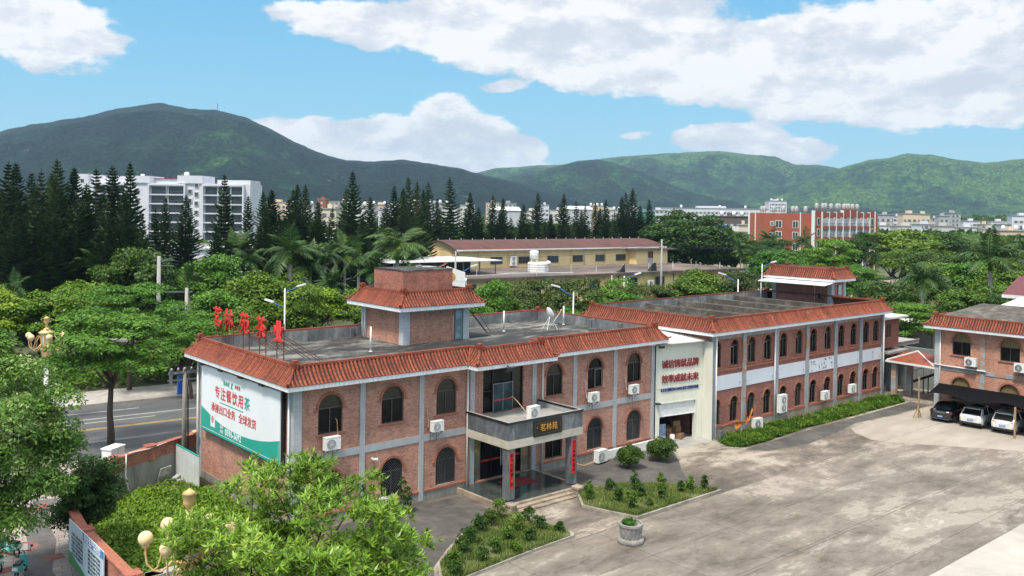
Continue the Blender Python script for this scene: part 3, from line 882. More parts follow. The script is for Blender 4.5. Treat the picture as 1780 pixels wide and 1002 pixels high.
# upper glazed bay over the porch
gl = quick('glazed_bay', BLACKM, B1, lambda b: [b.box(x-.03, x+.03, .1, .16, 4.45, 7.12) for x in (12.68, 13.5, 15.1, 15.92)] + [b.box(12.65, 15.95, .1, .155, z-.03, z+.03) for z in (4.48, 7.09)] + [b.box(12.65, 13.5, .1, .155, 5.75, 5.8), b.box(15.1, 15.95, .1, .155, 5.75, 5.8)])
quick('pane', [GLASS, CURTAIN], gl, lambda b: (b.add([(13.5,.17,4.45),(15.1,.17,4.45),(15.1,.17,7.12),(13.5,.17,7.12)], [(0,1,2,3)]), b.add([(12.65,.17,4.45),(13.5,.17,4.45),(13.5,.17,7.12),(12.65,.17,7.12)], [(0,1,2,3)], 0), b.add([(15.1,.17,4.45),(15.95,.17,4.45),(15.95,.17,7.12),(15.1,.17,7.12)], [(0,1,2,3)], 1)))
dr = quick('balcony_door', FRAMEG, B1, lambda b: [b.box(x, x+.06, .0, .07, 4.42, 6.15) for x in (13.45, 14.24, 15.02)] + [b.box(13.45, 15.08, .0, .07, z, z+.06) for z in (4.41, 6.15)])
quick('pane', GLASSB, dr, lambda b: b.box(13.5, 15.03, .03, .045, 4.45, 6.15))
quick('warning_stripe', RED, dr, lambda b: b.box(13.52, 15.01, .024, .028, 5.12, 5.2))
# entrance glazing
ent = quick('entrance_door', BLACKM, B1, lambda b: [b.box(x-.025, x+.025, .12, .18, .36, 3.5) for x in (12.62, 13.45, 14.28, 15.1, 15.88)] + [b.box(12.6, 15.9, .12, .18, 3.0, 3.06)])
quick('pane', GLASS, ent, lambda b: b.add([(12.6,.2,.36),(15.9,.2,.36),(15.9,.2,3.5),(12.6,.2,3.5)], [(0,1,2,3)]))
quick('warning_stripe', RED, ent, lambda b: b.box(12.65, 15.86, .185, .19, 1.42, 1.54))
quick('door_handle', WHITE_METAL, ent, lambda b: (b.tube([(14.2,.08,1.0),(14.2,.08,2.1)], .025, 8), b.tube([(14.36,.08,1.0),(14.36,.08,2.1)], .025, 8)))
quick('glass_wall', MIRRORG, B1, lambda b: (b.box(11.95, 12.59, .14, .16, .36, 3.5), b.box(15.91, 16.62, .14, .16, .36, 3.5)))
nt_ = quick('door_notice', WHITE, B1, lambda b: b.box(16.0, 16.45, .125, .135, 2.1, 2.75))
for k, ch in enumerate('通知'): text_mesh(ch, .16, .004, RED, 'lettering', nt_, (16.13 + .2*k, .12, 2.5))
quick('security_camera', WHITE_METAL, B1, lambda b: (b.box(4.72, 4.82, -.1, 0, 3.0, 3.1), b.obox((4.85,-.2,3.05), (.32,.1,.1), -.5)))
quick('drain_pipe', WHITE, B1, lambda b: b.tube([(11.36,-.14,7.5),(11.36,-.14,.06)], .055, 8))
quick('drain_pipe', WHITE, B1, lambda b: b.tube([(17.5,-.14,7.5),(17.5,-.14,.06)], .05, 8))
quick('drain_pipe', WHITE, B1, lambda b: b.tube([(-.18,.25,7.5),(-.18,.25,.06)], .05, 8))
quick('drain_pipe', WHITE, B1, lambda b: b.tube([(-.18,W1-.1,7.5),(-.18,W1-.1,.06)], .07, 8))
# eaves: the path jogs out over the porch
p1 = [(0,W1),(0,0),(11.63,0),(11.63,-.9),(16.64,-.9),(16.64,0),(L1,0),(L1,W1)]
tiled_eave(B1, p1, .74, 7.5, .24, .93, posts=[0,1,3,4,6,7], deck=7.9)
quick('soffit', WHITE, B1, lambda b: b.add([(11.63,-.9,7.502),(16.64,-.9,7.502),(16.64,0,7.502),(11.63,0,7.502)], [(3,2,1,0)]))
quick('roof_deck', DECK, B1, lambda b: b.prism([(.1,.1),(11.75,.1),(11.75,-.8),(16.5,-.8),(16.5,.1),(L1-.1,.1),(L1-.1,W1-.1),(.1,W1-.1)], 7.52, 7.9))
quick('roof_hatch', DARKIN, B1, lambda b: b.box(17.4, 19.2, 7.3, 8.0, 7.9, 7.93))
# flood lights under the eave
for x in (13.2, 17.2):
    quick('floodlight', BLACKM, B1, lambda b: (b.obox((0,0,0), (.6,.12,.3), 0, 0, 0, .6), b.bar((0,.05,.1),(0,.3,.22),.05), [b.box(-.27+.19*k, -.12+.19*k, -.10, -.075, -.12, .12) for k in range(3)]), (x, -1.85 if x < 15 else -.98, 7.42))
quick('bulb', WHITE, B1, lambda b: b.ball((15.35,-.6,7.4), .11, 8))
for k in range(4):
    quick('sign_lamp', BLACKM, B1, lambda b: (b.bar((-.05,0,.1),(-.55,0,.12),.04), b.obox((-.62,0,.08),(.14,.5,.1))), (0, 2.6+2.75*k, 7.28))
# porch
PO = dict(x0=11.33, x1=17.33, y0=-4.0)
def porch(b):
    x0, x1, y0 = 11.33, 17.33, -4.0
    b.box(x0, x1, y0, -.002, 3.3, 3.76, 0)
quick('porch_beam', BEIGE, B1, porch)
def pp(b):
    x0, x1, y0 = 11.33, 17.33, -4.0
    b.box(x0+.02, x1-.02, y0+.02, y0+.16, 3.762, 4.72); b.box(x0+.02, x0+.16, y0+.16, -.07, 3.762, 4.72)
quick('porch_parapet', GRANITE, B1, pp)
quick('porch_side_parapet', tilejoint_mat('grey_block', (.42,.43,.43), (.36,.37,.37), .5, .25, .8, joint=(.25,.25,.25)), B1, lambda b: b.box(17.17, 17.31, -3.84, -.07, 3.762, 4.72))
quick('porch_coping', [BLACKP, CONC], B1, lambda b: (b.box(11.30, 17.36, -4.03, -3.8, 4.722, 4.82), b.box(11.30, 11.5, -3.8, -.07, 4.722, 4.82), b.box(17.14, 17.36, -3.8, -.07, 4.722, 4.82), b.box(11.36, 17.3, -3.97, -3.86, 4.821, 4.84, 1), b.box(11.36, 11.46, -3.86, -.08, 4.821, 4.84, 1), b.box(17.2, 17.3, -3.86, -.08, 4.821, 4.84, 1)))
quick('balcony_floor', CONC, B1, lambda b: b.box(11.5, 17.16, -3.83, -.07, 3.765, 4.40))
for x in (11.4, 16.4):
    c = quick('porch_column', GRANITE, B1, lambda b: b.box(x, x+.5, -3.95, -3.45, .36, 3.3))
    rb = quick('couplet', REDP, c, lambda b: b.box(x+.09, x+.41, -3.962, -3.953, 1.0, 3.05))
    for k, ch in enumerate('和气生财源广进' if x < 12 else '四方吉祥好运长'):
        text_mesh(ch, .25, .004, BLACKP, 'lettering', rb, (x+.25, -3.966, 2.88 - .275*k), bold=.004)
quick('porch_floor', FLOORG, B1, lambda b: b.box(10.85, 16.8, -4.25, -.002, .0, .30))
quick('porch_floor_border', STEPM, B1, lambda b: (b.box(10.68, 10.848, -4.5, -.06, -.01, .302), b.box(10.85, 16.8, -4.5, -4.252, -.01, .302), b.box(16.802, 17.0, -4.5, -.06, -.01, .302)))
for k in range(2):
    quick('porch_step', STEPM, B1, lambda b: b.box(11.15, 15.75, -4.5-.36*(k+1), -4.5-.36*k-.001, 0, .2 - .1*k))
for x in (10.6, 15.8):
    quick('step_pedestal', [STEPM, BEIGE], B1, lambda b: (b.box(x+.06, x+.49, -5.1, -4.52, 0, .42), b.prism([(x,-5.0),(x+.12,-5.16),(x+.43,-5.16),(x+.55,-5.0),(x+.55,-4.66),(x+.43,-4.5),(x+.12,-4.5),(x,-4.66)], .42, .52, 0)))
sg = quick('porch_sign', BLACKP, B1, lambda b: b.box(13.25, 15.5, -4.06, -3.985, 3.72, 4.66))
quick('sign_border', M('dull_gold_line', (.16,.11,.05), (.1,.07,.03), .5, 3), sg, lambda b: (b.box(13.35,15.4,-4.066,-4.061,4.5,4.515), b.box(13.35,15.4,-4.066,-4.061,3.85,3.865), b.box(13.35,13.365,-4.066,-4.061,3.866,4.499), b.box(15.385,15.4,-4.066,-4.061,3.866,4.499)))
for k, ch in enumerate('茗林苑'): text_mesh(ch, .46, .02, GOLD, 'lettering', sg, (13.95+.47*k, -4.075, 4.18))
text_mesh('茗', .10, .01, GOLD, 'lettering', sg, (13.5, -4.07, 4.25))
tag(quick('door_mat', M('red_mat', (.26,.03,.035), (.2,.02,.025), .9, 8), None, lambda b: b.box(13.3, 15.4, -2.1, -.75, .303, .315)), 'dull red rug on the dark shiny porch floor', 'mat')
tag(quick('red_bucket_lid', RED, None, lambda b: b.lathe([(.28,0),(.3,.06),(.12,.07)], (13.4,-2.9,4.402), 16)), 'round red lid lying on the porch balcony floor', 'lid')

# rooftop stair house
def house(root, x0, x1, y0, y1, z0, z1, mat, nm='wall'):
    return quick(nm, mat, root, lambda b: b.box(x0, x1, y0, y1, z0, z1))
quick('stair_house_wall', BRICKR, B1, lambda b: b.box(11.55, 16.95, 7.15, 12.25, 7.9, 10.3))
for (a, c, d, e) in ((11.48, 12.0, 7.08, 7.6), (16.5, 17.02, 7.08, 7.6), (11.48, 12.0, 11.8, 12.3)):
    quick('pilaster', tilejoint_mat('pale_tile', (.56,.58,.60), (.5,.52,.54), .3, .25, .45), B1, lambda b: b.box(a, c, d, e, 7.9, 10.3))
quick('stair_house_lintel', CONC, B1, lambda b: (b.box(11.5, 17.0, 7.1, 7.14, 10.02, 10.3), b.box(11.5, 11.54, 7.2, 12.2, 10.02, 10.3)))
dd = quick('roof_door', FRAMEG, B1, lambda b: [b.box(x, x+.05, 7.07, 7.14, 7.9, 10.0) for x in (15.78, 16.42)] + [b.box(15.8, 16.45, 7.07, 7.14, z, z+.04) for z in (7.92, 8.9, 9.2, 9.97)])
quick('pane', GLASSF, dd, lambda b: b.box(15.82, 16.42, 7.09, 7.13, 7.93, 9.98))
quick('drain_pipe', WHITE, B1, lambda b: (b.tube([(11.36,12.1,10.2),(11.36,12.1,7.92)], .05, 8), b.tube([(11.36,11.75,10.2),(11.36,11.75,7.92)], .04, 8)))
quick('conduit', WHITE, B1, lambda b: b.tube([(15.6,7.08,9.7),(15.6,7.08,7.92)], .02, 6))
tiled_eave(B1, [(11.5,12.3),(11.5,7.1),(17.0,7.1),(17.0,12.3)], .8, 10.22, .26, .92, deck=10.5)
quick('stair_house_deck', DECK, B1, lambda b: b.box(11.7, 16.8, 7.3, 12.1, 10.4, 10.6))
quick('roof_tank_room', [BRICK_DARK, DECK], B1, lambda b: (b.box(12.0, 16.2, 8.0, 11.6, 10.6, 12.75), b.box(11.97, 16.23, 7.97, 11.63, 12.752, 12.83, 1)))
quick('roof_box', CONC, B1, lambda b: (b.box(14.3,14.65,9.5,9.8,12.83,13.02), b.box(14.8,16.0,9.5,10.6,12.83,12.88)))
# ---------------------------------------------------------------- things on and around the office block
TEAL = M('teal_vinyl', (.02,.38,.30), (.018,.34,.27), .5, 1)
VINYL = M('white_vinyl', (.80,.83,.86), (.74,.78,.81), .5, .6)
REDT = M('red_print', (.62,.06,.06), (.55,.05,.05), .5, 2)
bb = thing('billboard', 'white and teal tea advertising billboard on the end wall of the brick office', 'billboard', (-.32, 11.5, 3.3), -PI/2)
quick('panel', [VINYL, BLACKM], bb, lambda b: (b.box(0, 10.65, -.05, .0, 0, 3.95, 0), b.box(-.06, 10.71, .002, .18, -.08, 4.02, 1)))
def wave(b):
    tops = [(0,1.4),(.07,1.24),(.14,1.05),(.22,.88),(.31,.75),(.42,.68),(.56,.67),(.67,.74),(.78,.88),(.88,1.06),(1,1.36)]
    for (a, za), (c, zc) in zip(tops, tops[1:]):
        b.add([(a*10.65,-.056,.0),(c*10.65,-.056,.0),(c*10.65,-.056,zc),(a*10.65,-.056,za)], [(0,1,2,3)])
quick('teal_wave', TEAL, bb, wave)
quick('white_line', VINYL, bb, lambda b: (b.box(.12,10.5,-.062,-.058,.14,.165), b.box(10.48,10.5,-.062,-.058,.17,1.2)))
for k, ch in enumerate('专注餐饮用茶'):
    text_mesh(ch, .80, .01, TEAL if k == 5 else REDT, 'lettering', bb, (2.45+.83*k, -.07, 2.56), bold=.004, xs=.95)
text_mesh('承接出口业务', .58, .01, REDT, 'lettering', bb, (3.3, -.07, 1.60), bold=.002); text_mesh('全球发货', .58, .01, REDT, 'lettering', bb, (6.65, -.07, 1.60), bold=.002)
quick('underline', TEAL, bb, lambda b: b.box(2.85, 6.1, -.066, -.058, 2.04, 2.09))
text_mesh('茗林苑', .30, .01, TEAL, 'lettering', bb, (3.75, -.07, 3.28)); text_mesh('米格里', .26, .01, REDT, 'lettering', bb, (5.3, -.07, 3.30))
quick('logo_mark', TEAL, bb, lambda b: (b.bar((4.42,-.07,3.12),(4.62,-.07,3.45),.04), b.bar((4.62,-.07,3.12),(4.42,-.07,3.45),.04)))
text_mesh('0596-3692', .52, .01, VINYL, 'lettering', bb, (4.75, -.07, .45), bold=.014)
text_mesh('服务', .22, .01, VINYL, 'lettering', bb, (3.15, -.07, .62)); text_mesh('热线', .22, .01, VINYL, 'lettering', bb, (3.15, -.07, .36))
lc = quick('logo_card', VINYL, bb, lambda b: b.box(1.5, 2.15, -.075, -.06, .42, 1.3))
quick('ring_emblem', REDT, lc, lambda b: (b.tube([(1.825+.14*math.cos(2*PI*k/16), -.08, .88+.2*math.sin(2*PI*k/16)) for k in range(17)], .018, 4), b.bar((1.825,-.08,.72),(1.825,-.08,1.04),.03), b.bar((1.74,-.08,.9),(1.91,-.08,.9),.03)))

rs = thing('rooftop_sign', 'row of five big red characters on rusty stilts above the office roof edge', 'rooftop sign', (1.0, 12.6, 7.9), -PI/2)
def stilts(b):
    for k, x in enumerate((.25, 1.95, 4.25, 6.5, 8.75)):
        for dx in (-.42, .42):
            b.bar((x+dx, .08, 0), (x+dx, .08, 2.55), .05)
            b.bar((x+dx, .1, 1.9), (x+dx+.1, 2.9, .02), .04)
    b.bar((-.4,.1,1.45),(9.3,.1,1.45),.04)
quick('stilt_frame', RUST, rs, stilts)
for k, (x, ch) in enumerate(zip((.25, 1.95, 4.25, 6.5, 8.75), '茗林苑茶业')):
    text_mesh(ch, 1.36, .10, RED, 'character', rs, (x, -.05, 2.0), bold=.0, xs=1.0)

dish = thing('satellite_dish', 'tilted white satellite dish on spindly legs on the flat roof', 'satellite dish', (25.3, 7.6, 7.9), R(-15))
def dishf(b):
    M_ = Matrix.Translation((0,0,1.15)) @ Matrix.Rotation(R(68), 4, 'Y')
    g = MB(); g.lathe([(r*.72, z*.8) for r, z in ((.02,-.16),(.35,-.12),(.6,-.04),(.78,.06),(.79,.07),(.6,-.02),(.35,-.1),(.02,-.14))], n=20)
    b.add([tuple(M_ @ Vector(p)) for p in g.v], g.f, 0, True)
quick('reflector', WHITE_METAL, dish, dishf)
quick('stand', WHITE_METAL, dish, lambda b: [b.bar((x,y,0),(0,0,1.0),.035) for x, y in ((-.45,-.4),(-.45,.4),(.5,-.3),(.5,.3))] + [b.bar((-.45,-.4,.3),(.5,.3,.35),.02), b.bar((-.45,.4,.3),(.5,-.3,.35),.02)])
quick('feed_horn', [WHITE_METAL, CREAMG], dish, lambda b: (b.bar((.3,.0,.5),(.95,0,1.35),.03), b.ball((.97,0,1.4),.08,8,1)))
for i, (x, y, h, l) in enumerate(((8.33,6.04,1.6,'thin white vent pipe standing before the rooftop stair house'), (21.47,8.56,1.55,'thin white vent pipe alone in the middle of the office roof'), (28.0,8.9,1.5,'thin white vent pipe by the far roof corner near the dish'))):
    tag(quick('vent_pipe', WHITE, None, lambda b: (b.tube([(0,0,0),(0,0,h)], .06, 8), b.tube([(0,0,0),(0,0,.05)], .12, 8)), (x, y, 7.9)), l, 'pipe', 'vent pipes on the office roof')
lad = thing('roof_ladder', 'black steel ladder leaning against the rooftop stair house', 'ladder', (0,0,0))
quick('ladder_rails', BLACKM, lad, lambda b: (b.bar((19.9,8.6,7.92),(16.3,10.2,13.0),.06), b.bar((20.3,9.3,7.92),(16.6,10.8,13.0),.06), b.bar((20.6,9.1,7.92),(19.3,10.3,10.6),.04)))
quick('rungs', BLACKM, lad, lambda b: [b.bar(Vector((19.9,8.6,7.92)).lerp(Vector((16.3,10.2,13.0)), k/15), Vector((20.3,9.3,7.92)).lerp(Vector((16.6,10.8,13.0)), k/15), .03) for k in range(1, 15)])

# air conditioners of the office wall (pipes are local to the unit)
def hose(dx, h): return [(dx,.1,.3),(dx+.12,.25,.32),(dx+.15,.36,.8),(dx+.10,.36,h*.85),(dx+.02,.40,h*.9)]
ac_unit('white air conditioner under the first upper window beside the billboard corner', (2.0,-.42,4.1), 0, (.9,.34,.66), pipe=hose(.4,1.7))
ac_unit('white air conditioner low beside the third upper window, pipe to its left', (8.9,-.42,4.05), 0, (.78,.32,.58), pipe=hose(-.55,1.6))
ac_unit('white air conditioner with blue label, left one of two past the porch', (21.95,-.42,4.1), 0, (.82,.32,.6), 1, pipe=hose(-.55,1.6))
ac_unit('white air conditioner with blue label, next to the garage front', (26.0,-.42,4.15), 0, (.8,.32,.6), 1, pipe=hose(-.6,1.3))
ac_unit('white air conditioner standing on the porch balcony', (14.35,-2.75,4.46), R(8), (.85,.36,.72), pipe=[(-.4,.1,.3),(-.55,.3,.6),(-.5,.9,1.0),(-.1,1.6,1.1),(.2,2.4,.8)])
ac_unit('white air conditioner on the ground at the wall behind the near tree', (5.1,-.42,.12), 0, (.95,.4,.7))
ac_unit('white air conditioner on the ground between porch and round bush', (22.1,-1.0,.12), R(4), (.95,.4,.78), pipe=[(-.4,.1,.3),(-.8,0,.1),(-1.6,.1,.02),(-2.1,.3,.2)])

# ---------------------------------------------------------------- garage between the blocks
GA = thing('garage', 'cream sheet metal garage with half raised shutter and red slogan', 'garage', (28.67, -.15, 0), R(-9))
def gsheet(b):
    w, h = 4.6, 7.35
    def rib(x0, x1, z0, z1):
        n = max(1, round((x1-x0)/.125)); s = (x1-x0)/n
        for i in range(n):
            x = x0+i*s; pr = [(x,0),(x+s*.25,-.028),(x+s*.7,-.028),(x+s,0)]
            v = [(p[0],p[1],z0) for p in pr] + [(p[0],p[1],z1) for p in pr]
            b.add(v, [(k,k+1,k+5,k+4) for k in range(3)])
    rib(0, .32, 0, 3.0); rib(3.95, w, 0, 3.0); b.add([(w,0,0),(w+.02,-1.05,0),(w+.02,-1.05,h),(w,0,h)], [(0,1,2,3)]); rib(0, w, 3.0, 4.02)
    rib(0, w, 4.04, h)
    b.box(.30,.36,-.05,.3,0,3.0); b.box(3.91,3.97,-.05,.3,0,3.0); b.box(.36,3.91,-.05,.05,2.96,3.03)
quick('sheet_wall', GARSHEET, GA, gsheet)
quick('shutter', WHITE_METAL, GA, lambda b: [b.box(.36, 3.91, .10+.012*(k % 2), .16, 2.02+.085*k, 2.10+.085*k) for k in range(11)] + [b.box(.36,3.91,.08,.18,1.96,2.02)])
quick('roof', SHEETW, GA, lambda b: b.add([(-.9,-.35,7.42),(5.0,-.35,7.42),(5.0,5.5,7.9),(-.9,5.5,7.9),(-.9,-.35,7.36),(5.0,-.35,7.36)], [(0,1,2,3),(4,5,1,0)]))
quick('gutter', CONC, GA, lambda b: b.tube([(-.3,-.4,7.36),(4.75,-.4,7.36),(4.85,-.4,7.1)], .06, 6))
quick('inside', [DARKIN, CONC, GARSHEET], GA, lambda b: (b.add([(0,.32,0),(4.5,.32,0),(4.5,7,0),(0,7,0),(0,.32,3.4),(4.5,.32,3.4),(4.5,7,3.4),(0,7,3.4)], [(3,2,6,7),(0,3,7,4),(2,1,5,6),(4,7,6,5)]), b.box(0,4.5,.2,7,.0,.03,1), b.box(2.05,2.35,3.0,3.3,0,3.3,2)))
for i, (s_, z) in enumerate((('诚信铸就品牌', 5.8), ('效率成就未来', 4.72))):
    for k, ch in enumerate(s_): text_mesh(ch, .64, .05, DKRED, 'lettering', GA, (.82+.605*k, -.07, z), bold=.004)
text_mesh('本企业全面推行ISO22000食品安全管理体系标准', .27, .03, BLUES, 'lettering', GA, (2.3, -.06, 3.95), bold=.004, xs=.66)
quick('floodlight', BLACKM, GA, lambda b: (b.obox((.25,-.35,7.18),(.45,.12,.16)), b.bar((.25,-.35,7.2),(.25,0,7.25),.04), b.obox((.1,-.2,3.05),(.3,.3,.1))))
def carton(x, y, z, s, rz, l, c):
    tag(quick('carton', c, None, lambda b: (b.box(-s[0]/2,s[0]/2,-s[1]/2,s[1]/2,0,s[2]), b.box(-.025,.025,-s[1]/2-.002,s[1]/2+.002,.001,s[2]+.002)), (x,y,z), (0,0,rz)), l, 'box', 'cartons inside the garage')
CARD = M('brown_cardboard', (.28,.16,.08), (.2,.11,.055), .85, 4)
for i, (x, y, z, s, rz, l) in enumerate(((31.6,-.1,.03,(.6,.45,.4),.3,'brown carton on the garage floor nearest the doorpost'),(31.0,.5,.03,(.6,.5,.4),-.2,'brown carton on the garage floor behind the front one'),(31.9,.5,.43,(.65,.45,.4),.1,'brown carton stacked second by the garage side wall'),(31.5,1.2,.03,(.7,.6,.8),.4,'tall brown carton at the rear of the garage heap'),(31.0,.55,.43,(.55,.45,.35),.5,'small tilted carton atop the garage heap'),(31.9,.55,.03,(.7,.5,.4),0,'brown carton at the foot of the garage side wall'),(31.9,.6,.83,(.6,.45,.4),-.3,'topmost carton against the garage side wall'))):
    carton(x, y, z, s, rz, l, CARD)
tag(quick('plastic_drum', WHITE, None, lambda b: b.lathe([(.17,0),(.19,.05),(.19,.4),(.15,.46)], n=14), (30.65,-.15,.03)), 'small white plastic drum on the garage floor', 'drum')
tag(quick('poster_stand', [M('blue_poster', (.03,.16,.42), (.5,.55,.6), .5, 6), WHITE], None, lambda b: (b.box(-.28,.28,-.02,.02,.25,1.15), b.box(-.3,.3,-.03,-.021,.0,.25,1)), (30.3,.5,.03), (0,0,-.2)), 'blue and white placard leaning inside the garage', 'placard')
tag(quick('plastic_sheet', M('bluish_wrap', (.2,.27,.36), (.12,.17,.24), .4, 3), None, lambda b: b.box(-.9,.9,-.03,.03,0,1.5), (31.3,1.9,1.1), (.15,0,.15)), 'pale blue plastic wrap hung behind the garage cartons', 'sheet')
tag(quick('threshold_ramp', CONC, None, lambda b: b.add([(28.8,-.2,.05),(33.2,-.9,.05),(33.1,-2.0,.0),(28.5,-1.75,.0)], [(0,3,2,1)]), (0,0,.012)), kind='structure')

# ---------------------------------------------------------------- the long workshop block
B2 = thing('workshop_building', 'long two storey brick block with paired narrow arched windows and white banner strip', 'building', (33.3, -1.6, 0))
L2, W2 = 26.0, 12.5
c2 = [0, 3.85, 8.3, 12.85, 17.4, 21.75, 25.8]
def win_x(i):
    a, c = c2[i] + (.0 if i == 0 else .5), c2[i+1]
    return (a + (.68 if i == 0 else .80), c - .95)
def b2w(b):
    for i in range(6):
        x0, x1 = c2[i], c2[i+1] + (.2 if i == 5 else 0)
        xs = win_x(i); mid = (xs[0]+xs[1])/2
        for a, c, w in ((x0, mid, xs[0]), (mid, x1, xs[1])):
            wall_cell(b, a, c, 3.6, 7.85, [arch_loop(w, 5.3, 6.8, .50)], depth=.3)
            wall_cell(b, a, c, 0, 3.6, [arch_loop(w, .95, 2.42, .50)], depth=.3)
    b.add([(0,W2,0),(0,0,0),(0,0,7.85),(0,W2,7.85)], [(0,1,2,3)])
    b.add([(L2,0,0),(L2,W2,0),(L2,W2,7.85),(L2,0,7.85)], [(0,1,2,3)])
    b.add([(L2,W2,0),(0,W2,0),(0,W2,7.85),(L2,W2,7.85)], [(0,1,2,3)])
BRICK2 = brick_mat('brown_red_brick', (.36,.125,.085), (.24,.078,.058), (.28,.2,.17))
quick('wall', BRICK2, B2, b2w)
for i, x in enumerate(c2):
    w = .44 if 0 < i < 6 else .35
    quick('pilaster', PILASTER_PEEL if i in (1,3) else PILASTER_OLD, B2, lambda b: b.box(x - (.02 if i == 0 else 0), x+w, -.14, -.001, 0, 7.82))
PR = Proto(window_proto('window', 1.0, 1.5, 2.0, frame=FRAMEM, top=None, sill=True, sash=(-.44, -.02)))
PR2 = Proto(window_proto('window', 1.0, 1.47, 1.97, top=None, grille=False, sill=True))
for i in range(6):
    for k, x in enumerate(win_x(i)):
        (PR if (i*2+k) in (0,1,2,3,5,7) else PR2).put(B2, (x, 0, 5.3)); PR2.put(B2, (x, 0, .95))
def segs2(i): return (c2[i] + (.36 if i == 0 else .51), c2[i+1] - .01)
STPL = stain_mat('stained_plinth', [(.33,(.13,.1,.075)), (.45,(.27,.2,.13)), (.6,(.36,.35,.32))], (.4,2,8))
for i in range(6):
    quick('brick_ledge', BRICK_TRIM, B2, lambda b: b.box(*segs2(i), -.09, -.001, 4.98, 5.14)); quick('brick_ledge', BRICK_TRIM, B2, lambda b: b.box(*segs2(i), -.09, -.001, .74, .86))
    quick('plinth', STPL, B2, lambda b: b.box(*segs2(i), -.06, -.001, 0, .738)); quick('eave_band', PILASTER_PEEL, B2, lambda b: b.box(*segs2(i), -.03, -.001, 7.42, 7.8))
BANNER = M('faded_white_banner', (.70,.73,.79), (.62,.66,.72), .6, .5)
SOOT = M('torn_print', (.10,.11,.12), (.25,.26,.28), .8, 5)
for i in range(6):
    a, c = segs2(i)
    bn = quick('banner_panel', BANNER, B2, lambda b: b.box(a, c, -.05, -.002, 3.56, 4.66))
    rr = random.Random(i)
    quick('stamp_mark', SOOT, bn, lambda b: [b.box(c-.35, c-.2, -.054, -.051, 3.75+.09*k, 3.79+.09*k) for k in range(3)])
    if i in (3,):
        quick('torn_patch', SOOT, bn, lambda b: [b.obox((a+.3+rr.random()*(c-a-.6), -.053, 3.7+rr.random()*.85), (.06+rr.random()*.25, .002, .03+rr.random()*.1), 0, 0, rr.uniform(-.8,.8)) for k in range(26)])
    elif i == 5: quick('torn_patch', SOOT, bn, lambda b: [b.obox((a+1.9+rr.random()*.15, -.053, 3.75+rr.random()*.7), (.10, .002, .05), 0, 0, rr.uniform(-.8,.8)) for k in range(12)])
    elif i in (2,1,4): quick('torn_patch', SOOT, bn, lambda b: [b.obox((a+.1+rr.random()*.6, -.053, 3.65+rr.random()*.3+.5*(i == 2)), (.2, .002, .015), 0, 0, rr.uniform(-.5,.5)) for k in range(5)])
quick('drain_pipe', WHITE, B2, lambda b: b.tube([(.10,-.4,7.7),(.10,-.4,.1)], .055, 8))
quick('drain_pipe', WHITE, B2, lambda b: b.tube([(8.12,-.2,7.8),(8.12,-.2,.1)], .06, 8))
quick('drain_pipe', WHITE, B2, lambda b: b.tube([(25.65,-.38,7.8),(25.65,-.38,.1)], .055, 8))
tiled_eave(B2, [(0,W2),(0,0),(26.0,0),(26.0,W2)], .66, 7.83, .25, .92, deck=8.2, skip=(2,))
quick('roof_deck', BEAMC, B2, lambda b: b.box(.15, L2-.15, .15, W2-.15, 7.9, 8.2))
for k in range(1, 11):
    quick('roof_beam', BEAMC, B2, lambda b: b.box(2.25*k-.12, 2.25*k+.12, .3, W2-.25, 8.2, 8.55 + .22*(k % 2)))
quick('stair_house_wall', BRICK2, B2, lambda b: b.box(26.02, 28.6, 5.2, 11.8, 6.5, 10.5))
for (a, c, d, e) in ((25.97,26.45,5.15,5.6),(28.2,28.64,5.15,5.6),(25.97,26.4,11.4,11.85)):
    quick('pilaster', PILASTER_OLD, B2, lambda b: b.box(a, c, d, e, 8.2, 10.5))
dd = quick('roof_door', GREYM, B2, lambda b: b.box(27.1, 27.85, 5.13, 5.19, 8.2, 10.1))
quick('pane', GLASSF, dd, lambda b: b.box(27.2, 27.75, 5.11, 5.128, 9.1, 10.0))
quick('conduit', WHITE, B2, lambda b: b.tube([(25.97,7.0,10.3),(25.97,7.0,8.3)], .03, 6))
tiled_eave(B2, [(25.95,11.9),(25.95,5.1),(28.7,5.1),(28.7,11.9)], .62, 10.42, .24, .95, deck=10.6)
quick('awning', SHEETW, B2, lambda b: b.add([(25.5,4.7,10.36),(25.5,12.2,10.36),(23.9,12.2,10.16),(23.9,4.7,10.16)]+[(25.5,4.7,10.3),(25.5,12.2,10.3),(23.9,12.2,10.1),(23.9,4.7,10.1)], [(0,1,2,3),(4,7,6,5),(3,2,6,7),(0,3,7,4)]))
quick('awning_post', WHITE, B2, lambda b: b.tube([(24.0,11.9,8.2),(24.0,11.9,10.1)], .04, 6))
# cantilevered brick annex at the end
quick('annex_wall', BRICK2, B2, lambda b: b.box(26.02, 30.0, .35, 5.1, 4.35, 7.15))
quick('annex_roof', SHEETW, B2, lambda b: b.box(26.02, 30.6, -.3, 5.4, 7.2, 7.38))
aw = quick('window', FRAMEG, B2, lambda b: (b.box(27.35,28.45,.32,.348,5.3,6.75)))
quick('pane', GLASS, aw, lambda b: (b.box(27.42,27.87,.31,.318,5.38,6.68), b.box(27.93,28.38,.31,.318,5.38,6.68)))
for x in (27.0, 29.2): quick('annex_column', PILASTER_OLD, B2, lambda b: b.box(x, x+.5, .6, 1.1, 0, 4.35))
tag(quick('stool', BLACKM, None, lambda b: (b.box(-.2,.2,-.2,.2,.5,.54), [b.bar((x*.18,y*.18,0),(x*.15,y*.15,.5),.03) for x in (-1,1) for y in (-1,1)], b.box(-.18,.18,.15,.18,.54,1.0)), (59.0,4.6,8.2)), 'dark stool beside the stair house on the workshop roof', 'stool')

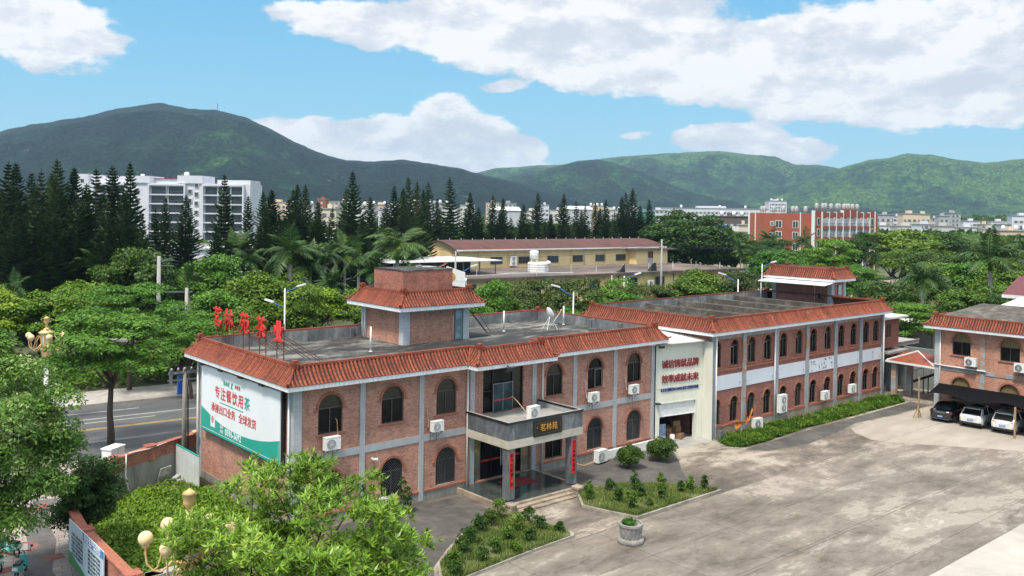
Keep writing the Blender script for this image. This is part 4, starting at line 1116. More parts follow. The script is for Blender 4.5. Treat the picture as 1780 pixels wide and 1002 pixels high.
ac_unit('tall white double-fan air conditioner on the workshop wall by a drainpipe', (42.05,-2.1,.95), 0, (.95,.36,1.4), 1, double=True)
ac_unit('white air conditioner under a lower window past the double-fan unit', (48.6,-2.1,1.15), 0, (.9,.34,.7))
ac_unit('white air conditioner nearest the brick annex on the workshop wall', (53.1,-2.1,1.2), 0, (.9,.34,.7))
ac_unit('white air conditioner standing in the hedge beneath the orange cloth', (38.3,-2.3,.25), R(-6), (.95,.38,.75), 1)
tag(quick('meter_box', GREYM, None, lambda b: (b.box(-.22,.22,-.2,.2,0,.75), b.box(-.1,.1,-.26,-.2,.1,.6), b.tube([(.2,-.1,.6),(.35,-.1,.5),(.35,-.1,0)],.03,6)), (33.6,-2.3,0)), 'small grey meter box at the foot of the workshop drainpipe', 'utility box')
def cloth(b):
    pts = [(35.6,.62,1.35),(36.1,.2,1.0),(36.9,.15,.9),(37.3,.1,1.15),(37.8,.35,1.95)]
    n = 5; rng = random.Random(3)
    rows = []
    for i, (x, w, z) in enumerate(pts):
        rows.append([(x + .05*q*(i % 2), -2.2 - .07*math.sin(q*1.9+i), z - (.05 + w)*q/(n-1)*(.9 if i else 1.3) + .02*rng.random()) for q in range(n)])
    for i in range(len(rows)-1):
        for q in range(n-1):
            b.add([rows[i][q], rows[i+1][q], rows[i+1][q+1], rows[i][q+1]], [(0,1,2,3)], 0, True)
tag(quick('orange_cloth', M('orange_cloth', (.62,.20,.02), (.45,.12,.01), .8, 4), None, cloth), 'orange cloth draped and knotted along the workshop wall above the hedge', 'cloth')

# covered passage between workshop and the far block
cv = thing('covered_walkway', 'small tiled hip roof on concrete posts joining workshop and far brick block', 'walkway', (59.5, -1.8, 0))
quick('roof', TILE, cv, lambda b: b.add([(0,-.2,3.45),(0,-4.6,3.4),(3.4,-3.6,3.9),(3.4,-.2,3.9),(2.4,-2.0,4.25)], [(0,1,4),(1,2,4),(2,3,4),(3,0,4)]))
quick('roof_edge', WHITE, cv, lambda b: (b.bar((-.03,-.1,3.38),(-.03,-4.7,3.33),.1,.16), b.bar((0,-.2,3.5),(2.4,-2.0,4.3),.1), b.bar((0,-4.6,3.46),(2.4,-2.0,4.3),.1)))
for x, y in ((.3,-.5),(1.9,-1.2)): quick('post', PILASTER_PEEL, cv, lambda b: b.box(x, x+.45, y-.45, y, 0, 3.4))
quick('slab', CONC, cv, lambda b: b.box(.6,4.5,-.15,4.0,3.9,4.1))
stc = thing('outdoor_stair', 'dark steel stair rising behind the covered passage', 'stair', (63.6, -2.2, 0))
quick('stringers', BLACKM, stc, lambda b: (b.bar((0,0,.9),(0,-4.2,2.9),.08,.2), b.bar((1,0,.9),(1,-4.2,2.9),.08,.2), [b.box(0,1,-.5*k-.3,-.5*k,.95+.24*k,1.0+.24*k) for k in range(9)]))
quick('handrail', BLACKM, stc, lambda b: (b.tube([(0,0,1.9),(0,-4.2,3.9)],.03,6), [b.bar((0,-.7*k,.9+.333*k),(0,-.7*k,1.9+.333*k),.025) for k in range(7)]))
quick('posts', BLACKM, stc, lambda b: [b.bar((x,y,0),(x,y,1+.47*-y),.08) for x in (0,1) for y in (-1.4,-2.6,-4.0)])
tag(quick('yard_wall', M('grey_green_render', (.22,.25,.24), (.17,.19,.18), .85, .8), None, lambda b: b.box(66.0,66.25,-9,3,0,4.0)), 'plain grey green rendered wall behind the steel stair', 'wall')
tag(quick('bollard_post', CONC, None, lambda b: (b.lathe([(.2,0),(.2,.55),(.28,.6),(.28,.7)], n=10)), (60.4,-2.9,0)), 'stubby concrete post with white cap by the covered passage', 'post')

# ---------------------------------------------------------------- block on the far side of the yard
B3 = thing('side_building', 'two storey orange brick block with wide arched windows behind the parked cars', 'building', (59.5, -6.5, 0), -PI/2)
L3, W3 = 22.0, 11.0
w3 = [2.27, 6.25, 10.2, 14.2, 18.2]
def b3w(b):
    e = [0, 4.05, 8.2, 12.2, 16.2, 22.0]
    for i in range(5):
        wall_cell(b, e[i], e[i+1], 3.3, 6.97, [arch_loop(w3[i], 4.74, 5.92, .78)])
        wall_cell(b, e[i], e[i+1], 0, 3.3, [arch_loop(w3[i], .9, 2.05, .78)])
    b.add([(0,W3,0),(0,0,0),(0,0,6.97),(0,W3,6.97)], [(0,1,2,3)])
    b.add([(L3,0,0),(L3,W3,0),(L3,W3,6.97),(L3,0,6.97)], [(0,1,2,3)])
    b.add([(L3,W3,0),(0,W3,0),(0,W3,6.97),(L3,W3,6.97)], [(0,1,2,3)])
quick('wall', BRICKR, B3, b3w)
for x0, x1 in ((-.03,.38),(3.85,4.27),(7.85,8.25),(11.9,12.3)):
    quick('pilaster', PILASTER_PEEL if x0 > 1 else PILASTER, B3, lambda b: b.box(x0, x1, -.06, -.001, 0, 6.95))
quick('belt_course', PILASTER_PEEL, B3, lambda b: [b.box(x0, x1, -.045, -.001, 3.3, 3.62) for x0, x1 in ((.38,3.85),(4.27,7.85),(8.25,11.9),(12.3,22))])
quick('drain_pipe', WHITE, B3, lambda b: (b.tube([(.48,-.12,6.9),(.48,-.12,.1)], .05, 8), b.tube([(-.2,-.15,3.72),(4.4,-.15,3.66)], .06, 8)))
quick('plinth', PLINTH, B3, lambda b: b.box(.5, 22, -.05, -.001, 0, .85))
BLINDY = M('yellow_blind', (.22,.15,.05), (.15,.1,.035), .5, 3, stretch=(6,6,1))
PW = Proto(window_proto('window', 1.56, 1.18, 1.96, top=BLINDY)); PW2 = Proto(window_proto('window', 1.56, 1.15, 1.93, top=BLINDY))
for x in w3: PW.put(B3, (x,0,4.74)); PW2.put(B3, (x,0,.9))
tiled_eave(B3, [(0,W3),(0,0),(L3,0),(L3,W3)], .75, 6.95, .24, .9, inner=False)
quick('hip_roof', BEAMC, B3, lambda b: b.add([(.1,.1,8.02),(L3,.1,8.02),(L3,W3,8.02),(.1,W3,8.02),(1.8,5.5,9.0),(L3-2,5.5,9.0)], [(0,1,5,4),(1,2,5),(2,3,4,5),(3,0,4)]))
ac_unit('white air conditioner beneath the first upper window of the far block', (59.1,-9.75,4.0), -PI/2, (.95,.36,.7), 1, pipe=hose(-.5,.7))
ac_unit('white air conditioner at the picture edge on the far block', (59.1,-13.75,4.05), -PI/2, (.95,.36,.7), 1)
# ---------------------------------------------------------------- ground and roads
def sheet(name, poly, z, mat, kind='structure', **kw):
    o = quick(name, mat, None, lambda b: b.add([(p[0], p[1], 0) for p in poly], [tuple(range(len(poly)))]), (0, 0, z))
    return tag(o, kind=kind, **kw)
EARTH = stain_mat('earth_and_scrub', [(.36,(.035,.06,.02)), (.5,(.07,.09,.035)), (.6,(.16,.15,.10))], (.02,.15,1), bm=0)
ASPH = stain_mat('worn_asphalt', [(.36,(.055,.058,.062)), (.5,(.085,.088,.092)), (.62,(.13,.13,.13))], (.12,.8,14), stretch=(.25,1,1))
DRIVE = stain_mat('dark_drive_concrete', [(.37,(.05,.043,.035)), (.45,(.090,.076,.062)), (.50,(.145,.123,.098)), (.535,(.215,.184,.148)), (.56,(.32,.28,.23)), (.64,(.42,.375,.315))], (.10,.6,7), stretch=(.5,1,1))
def yard_mat():
    m = stain_mat('stained_yard_concrete', [(.36,(.075,.062,.049)), (.42,(.115,.097,.078)), (.455,(.150,.129,.105)), (.50,(.190,.166,.137)), (.53,(.230,.203,.170)), (.545,(.305,.275,.235)), (.59,(.26,.232,.196)), (.61,(.38,.345,.30)), (.66,(.43,.40,.355))], (.12,.75,6), stretch=(.42,1,1), bm=.1)
    nt = m.node_tree; L = nt.links; b = nt.nodes['Principled BSDF']
    old = b.inputs['Base Color'].links[0].from_socket
    # slab to slab tone, hairline cracks
    tc = N(nt, 'ShaderNodeTexCoord')
    mp = N(nt, 'ShaderNodeMapping'); mp.inputs['Location'].default_value = (0, 1.6, 0); L.new(tc.outputs['Object'], mp.inputs[0])
    br = N(nt, 'ShaderNodeTexBrick', offset=0.0); L.new(mp.outputs[0], br.inputs['Vector'])
    br.inputs['Scale'].default_value = 1; br.inputs['Brick Width'].default_value = 6.2; br.inputs['Row Height'].default_value = 4.1; br.inputs['Mortar Size'].default_value = .03
    br.inputs['Color1'].default_value = (1.04,1.04,1.03,1); br.inputs['Color2'].default_value = (.95,.95,.945,1); br.inputs['Mortar'].default_value = (.55,.52,.48,1)
    c = mix(nt, .85, old, br.outputs[0], 'MULTIPLY')
    vo = N(nt, 'ShaderNodeTexVoronoi', feature='DISTANCE_TO_EDGE'); vo.inputs['Scale'].default_value = .22
    nz = noise_node(nt, 1.2, 6, .7, tc.outputs['Object'])
    ve = N(nt, 'ShaderNodeVectorMath', operation='MULTIPLY_ADD'); L.new(nz.outputs['Color'], ve.inputs[0]); ve.inputs[1].default_value = (1.6,1.6,0); L.new(tc.outputs['Object'], ve.inputs[2]); L.new(ve.outputs[0], vo.inputs['Vector'])
    r = ramp(nt, [(0, (.45,.42,.4)), (.006, (1,1,1))]); L.new(vo.outputs['Distance'], r.inputs[0])
    c = mix(nt, .8, c, r.outputs[0], 'MULTIPLY')
    L.new(c, b.inputs['Base Color'])
    return m
YARD = yard_mat()
SAND = stain_mat('pale_sandy_concrete', [(.34,(.23,.20,.165)), (.5,(.32,.285,.24)), (.64,(.41,.375,.325))], (.12,.8,9), stretch=(.35,1,1))
PALESLAB = stain_mat('new_pale_concrete', [(.34,(.29,.265,.23)), (.5,(.37,.345,.305)), (.64,(.44,.415,.37))], (.15,.9,9))
def pave_mat():
    m, nt, b = new_mat('pink_grey_pavers'); L = nt.links
    tc = N(nt, 'ShaderNodeTexCoord'); mp = N(nt, 'ShaderNodeMapping'); mp.inputs['Rotation'].default_value = (0,0,R(12)); L.new(tc.outputs['Object'], mp.inputs[0])
    br = N(nt, 'ShaderNodeTexBrick'); L.new(mp.outputs[0], br.inputs['Vector'])
    br.inputs['Scale'].default_value = 1; br.inputs['Brick Width'].default_value = .8; br.inputs['Row Height'].default_value = .4; br.inputs['Mortar Size'].default_value = .015
    br.inputs['Color1'].default_value = (.42,.36,.33,1); br.inputs['Color2'].default_value = (.32,.285,.27,1); br.inputs['Mortar'].default_value = (.12,.10,.09,1)
    n = noise_node(nt, .8, 6, .7, tc.outputs['Object']); r = ramp(nt, [(.3,(.5,.48,.46)),(.6,(1,1,1))]); L.new(n.outputs[0], r.inputs[0])
    L.new(mix(nt, .8, br.outputs[0], r.outputs[0], 'MULTIPLY'), b.inputs['Base Color']); b.inputs['Roughness'].default_value = .85
    return m
PAVE = pave_mat()
sheet('ground', [(-9000,-9000),(9000,-9000),(9000,9000),(-9000,9000)], -.06, EARTH)
sheet('yard', [(-14,-80),(70,-80),(70,-10.0),(-14,-10.0)], .0, YARD)
sheet('driveway', [(1.5,-10.0),(66,-10.0),(66,14.0),(59,14),(59,-1.6),(33,-1.6),(33,0),(1.5,0)], .0, DRIVE)
sheet('pale_parking_pavement', [(45.1,-6.4),(48,-6.1),(52.4,-6.4),(59.4,-6.7),(59.4,-28),(52,-24),(47.5,-16),(43.4,-10.6),(43.0,-9.2),(44,-7.4)], .010, SAND)
sheet('pale_pavement', [(8,-23.75),(70,-23.75),(70,-80),(8,-80)], .006, PALESLAB)
JM = M('tar_joint', (.17,.155,.13), (.10,.09,.08), .9, 4)
def joints(b):
    rng = random.Random(4)
    for y in (-10.0, -18.25, -23.72):
        x = 9.5
        while x < 62:
            x2 = x + rng.uniform(.7, 2.2)
            b.add([(x,y-.015,0),(x2,y-.015-rng.random()*.02,0),(x2,y+.015+rng.random()*.02,0),(x,y+.015,0)], [(0,1,2,3)]); x = x2 + (rng.uniform(.2,1.6) if rng.random() < .5 else 0)
tag(quick('yard_expansion_joint', JM, None, joints, (0,0,.014)), kind='structure')
DARKP = stain_mat('dark_wet_asphalt', [(.36,(.04,.039,.037)), (.5,(.075,.07,.064)), (.62,(.13,.12,.108))], (.25,1.2,9))
sheet('driveway', [(17.3,-.6),(28.0,-.8),(28.4,-2.1),(26.8,-3.9),(25.0,-5.6),(23.0,-7.9),(21.6,-6.7),(20.2,-5.3),(18.7,-4.75),(17.3,-4.7)], .004, DARKP)
sheet('driveway', [(1.5,-.6),(10.3,-.6),(10.3,-4.5),(9.0,-4.7),(6.7,-5.7),(4.9,-6.9),(3.0,-8.4),(2.1,-9.8),(1.5,-10)], .004, DARKP)
sheet('driveway', [(33,-4.9),(40,-4.6),(59.2,-4.5),(59.2,-6.4),(52,-6.1),(47,-5.7),(43,-6.4),(38,-6.9),(34,-6.2)], .004, DARKP)
# public side: plaza, street, pavements (street direction turns 6 degrees)
sd = Vector((math.cos(R(-6.5)), math.sin(R(-6.5)), 0)); sn = Vector((-sd.y, sd.x, 0)); so = Vector((1.3, 28.9, 0))
def sp(u, w): return tuple(so + sd*u + sn*w)[:2]
sheet('plaza_pavement', [(-40,-40),(-10.2,-40),(-10.0,2.5),(-8,9.5),(-4.9,12.1),(-.5,14.8),(40,14.8)] + [sp(60,-9.2), sp(-60,-9.2)], .0, PAVE)
sheet('road', [sp(-140,-9.0), sp(400,-9.0), sp(400,8.6), sp(-140,8.6)], -.03, ASPH)
def kerb(name, u0, u1, w0, w1, z1=.12):
    def f(b):
        a, c, d, e = sp(u0,w0), sp(u1,w0), sp(u1,w1), sp(u0,w1)
        b.prism([a, c, d, e], -.03, z1)
    tag(quick(name, KERB, None, f), kind='structure')
kerb('kerb', -140, 400, -9.25, -9.0, .06); kerb('kerb', -140, 400, 8.6, 8.85)
tag(quick('far_pavement', stain_mat('pale_pavers', [(.35,(.2,.18,.16)), (.5,(.36,.34,.31)), (.62,(.46,.44,.41))], (.4,2,9)), None, lambda b: b.prism([sp(-140,8.86), sp(400,8.86), sp(400,14.5), sp(-140,14.5)], -.03, .11)), kind='structure')
LINEW = M('worn_white_road_paint', (.55,.55,.53), (.22,.22,.22), .8, 1.2, stretch=(1,1,1), lo=.3, hi=.5)
LINEY = M('worn_yellow_road_paint', (.50,.32,.08), (.30,.2,.07), .8, 1.5, lo=.3, hi=.5)
def strip(name, u0, u1, w0, w1, z, m):
    sheet(name, [sp(u0,w0), sp(u1,w0), sp(u1,w1), sp(u0,w1)], z, m)
strip('road_marking', -140, 300, -.22, -.08, -.025, LINEY); strip('road_marking', -140, 300, .08, .22, -.025, LINEY)
strip('road_marking', -140, 300, 3.45, 3.58, -.025, LINEW); strip('road_marking', -14, 1.5, 5.9, 6.02, -.025, LINEW)
strip('road_marking', -9, 2, 2.2, 2.32, -.025, LINEW)
strip('road_marking', -140, 60, -4.3, -3.7, -.025, M('dusty_wheel_track', (.24,.235,.225), (.12,.12,.12), .9, .5, stretch=(.3,1,1)))
sheet('paving_band', [(-11.6,-8),(-10.6,-8),(-11.0,2.2),(-9.8,6.3),(-9.4,10.4),(-7.9,13.4),(-9.2,13.6),(-10.4,10.6),(-11.1,6.3),(-12.2,2.2)], .005, M('dark_grey_pavers', (.13,.125,.12), (.09,.085,.08), .85, 1.5))
REDPV = M('red_pavers', (.26,.10,.085), (.18,.07,.06), .85, 2)
sheet('paving_band', [(-14,11.9),(-10.5,11.5),(-8.7,12.0),(-8.7,12.9),(-10.5,12.4),(-14,12.9)], .008, REDPV)
sheet('paving_band', [(-10.9,3.6),(-10.05,3.6),(-10.05,4.4),(-10.9,4.4)], .008, REDPV)
sheet('paving_band', [(-13.5,3.2),(-11.7,3.4),(-11.6,4.1),(-13.5,4.0)], .008, REDPV)
def ring(b, r0, r1, n=24):
    for k in range(n):
        a, c = 2*PI*k/n, 2*PI*(k+1)/n
        b.add([(r0*math.cos(a),r0*math.sin(a),0),(r1*math.cos(a),r1*math.sin(a),0),(r1*math.cos(c),r1*math.sin(c),0),(r0*math.cos(c),r0*math.sin(c),0)], [(0,1,2,3)])
tag(quick('paving_ring', REDPV, None, lambda b: ring(b, .62, .85), (-11.5,6.3,.012)), kind='structure')

# ---------------------------------------------------------------- garden beside the billboard
sheet('garden_ground', [(-10.1,-6.2),(-10.0,2.3),(-8.6,8.0),(-5.0,11.7),(-1.0,13.9),(1.5,14.2),(1.5,12.7),(-.1,12.6),(-.1,0),(1.5,0),(1.5,-10),(-14,-10),(-14,-6.2)], .004, stain_mat('garden_earth', [(.36,(.05,.075,.02)), (.5,(.09,.10,.035)), (.62,(.16,.12,.07))], (.3,2,9)))
wpath = [(-10.1,-9.5),(-10.12,-6),(-10.1,-2.5),(-10.05,1),(-9.75,3.8),(-8.9,7.2),(-7.2,9.9),(-5.05,11.75),(-3.1,12.8),(-1.2,13.8),(1.0,14.7),(4.5,15.0)]
gw = thing('garden_wall', 'curving boundary wall with red brick top over grey render round the garden', 'wall', (0,0,0))
RENDER = stain_mat('grey_stained_render', [(.35,(.14,.14,.13)), (.5,(.26,.255,.24)), (.62,(.35,.34,.33))], (.4,1.5,8), stretch=(1,1,.4))
def wallrun(b, z0, z1, t, pts=None):
    P = [Vector((p[0],p[1],0)) for p in (pts or wpath)]
    for i in range(len(P)-1):
        d = (P[i+1]-P[i]).normalized(); n = Vector((d.y,-d.x,0))*t/2
        d0 = (P[i]-P[i-1]).normalized() if i else d; d1 = (P[i+2]-P[i+1]).normalized() if i+2 < len(P) else d
        n0 = Vector(((d+d0).y, -(d+d0).x, 0)).normalized()*t/2; n1 = Vector(((d+d1).y, -(d+d1).x, 0)).normalized()*t/2
        v = [P[i]+n0, P[i+1]+n1, P[i+1]-n1, P[i]-n0]
        b.add([(p.x,p.y,z0) for p in v]+[(p.x,p.y,z1) for p in v], [(0,1,5,4),(2,3,7,6),(4,5,6,7)] + ([(3,0,4,7)] if i == 0 else []) + ([(1,2,6,5)] if i == len(P)-2 else []))
quick('render_base', RENDER, gw, lambda b: wallrun(b, 0, 1.5, .24))
quick('brick_top', BRICK_DARK, gw, lambda b: wallrun(b, 1.5, 2.2, .27))
quick('coping', BRICK_TRIM, gw, lambda b: wallrun(b, 2.2, 2.3, .42))
for x, y in ((-10.1,.2),(-9.2,6.4),(-5.4,11.5),(-3.0,12.85),(.6,14.55),(-10.1,-6.2)):
    quick('pier', BRICK_DARK, gw, lambda b: (b.box(x-.24,x+.24,y-.24,y+.24,1.45,2.36), b.box(x-.32,x+.32,y-.32,y+.32,2.30,2.40)))
quick('pipe', WHITE, gw, lambda b: (b.tube([(-1.9,13.05,2.35),(-3.2,12.5,2.25),(-4.6,11.7,2.4)],.03,6), b.tube([(-4.8,11.55,2.4),(-4.85,11.45,1.2),(-4.7,11.2,.1)],.035,6)))
fp = tag(quick('site_hoarding', [M('pale_panel', (.62,.65,.64), (.5,.53,.52), .5, 1), TEAL], None, lambda b: (b.bar((-1.15,13.5,1.0),(-1.1,9.9,1.0),.05,1.95,0), b.bar((-1.15,13.5,2.0),(-1.1,9.9,2.0),.07,.06,1))), 'pale site hoarding panel with green top edge between wall and office', 'panel')
tag(quick('electrical_cabinet', [WHITE_METAL, KERB], None, lambda b: (b.box(-.6,.6,-.33,.33,.15,2.45), b.box(-.65,.65,-.38,.38,2.452,2.53), b.box(-.65,.65,-.38,.38,0,.149,1), b.box(-.01,.01,-.34,-.33,.2,2.4,1)), (-5.0,13.3,0), (0,0,R(35))), 'white electrical cabinet on the pavement outside the curving garden wall', 'cabinet')
rl = thing('pavement_railing', 'grey railing with lilac panels leading from the white cabinet', 'railing', (0,0,0))
quick('rail', GREYM, rl, lambda b: (b.tube([(-5.4,13.2,1.0),(-3.5,14.2,1.2),(-1.9,15.1,1.45)],.03,6), [b.bar((-5.4+1.17*k,13.2+.63*k,0),(-5.4+1.17*k,13.2+.63*k,1.05+.14*k),.05) for k in range(4)]))
quick('panel', M('lilac_panel', (.50,.50,.64), (.42,.42,.55), .5, 1), rl, lambda b: [b.bar((-5.3+1.17*k,13.25+.63*k,.6),(-4.35+1.17*k,13.78+.63*k,.66),.03,.7) for k in range(3)])
tag(quick('leaning_board', M('dirty_white_board', (.5,.5,.48), (.2,.2,.19), .8, 3), None, lambda b: (b.obox((-2.1,12.9,.45),(.9,.06,.9),R(28),0,0,.3), b.obox((-1.4,12.7,.2),(.8,.3,.1),.8), b.obox((-1.2,12.0,.1),(.9,.12,.12),-.6))), 'broken white boards dumped against the grey garden wall', 'boards')
bn = thing('notice_banner', 'pale blue printed notice banner tied along the outside of the garden wall', 'banner', (-10.42,1.0,0), -PI/2)
quick('sheet', [M('pale_blue_vinyl', (.50,.62,.70), (.42,.55,.64), .6, 1)], bn, lambda b: b.box(-.6,4.6,-.02,.02,.5,2.5))
quick('header_strip', M('blue_print', (.05,.22,.5), (.04,.18,.42), .6, 1), bn, lambda b: b.box(1.6,4.6,-.024,-.021,2.15,2.5))
quick('green_corner', M('green_print', (.08,.26,.08), (.06,.2,.06), .6, 1), bn, lambda b: b.add([(-.6,-.025,.5),(3.4,-.025,.5),(-.6,-.025,1.1)], [(0,1,2)]))
for k, z in enumerate((1.98,1.80,1.62,1.44,1.26,1.08)):
    text_mesh(('本安全生产责任制度公示栏' if k % 2 else '严格遵守交通安全管理规定'), .15, .004, BLACKP, 'lettering', bn, (.75,-.028,z)); text_mesh('保障人民生命财产安全责任', .15, .004, BLACKP, 'lettering', bn, (3.3,-.028,z-.05))
text_mesh('安全生产公示牌', .34, .004, VINYL, 'lettering', bn, (3.0,-.03,2.32), bold=.01)
tag(quick('gate_post', CONC, None, lambda b: (b.box(-.3,.3,-.3,.3,0,1.75), b.box(-.3,2.4,-.25,.25,1.45,1.75)), (-8.9,-5.2,0)), 'grey concrete gate beam and post at the garden end below the globes', 'post')

# ---------------------------------------------------------------- planted islands
def island(name, poly, label=None):
    P = poly
    def f(b):
        b.prism(P, -.05, .14)
    tag(quick(name, KERB, None, f), kind='structure')
    c = sum((Vector((p[0],p[1],0)) for p in P), Vector())/len(P)
    Q = [tuple((c + (Vector((p[0],p[1],0))-c)*.955)[:2]) for p in P]
    tag(quick('island_soil', stain_mat('island_soil', [(.36,(.05,.07,.02)), (.5,(.09,.11,.035)), (.62,(.17,.15,.07))], (.8,4,12)), None, lambda b: b.prism(Q, .13, .17)), kind='structure')
    return Q
IS2 = [(15.9,-5.05),(17.2,-4.85),(18.5,-5.0),(19.8,-5.6),(21.0,-6.55),(22.3,-8.2),(23.5,-9.85),(15.7,-9.95),(15.1,-8.2),(14.7,-6.6)]
IS1 = [(10.3,-5.3),(11.3,-9.4),(11.0,-9.75),(7.5,-10.0),(3.9,-10.4),(2.5,-10.6),(2.3,-9.9),(3.1,-8.6),(5.2,-7.1),(6.6,-6.0),(8.2,-5.2),(9.6,-4.7)]
IS1 = IS1[::-1] if sum((IS1[i][0]*IS1[(i+1)%len(IS1)][1]-IS1[(i+1)%len(IS1)][0]*IS1[i][1]) for i in range(len(IS1))) < 0 else IS1
IS2 = IS2[::-1] if sum((IS2[i][0]*IS2[(i+1)%len(IS2)][1]-IS2[(i+1)%len(IS2)][0]*IS2[i][1]) for i in range(len(IS2))) < 0 else IS2
Q2 = island('planting_island', IS2); Q1 = island('planting_island', IS1)
def inside(poly, x, y):
    c = False; n = len(poly)
    for i in range(n):
        (x1,y1),(x2,y2) = poly[i][:2], poly[(i+1)%n][:2]
        if (y1 > y) != (y2 > y) and x < (x2-x1)*(y-y1)/(y2-y1)+x1: c = not c
    return c
def blades(name, poly, n, h, w, mat, z, seed, label, flop=.5, hole=None):
    rng = np.random.default_rng(seed)
    xs = [p[0] for p in poly]; ys = [p[1] for p in poly]; pts = []
    while len(pts) < n:
        x, y = rng.uniform(min(xs), max(xs)), rng.uniform(min(ys), max(ys))
        if inside(poly, x, y) and not (hole and hole(x, y)):
            k = mnoise.noise(Vector((x*.9, y*.9, seed)))
            if rng.random() < .55 + k: pts.append((x, y, z))
    p = np.array(pts); a = rng.uniform(0, 2*PI, n); t = rng.uniform(0, flop, n)
    d = np.stack([np.cos(a)*np.sin(t), np.sin(a)*np.sin(t), np.cos(t)], 1)
    s = np.stack([-np.sin(a), np.cos(a), np.zeros(n)], 1)
    me = leaf_mesh(name, p, d, s, h*rng.uniform(.4, 1.3, n), w, mat, .1)
    return tag(link_mesh(name, me), label, None, None, 'stuff')
blades('grass', Q2, 26000, .24, .03, GRASSM, .16, 1, 'rough grass on the planting island beyond the porch steps', 1.0)
blades('grass', Q1, 26000, .24, .03, GRASSM, .16, 2, 'rough grass on the planting island beside the near drive', 1.0)
# ground cover in the garden
def ground_leaves(name, poly, n, L, W, mat, zf, seed, label, hole=None, zh=.3):
    rng = np.random.default_rng(seed)
    xs = [p[0] for p in poly]; ys = [p[1] for p in poly]; pts = []
    while len(pts) < n:
        x, y = rng.uniform(min(xs), max(xs)), rng.uniform(min(ys), max(ys))
        if inside(poly, x, y) and not (hole and hole(x, y)):
            k = mnoise.noise(Vector((x*1.1, y*1.1, seed)))*.65 + mnoise.noise(Vector((x*3, y*3, seed)))*.45 + .40
            pts.append((x, y, zf + max(0, k)*zh*rng.uniform(.3, 1)))
    p = np.array(pts); d = rot_rand(rng, n)*.8; d[:, 2] = np.abs(d[:, 2])*.5; d /= np.linalg.norm(d, axis=1, keepdims=True)
    s = np.cross(d, np.array([0,0,1.]) + rot_rand(rng, n)*.5); s /= np.linalg.norm(s, axis=1, keepdims=True)
    me = leaf_mesh(name, p, d, s, L*rng.uniform(.5, 1.4, n), W, mat)
    return tag(link_mesh(name, me), label, None, None, 'stuff')
ground_leaves('roadside_shrubbery', [sp(-70,15.5), sp(60,15.5), sp(60,30), sp(-70,34)], 30000, .62, .36, LEAF_A, .1, 15, 'tangled green shrubbery filling the bank beyond the far pavement', zh=2.6)
GP = [(-9.8,-9.5),(-9.8,2.2),(-8.4,7.6),(-4.8,11.3),(-1.3,13.2),(-.7,9.8),(-.4,0),(0,-5),(-3,-9.5)]
ground_leaves('ground_cover', GP, 52000, .19, .14, LEAF_V, .03, 5, 'broad leaved green vine covering the garden ground', hole=lambda x, y: (x+1.6)**2+(y-11.9)**2 < 2.6 and random.random() < .8, zh=.26)
HP = [(33.9,-2.1),(58.9,-2.1),(59.4,-3.0),(58.6,-4.2),(50,-4.2),(42,-4.1),(36,-4.6),(33.4,-4.6),(32.6,-3.6),(33.2,-2.5)]
ground_leaves('hedge', HP, 52000, .17, .08, LEAF_A, .0, 9, 'low overgrown leafy hedge strip along the foot of the workshop', zh=.58)
blades('hedge_shoots', HP, 3500, .4, .06, LEAF_A, .1, 19, 'upright shoots in the low hedge along the workshop', .6)
# island shrubs
sid = 0
def isl(lst, where):
    global sid
    for i, (x, y, h, w) in enumerate(lst):
        sid += 1
        shrub('young_shrub', x, y, h, w, '%s small dark shrub on the %s island counting from the porch steps' % (ORD[i], where), LEAF_D if i % 3 else LEAF_A, 'shrub', 100+sid, 18, 42, .13, .05, 'small shrubs on the planting islands', z=.15)
isl([(15.5,-6.4,1.3,.75),(16.6,-7.7,1.2,.6),(17.7,-6.0,.9,.7),(16.2,-9.1,1.35,.65),(18.9,-6.9,1.3,.65),(19.0,-8.9,1.25,.6),(20.5,-7.6,1.2,.55),(18.2,-8.0,1.1,.6),(20.8,-8.9,.9,.5),(21.6,-8.9,.9,.5),(22.4,-9.4,1.1,.45),(17.4,-9.3,.5,.4)], 'triangular')
isl([(9.4,-5.6,1.2,.9),(10.4,-6.9,1.0,.8),(8.4,-6.1,1.1,.9),(8.9,-7.6,1.15,.9),(7.2,-6.6,1.2,1.0),(9.9,-8.3,1.0,.9),(7.6,-8.4,1.0,.8),(6.0,-7.4,1.1,.9),(8.4,-9.2,.8,.7),(6.2,-9.1,.9,.8),(4.8,-8.3,1.0,.9),(5.0,-9.6,.8,.7),(3.6,-9.3,1.0,.9),(10.6,-9.0,.6,.5),(3.0,-10.1,.8,.7),(7.0,-9.7,.7,.6)], 'curved')
shrub('round_bush', 22.9, -2.9, 1.6, 2.1, 'round clipped green bush nearer the porch by the office wall', LEAF_D, 'bush', 207, 90, 110, .12, .055, 'round bushes by the garage')
shrub('round_bush', 25.7, -3.1, 1.7, 2.3, 'round clipped green bush next to the garage drive', LEAF_D, 'bush', 212, 100, 110, .12, .055, 'round bushes by the garage')
shrub('slender_shrub', 6.2, -1.1, 2.1, 1.0, 'slender shrub with pink tips against the office wall plinth', LEAF_D, 'shrub', 203, 22, 50, .13, .06)
shrub('dark_bush', 3.6, -2.2, 1.6, 1.9, 'dark conifer bush beside the drive behind the near tree', LEAF_D, 'bush', 204, 60, 60, .10, .03)
tag(quick('white_wall_stub', WHITE, None, lambda b: b.box(22.8,28.2,-.55,-.35,0,.55)), 'low white painted kerb wall behind the two round bushes', 'wall')
tag(quick('paint_bucket', WHITE, None, lambda b: b.lathe([(.13,0),(.17,.32)], n=12), (24.3,-2.3,0)), 'small white bucket between the two round bushes', 'bucket')
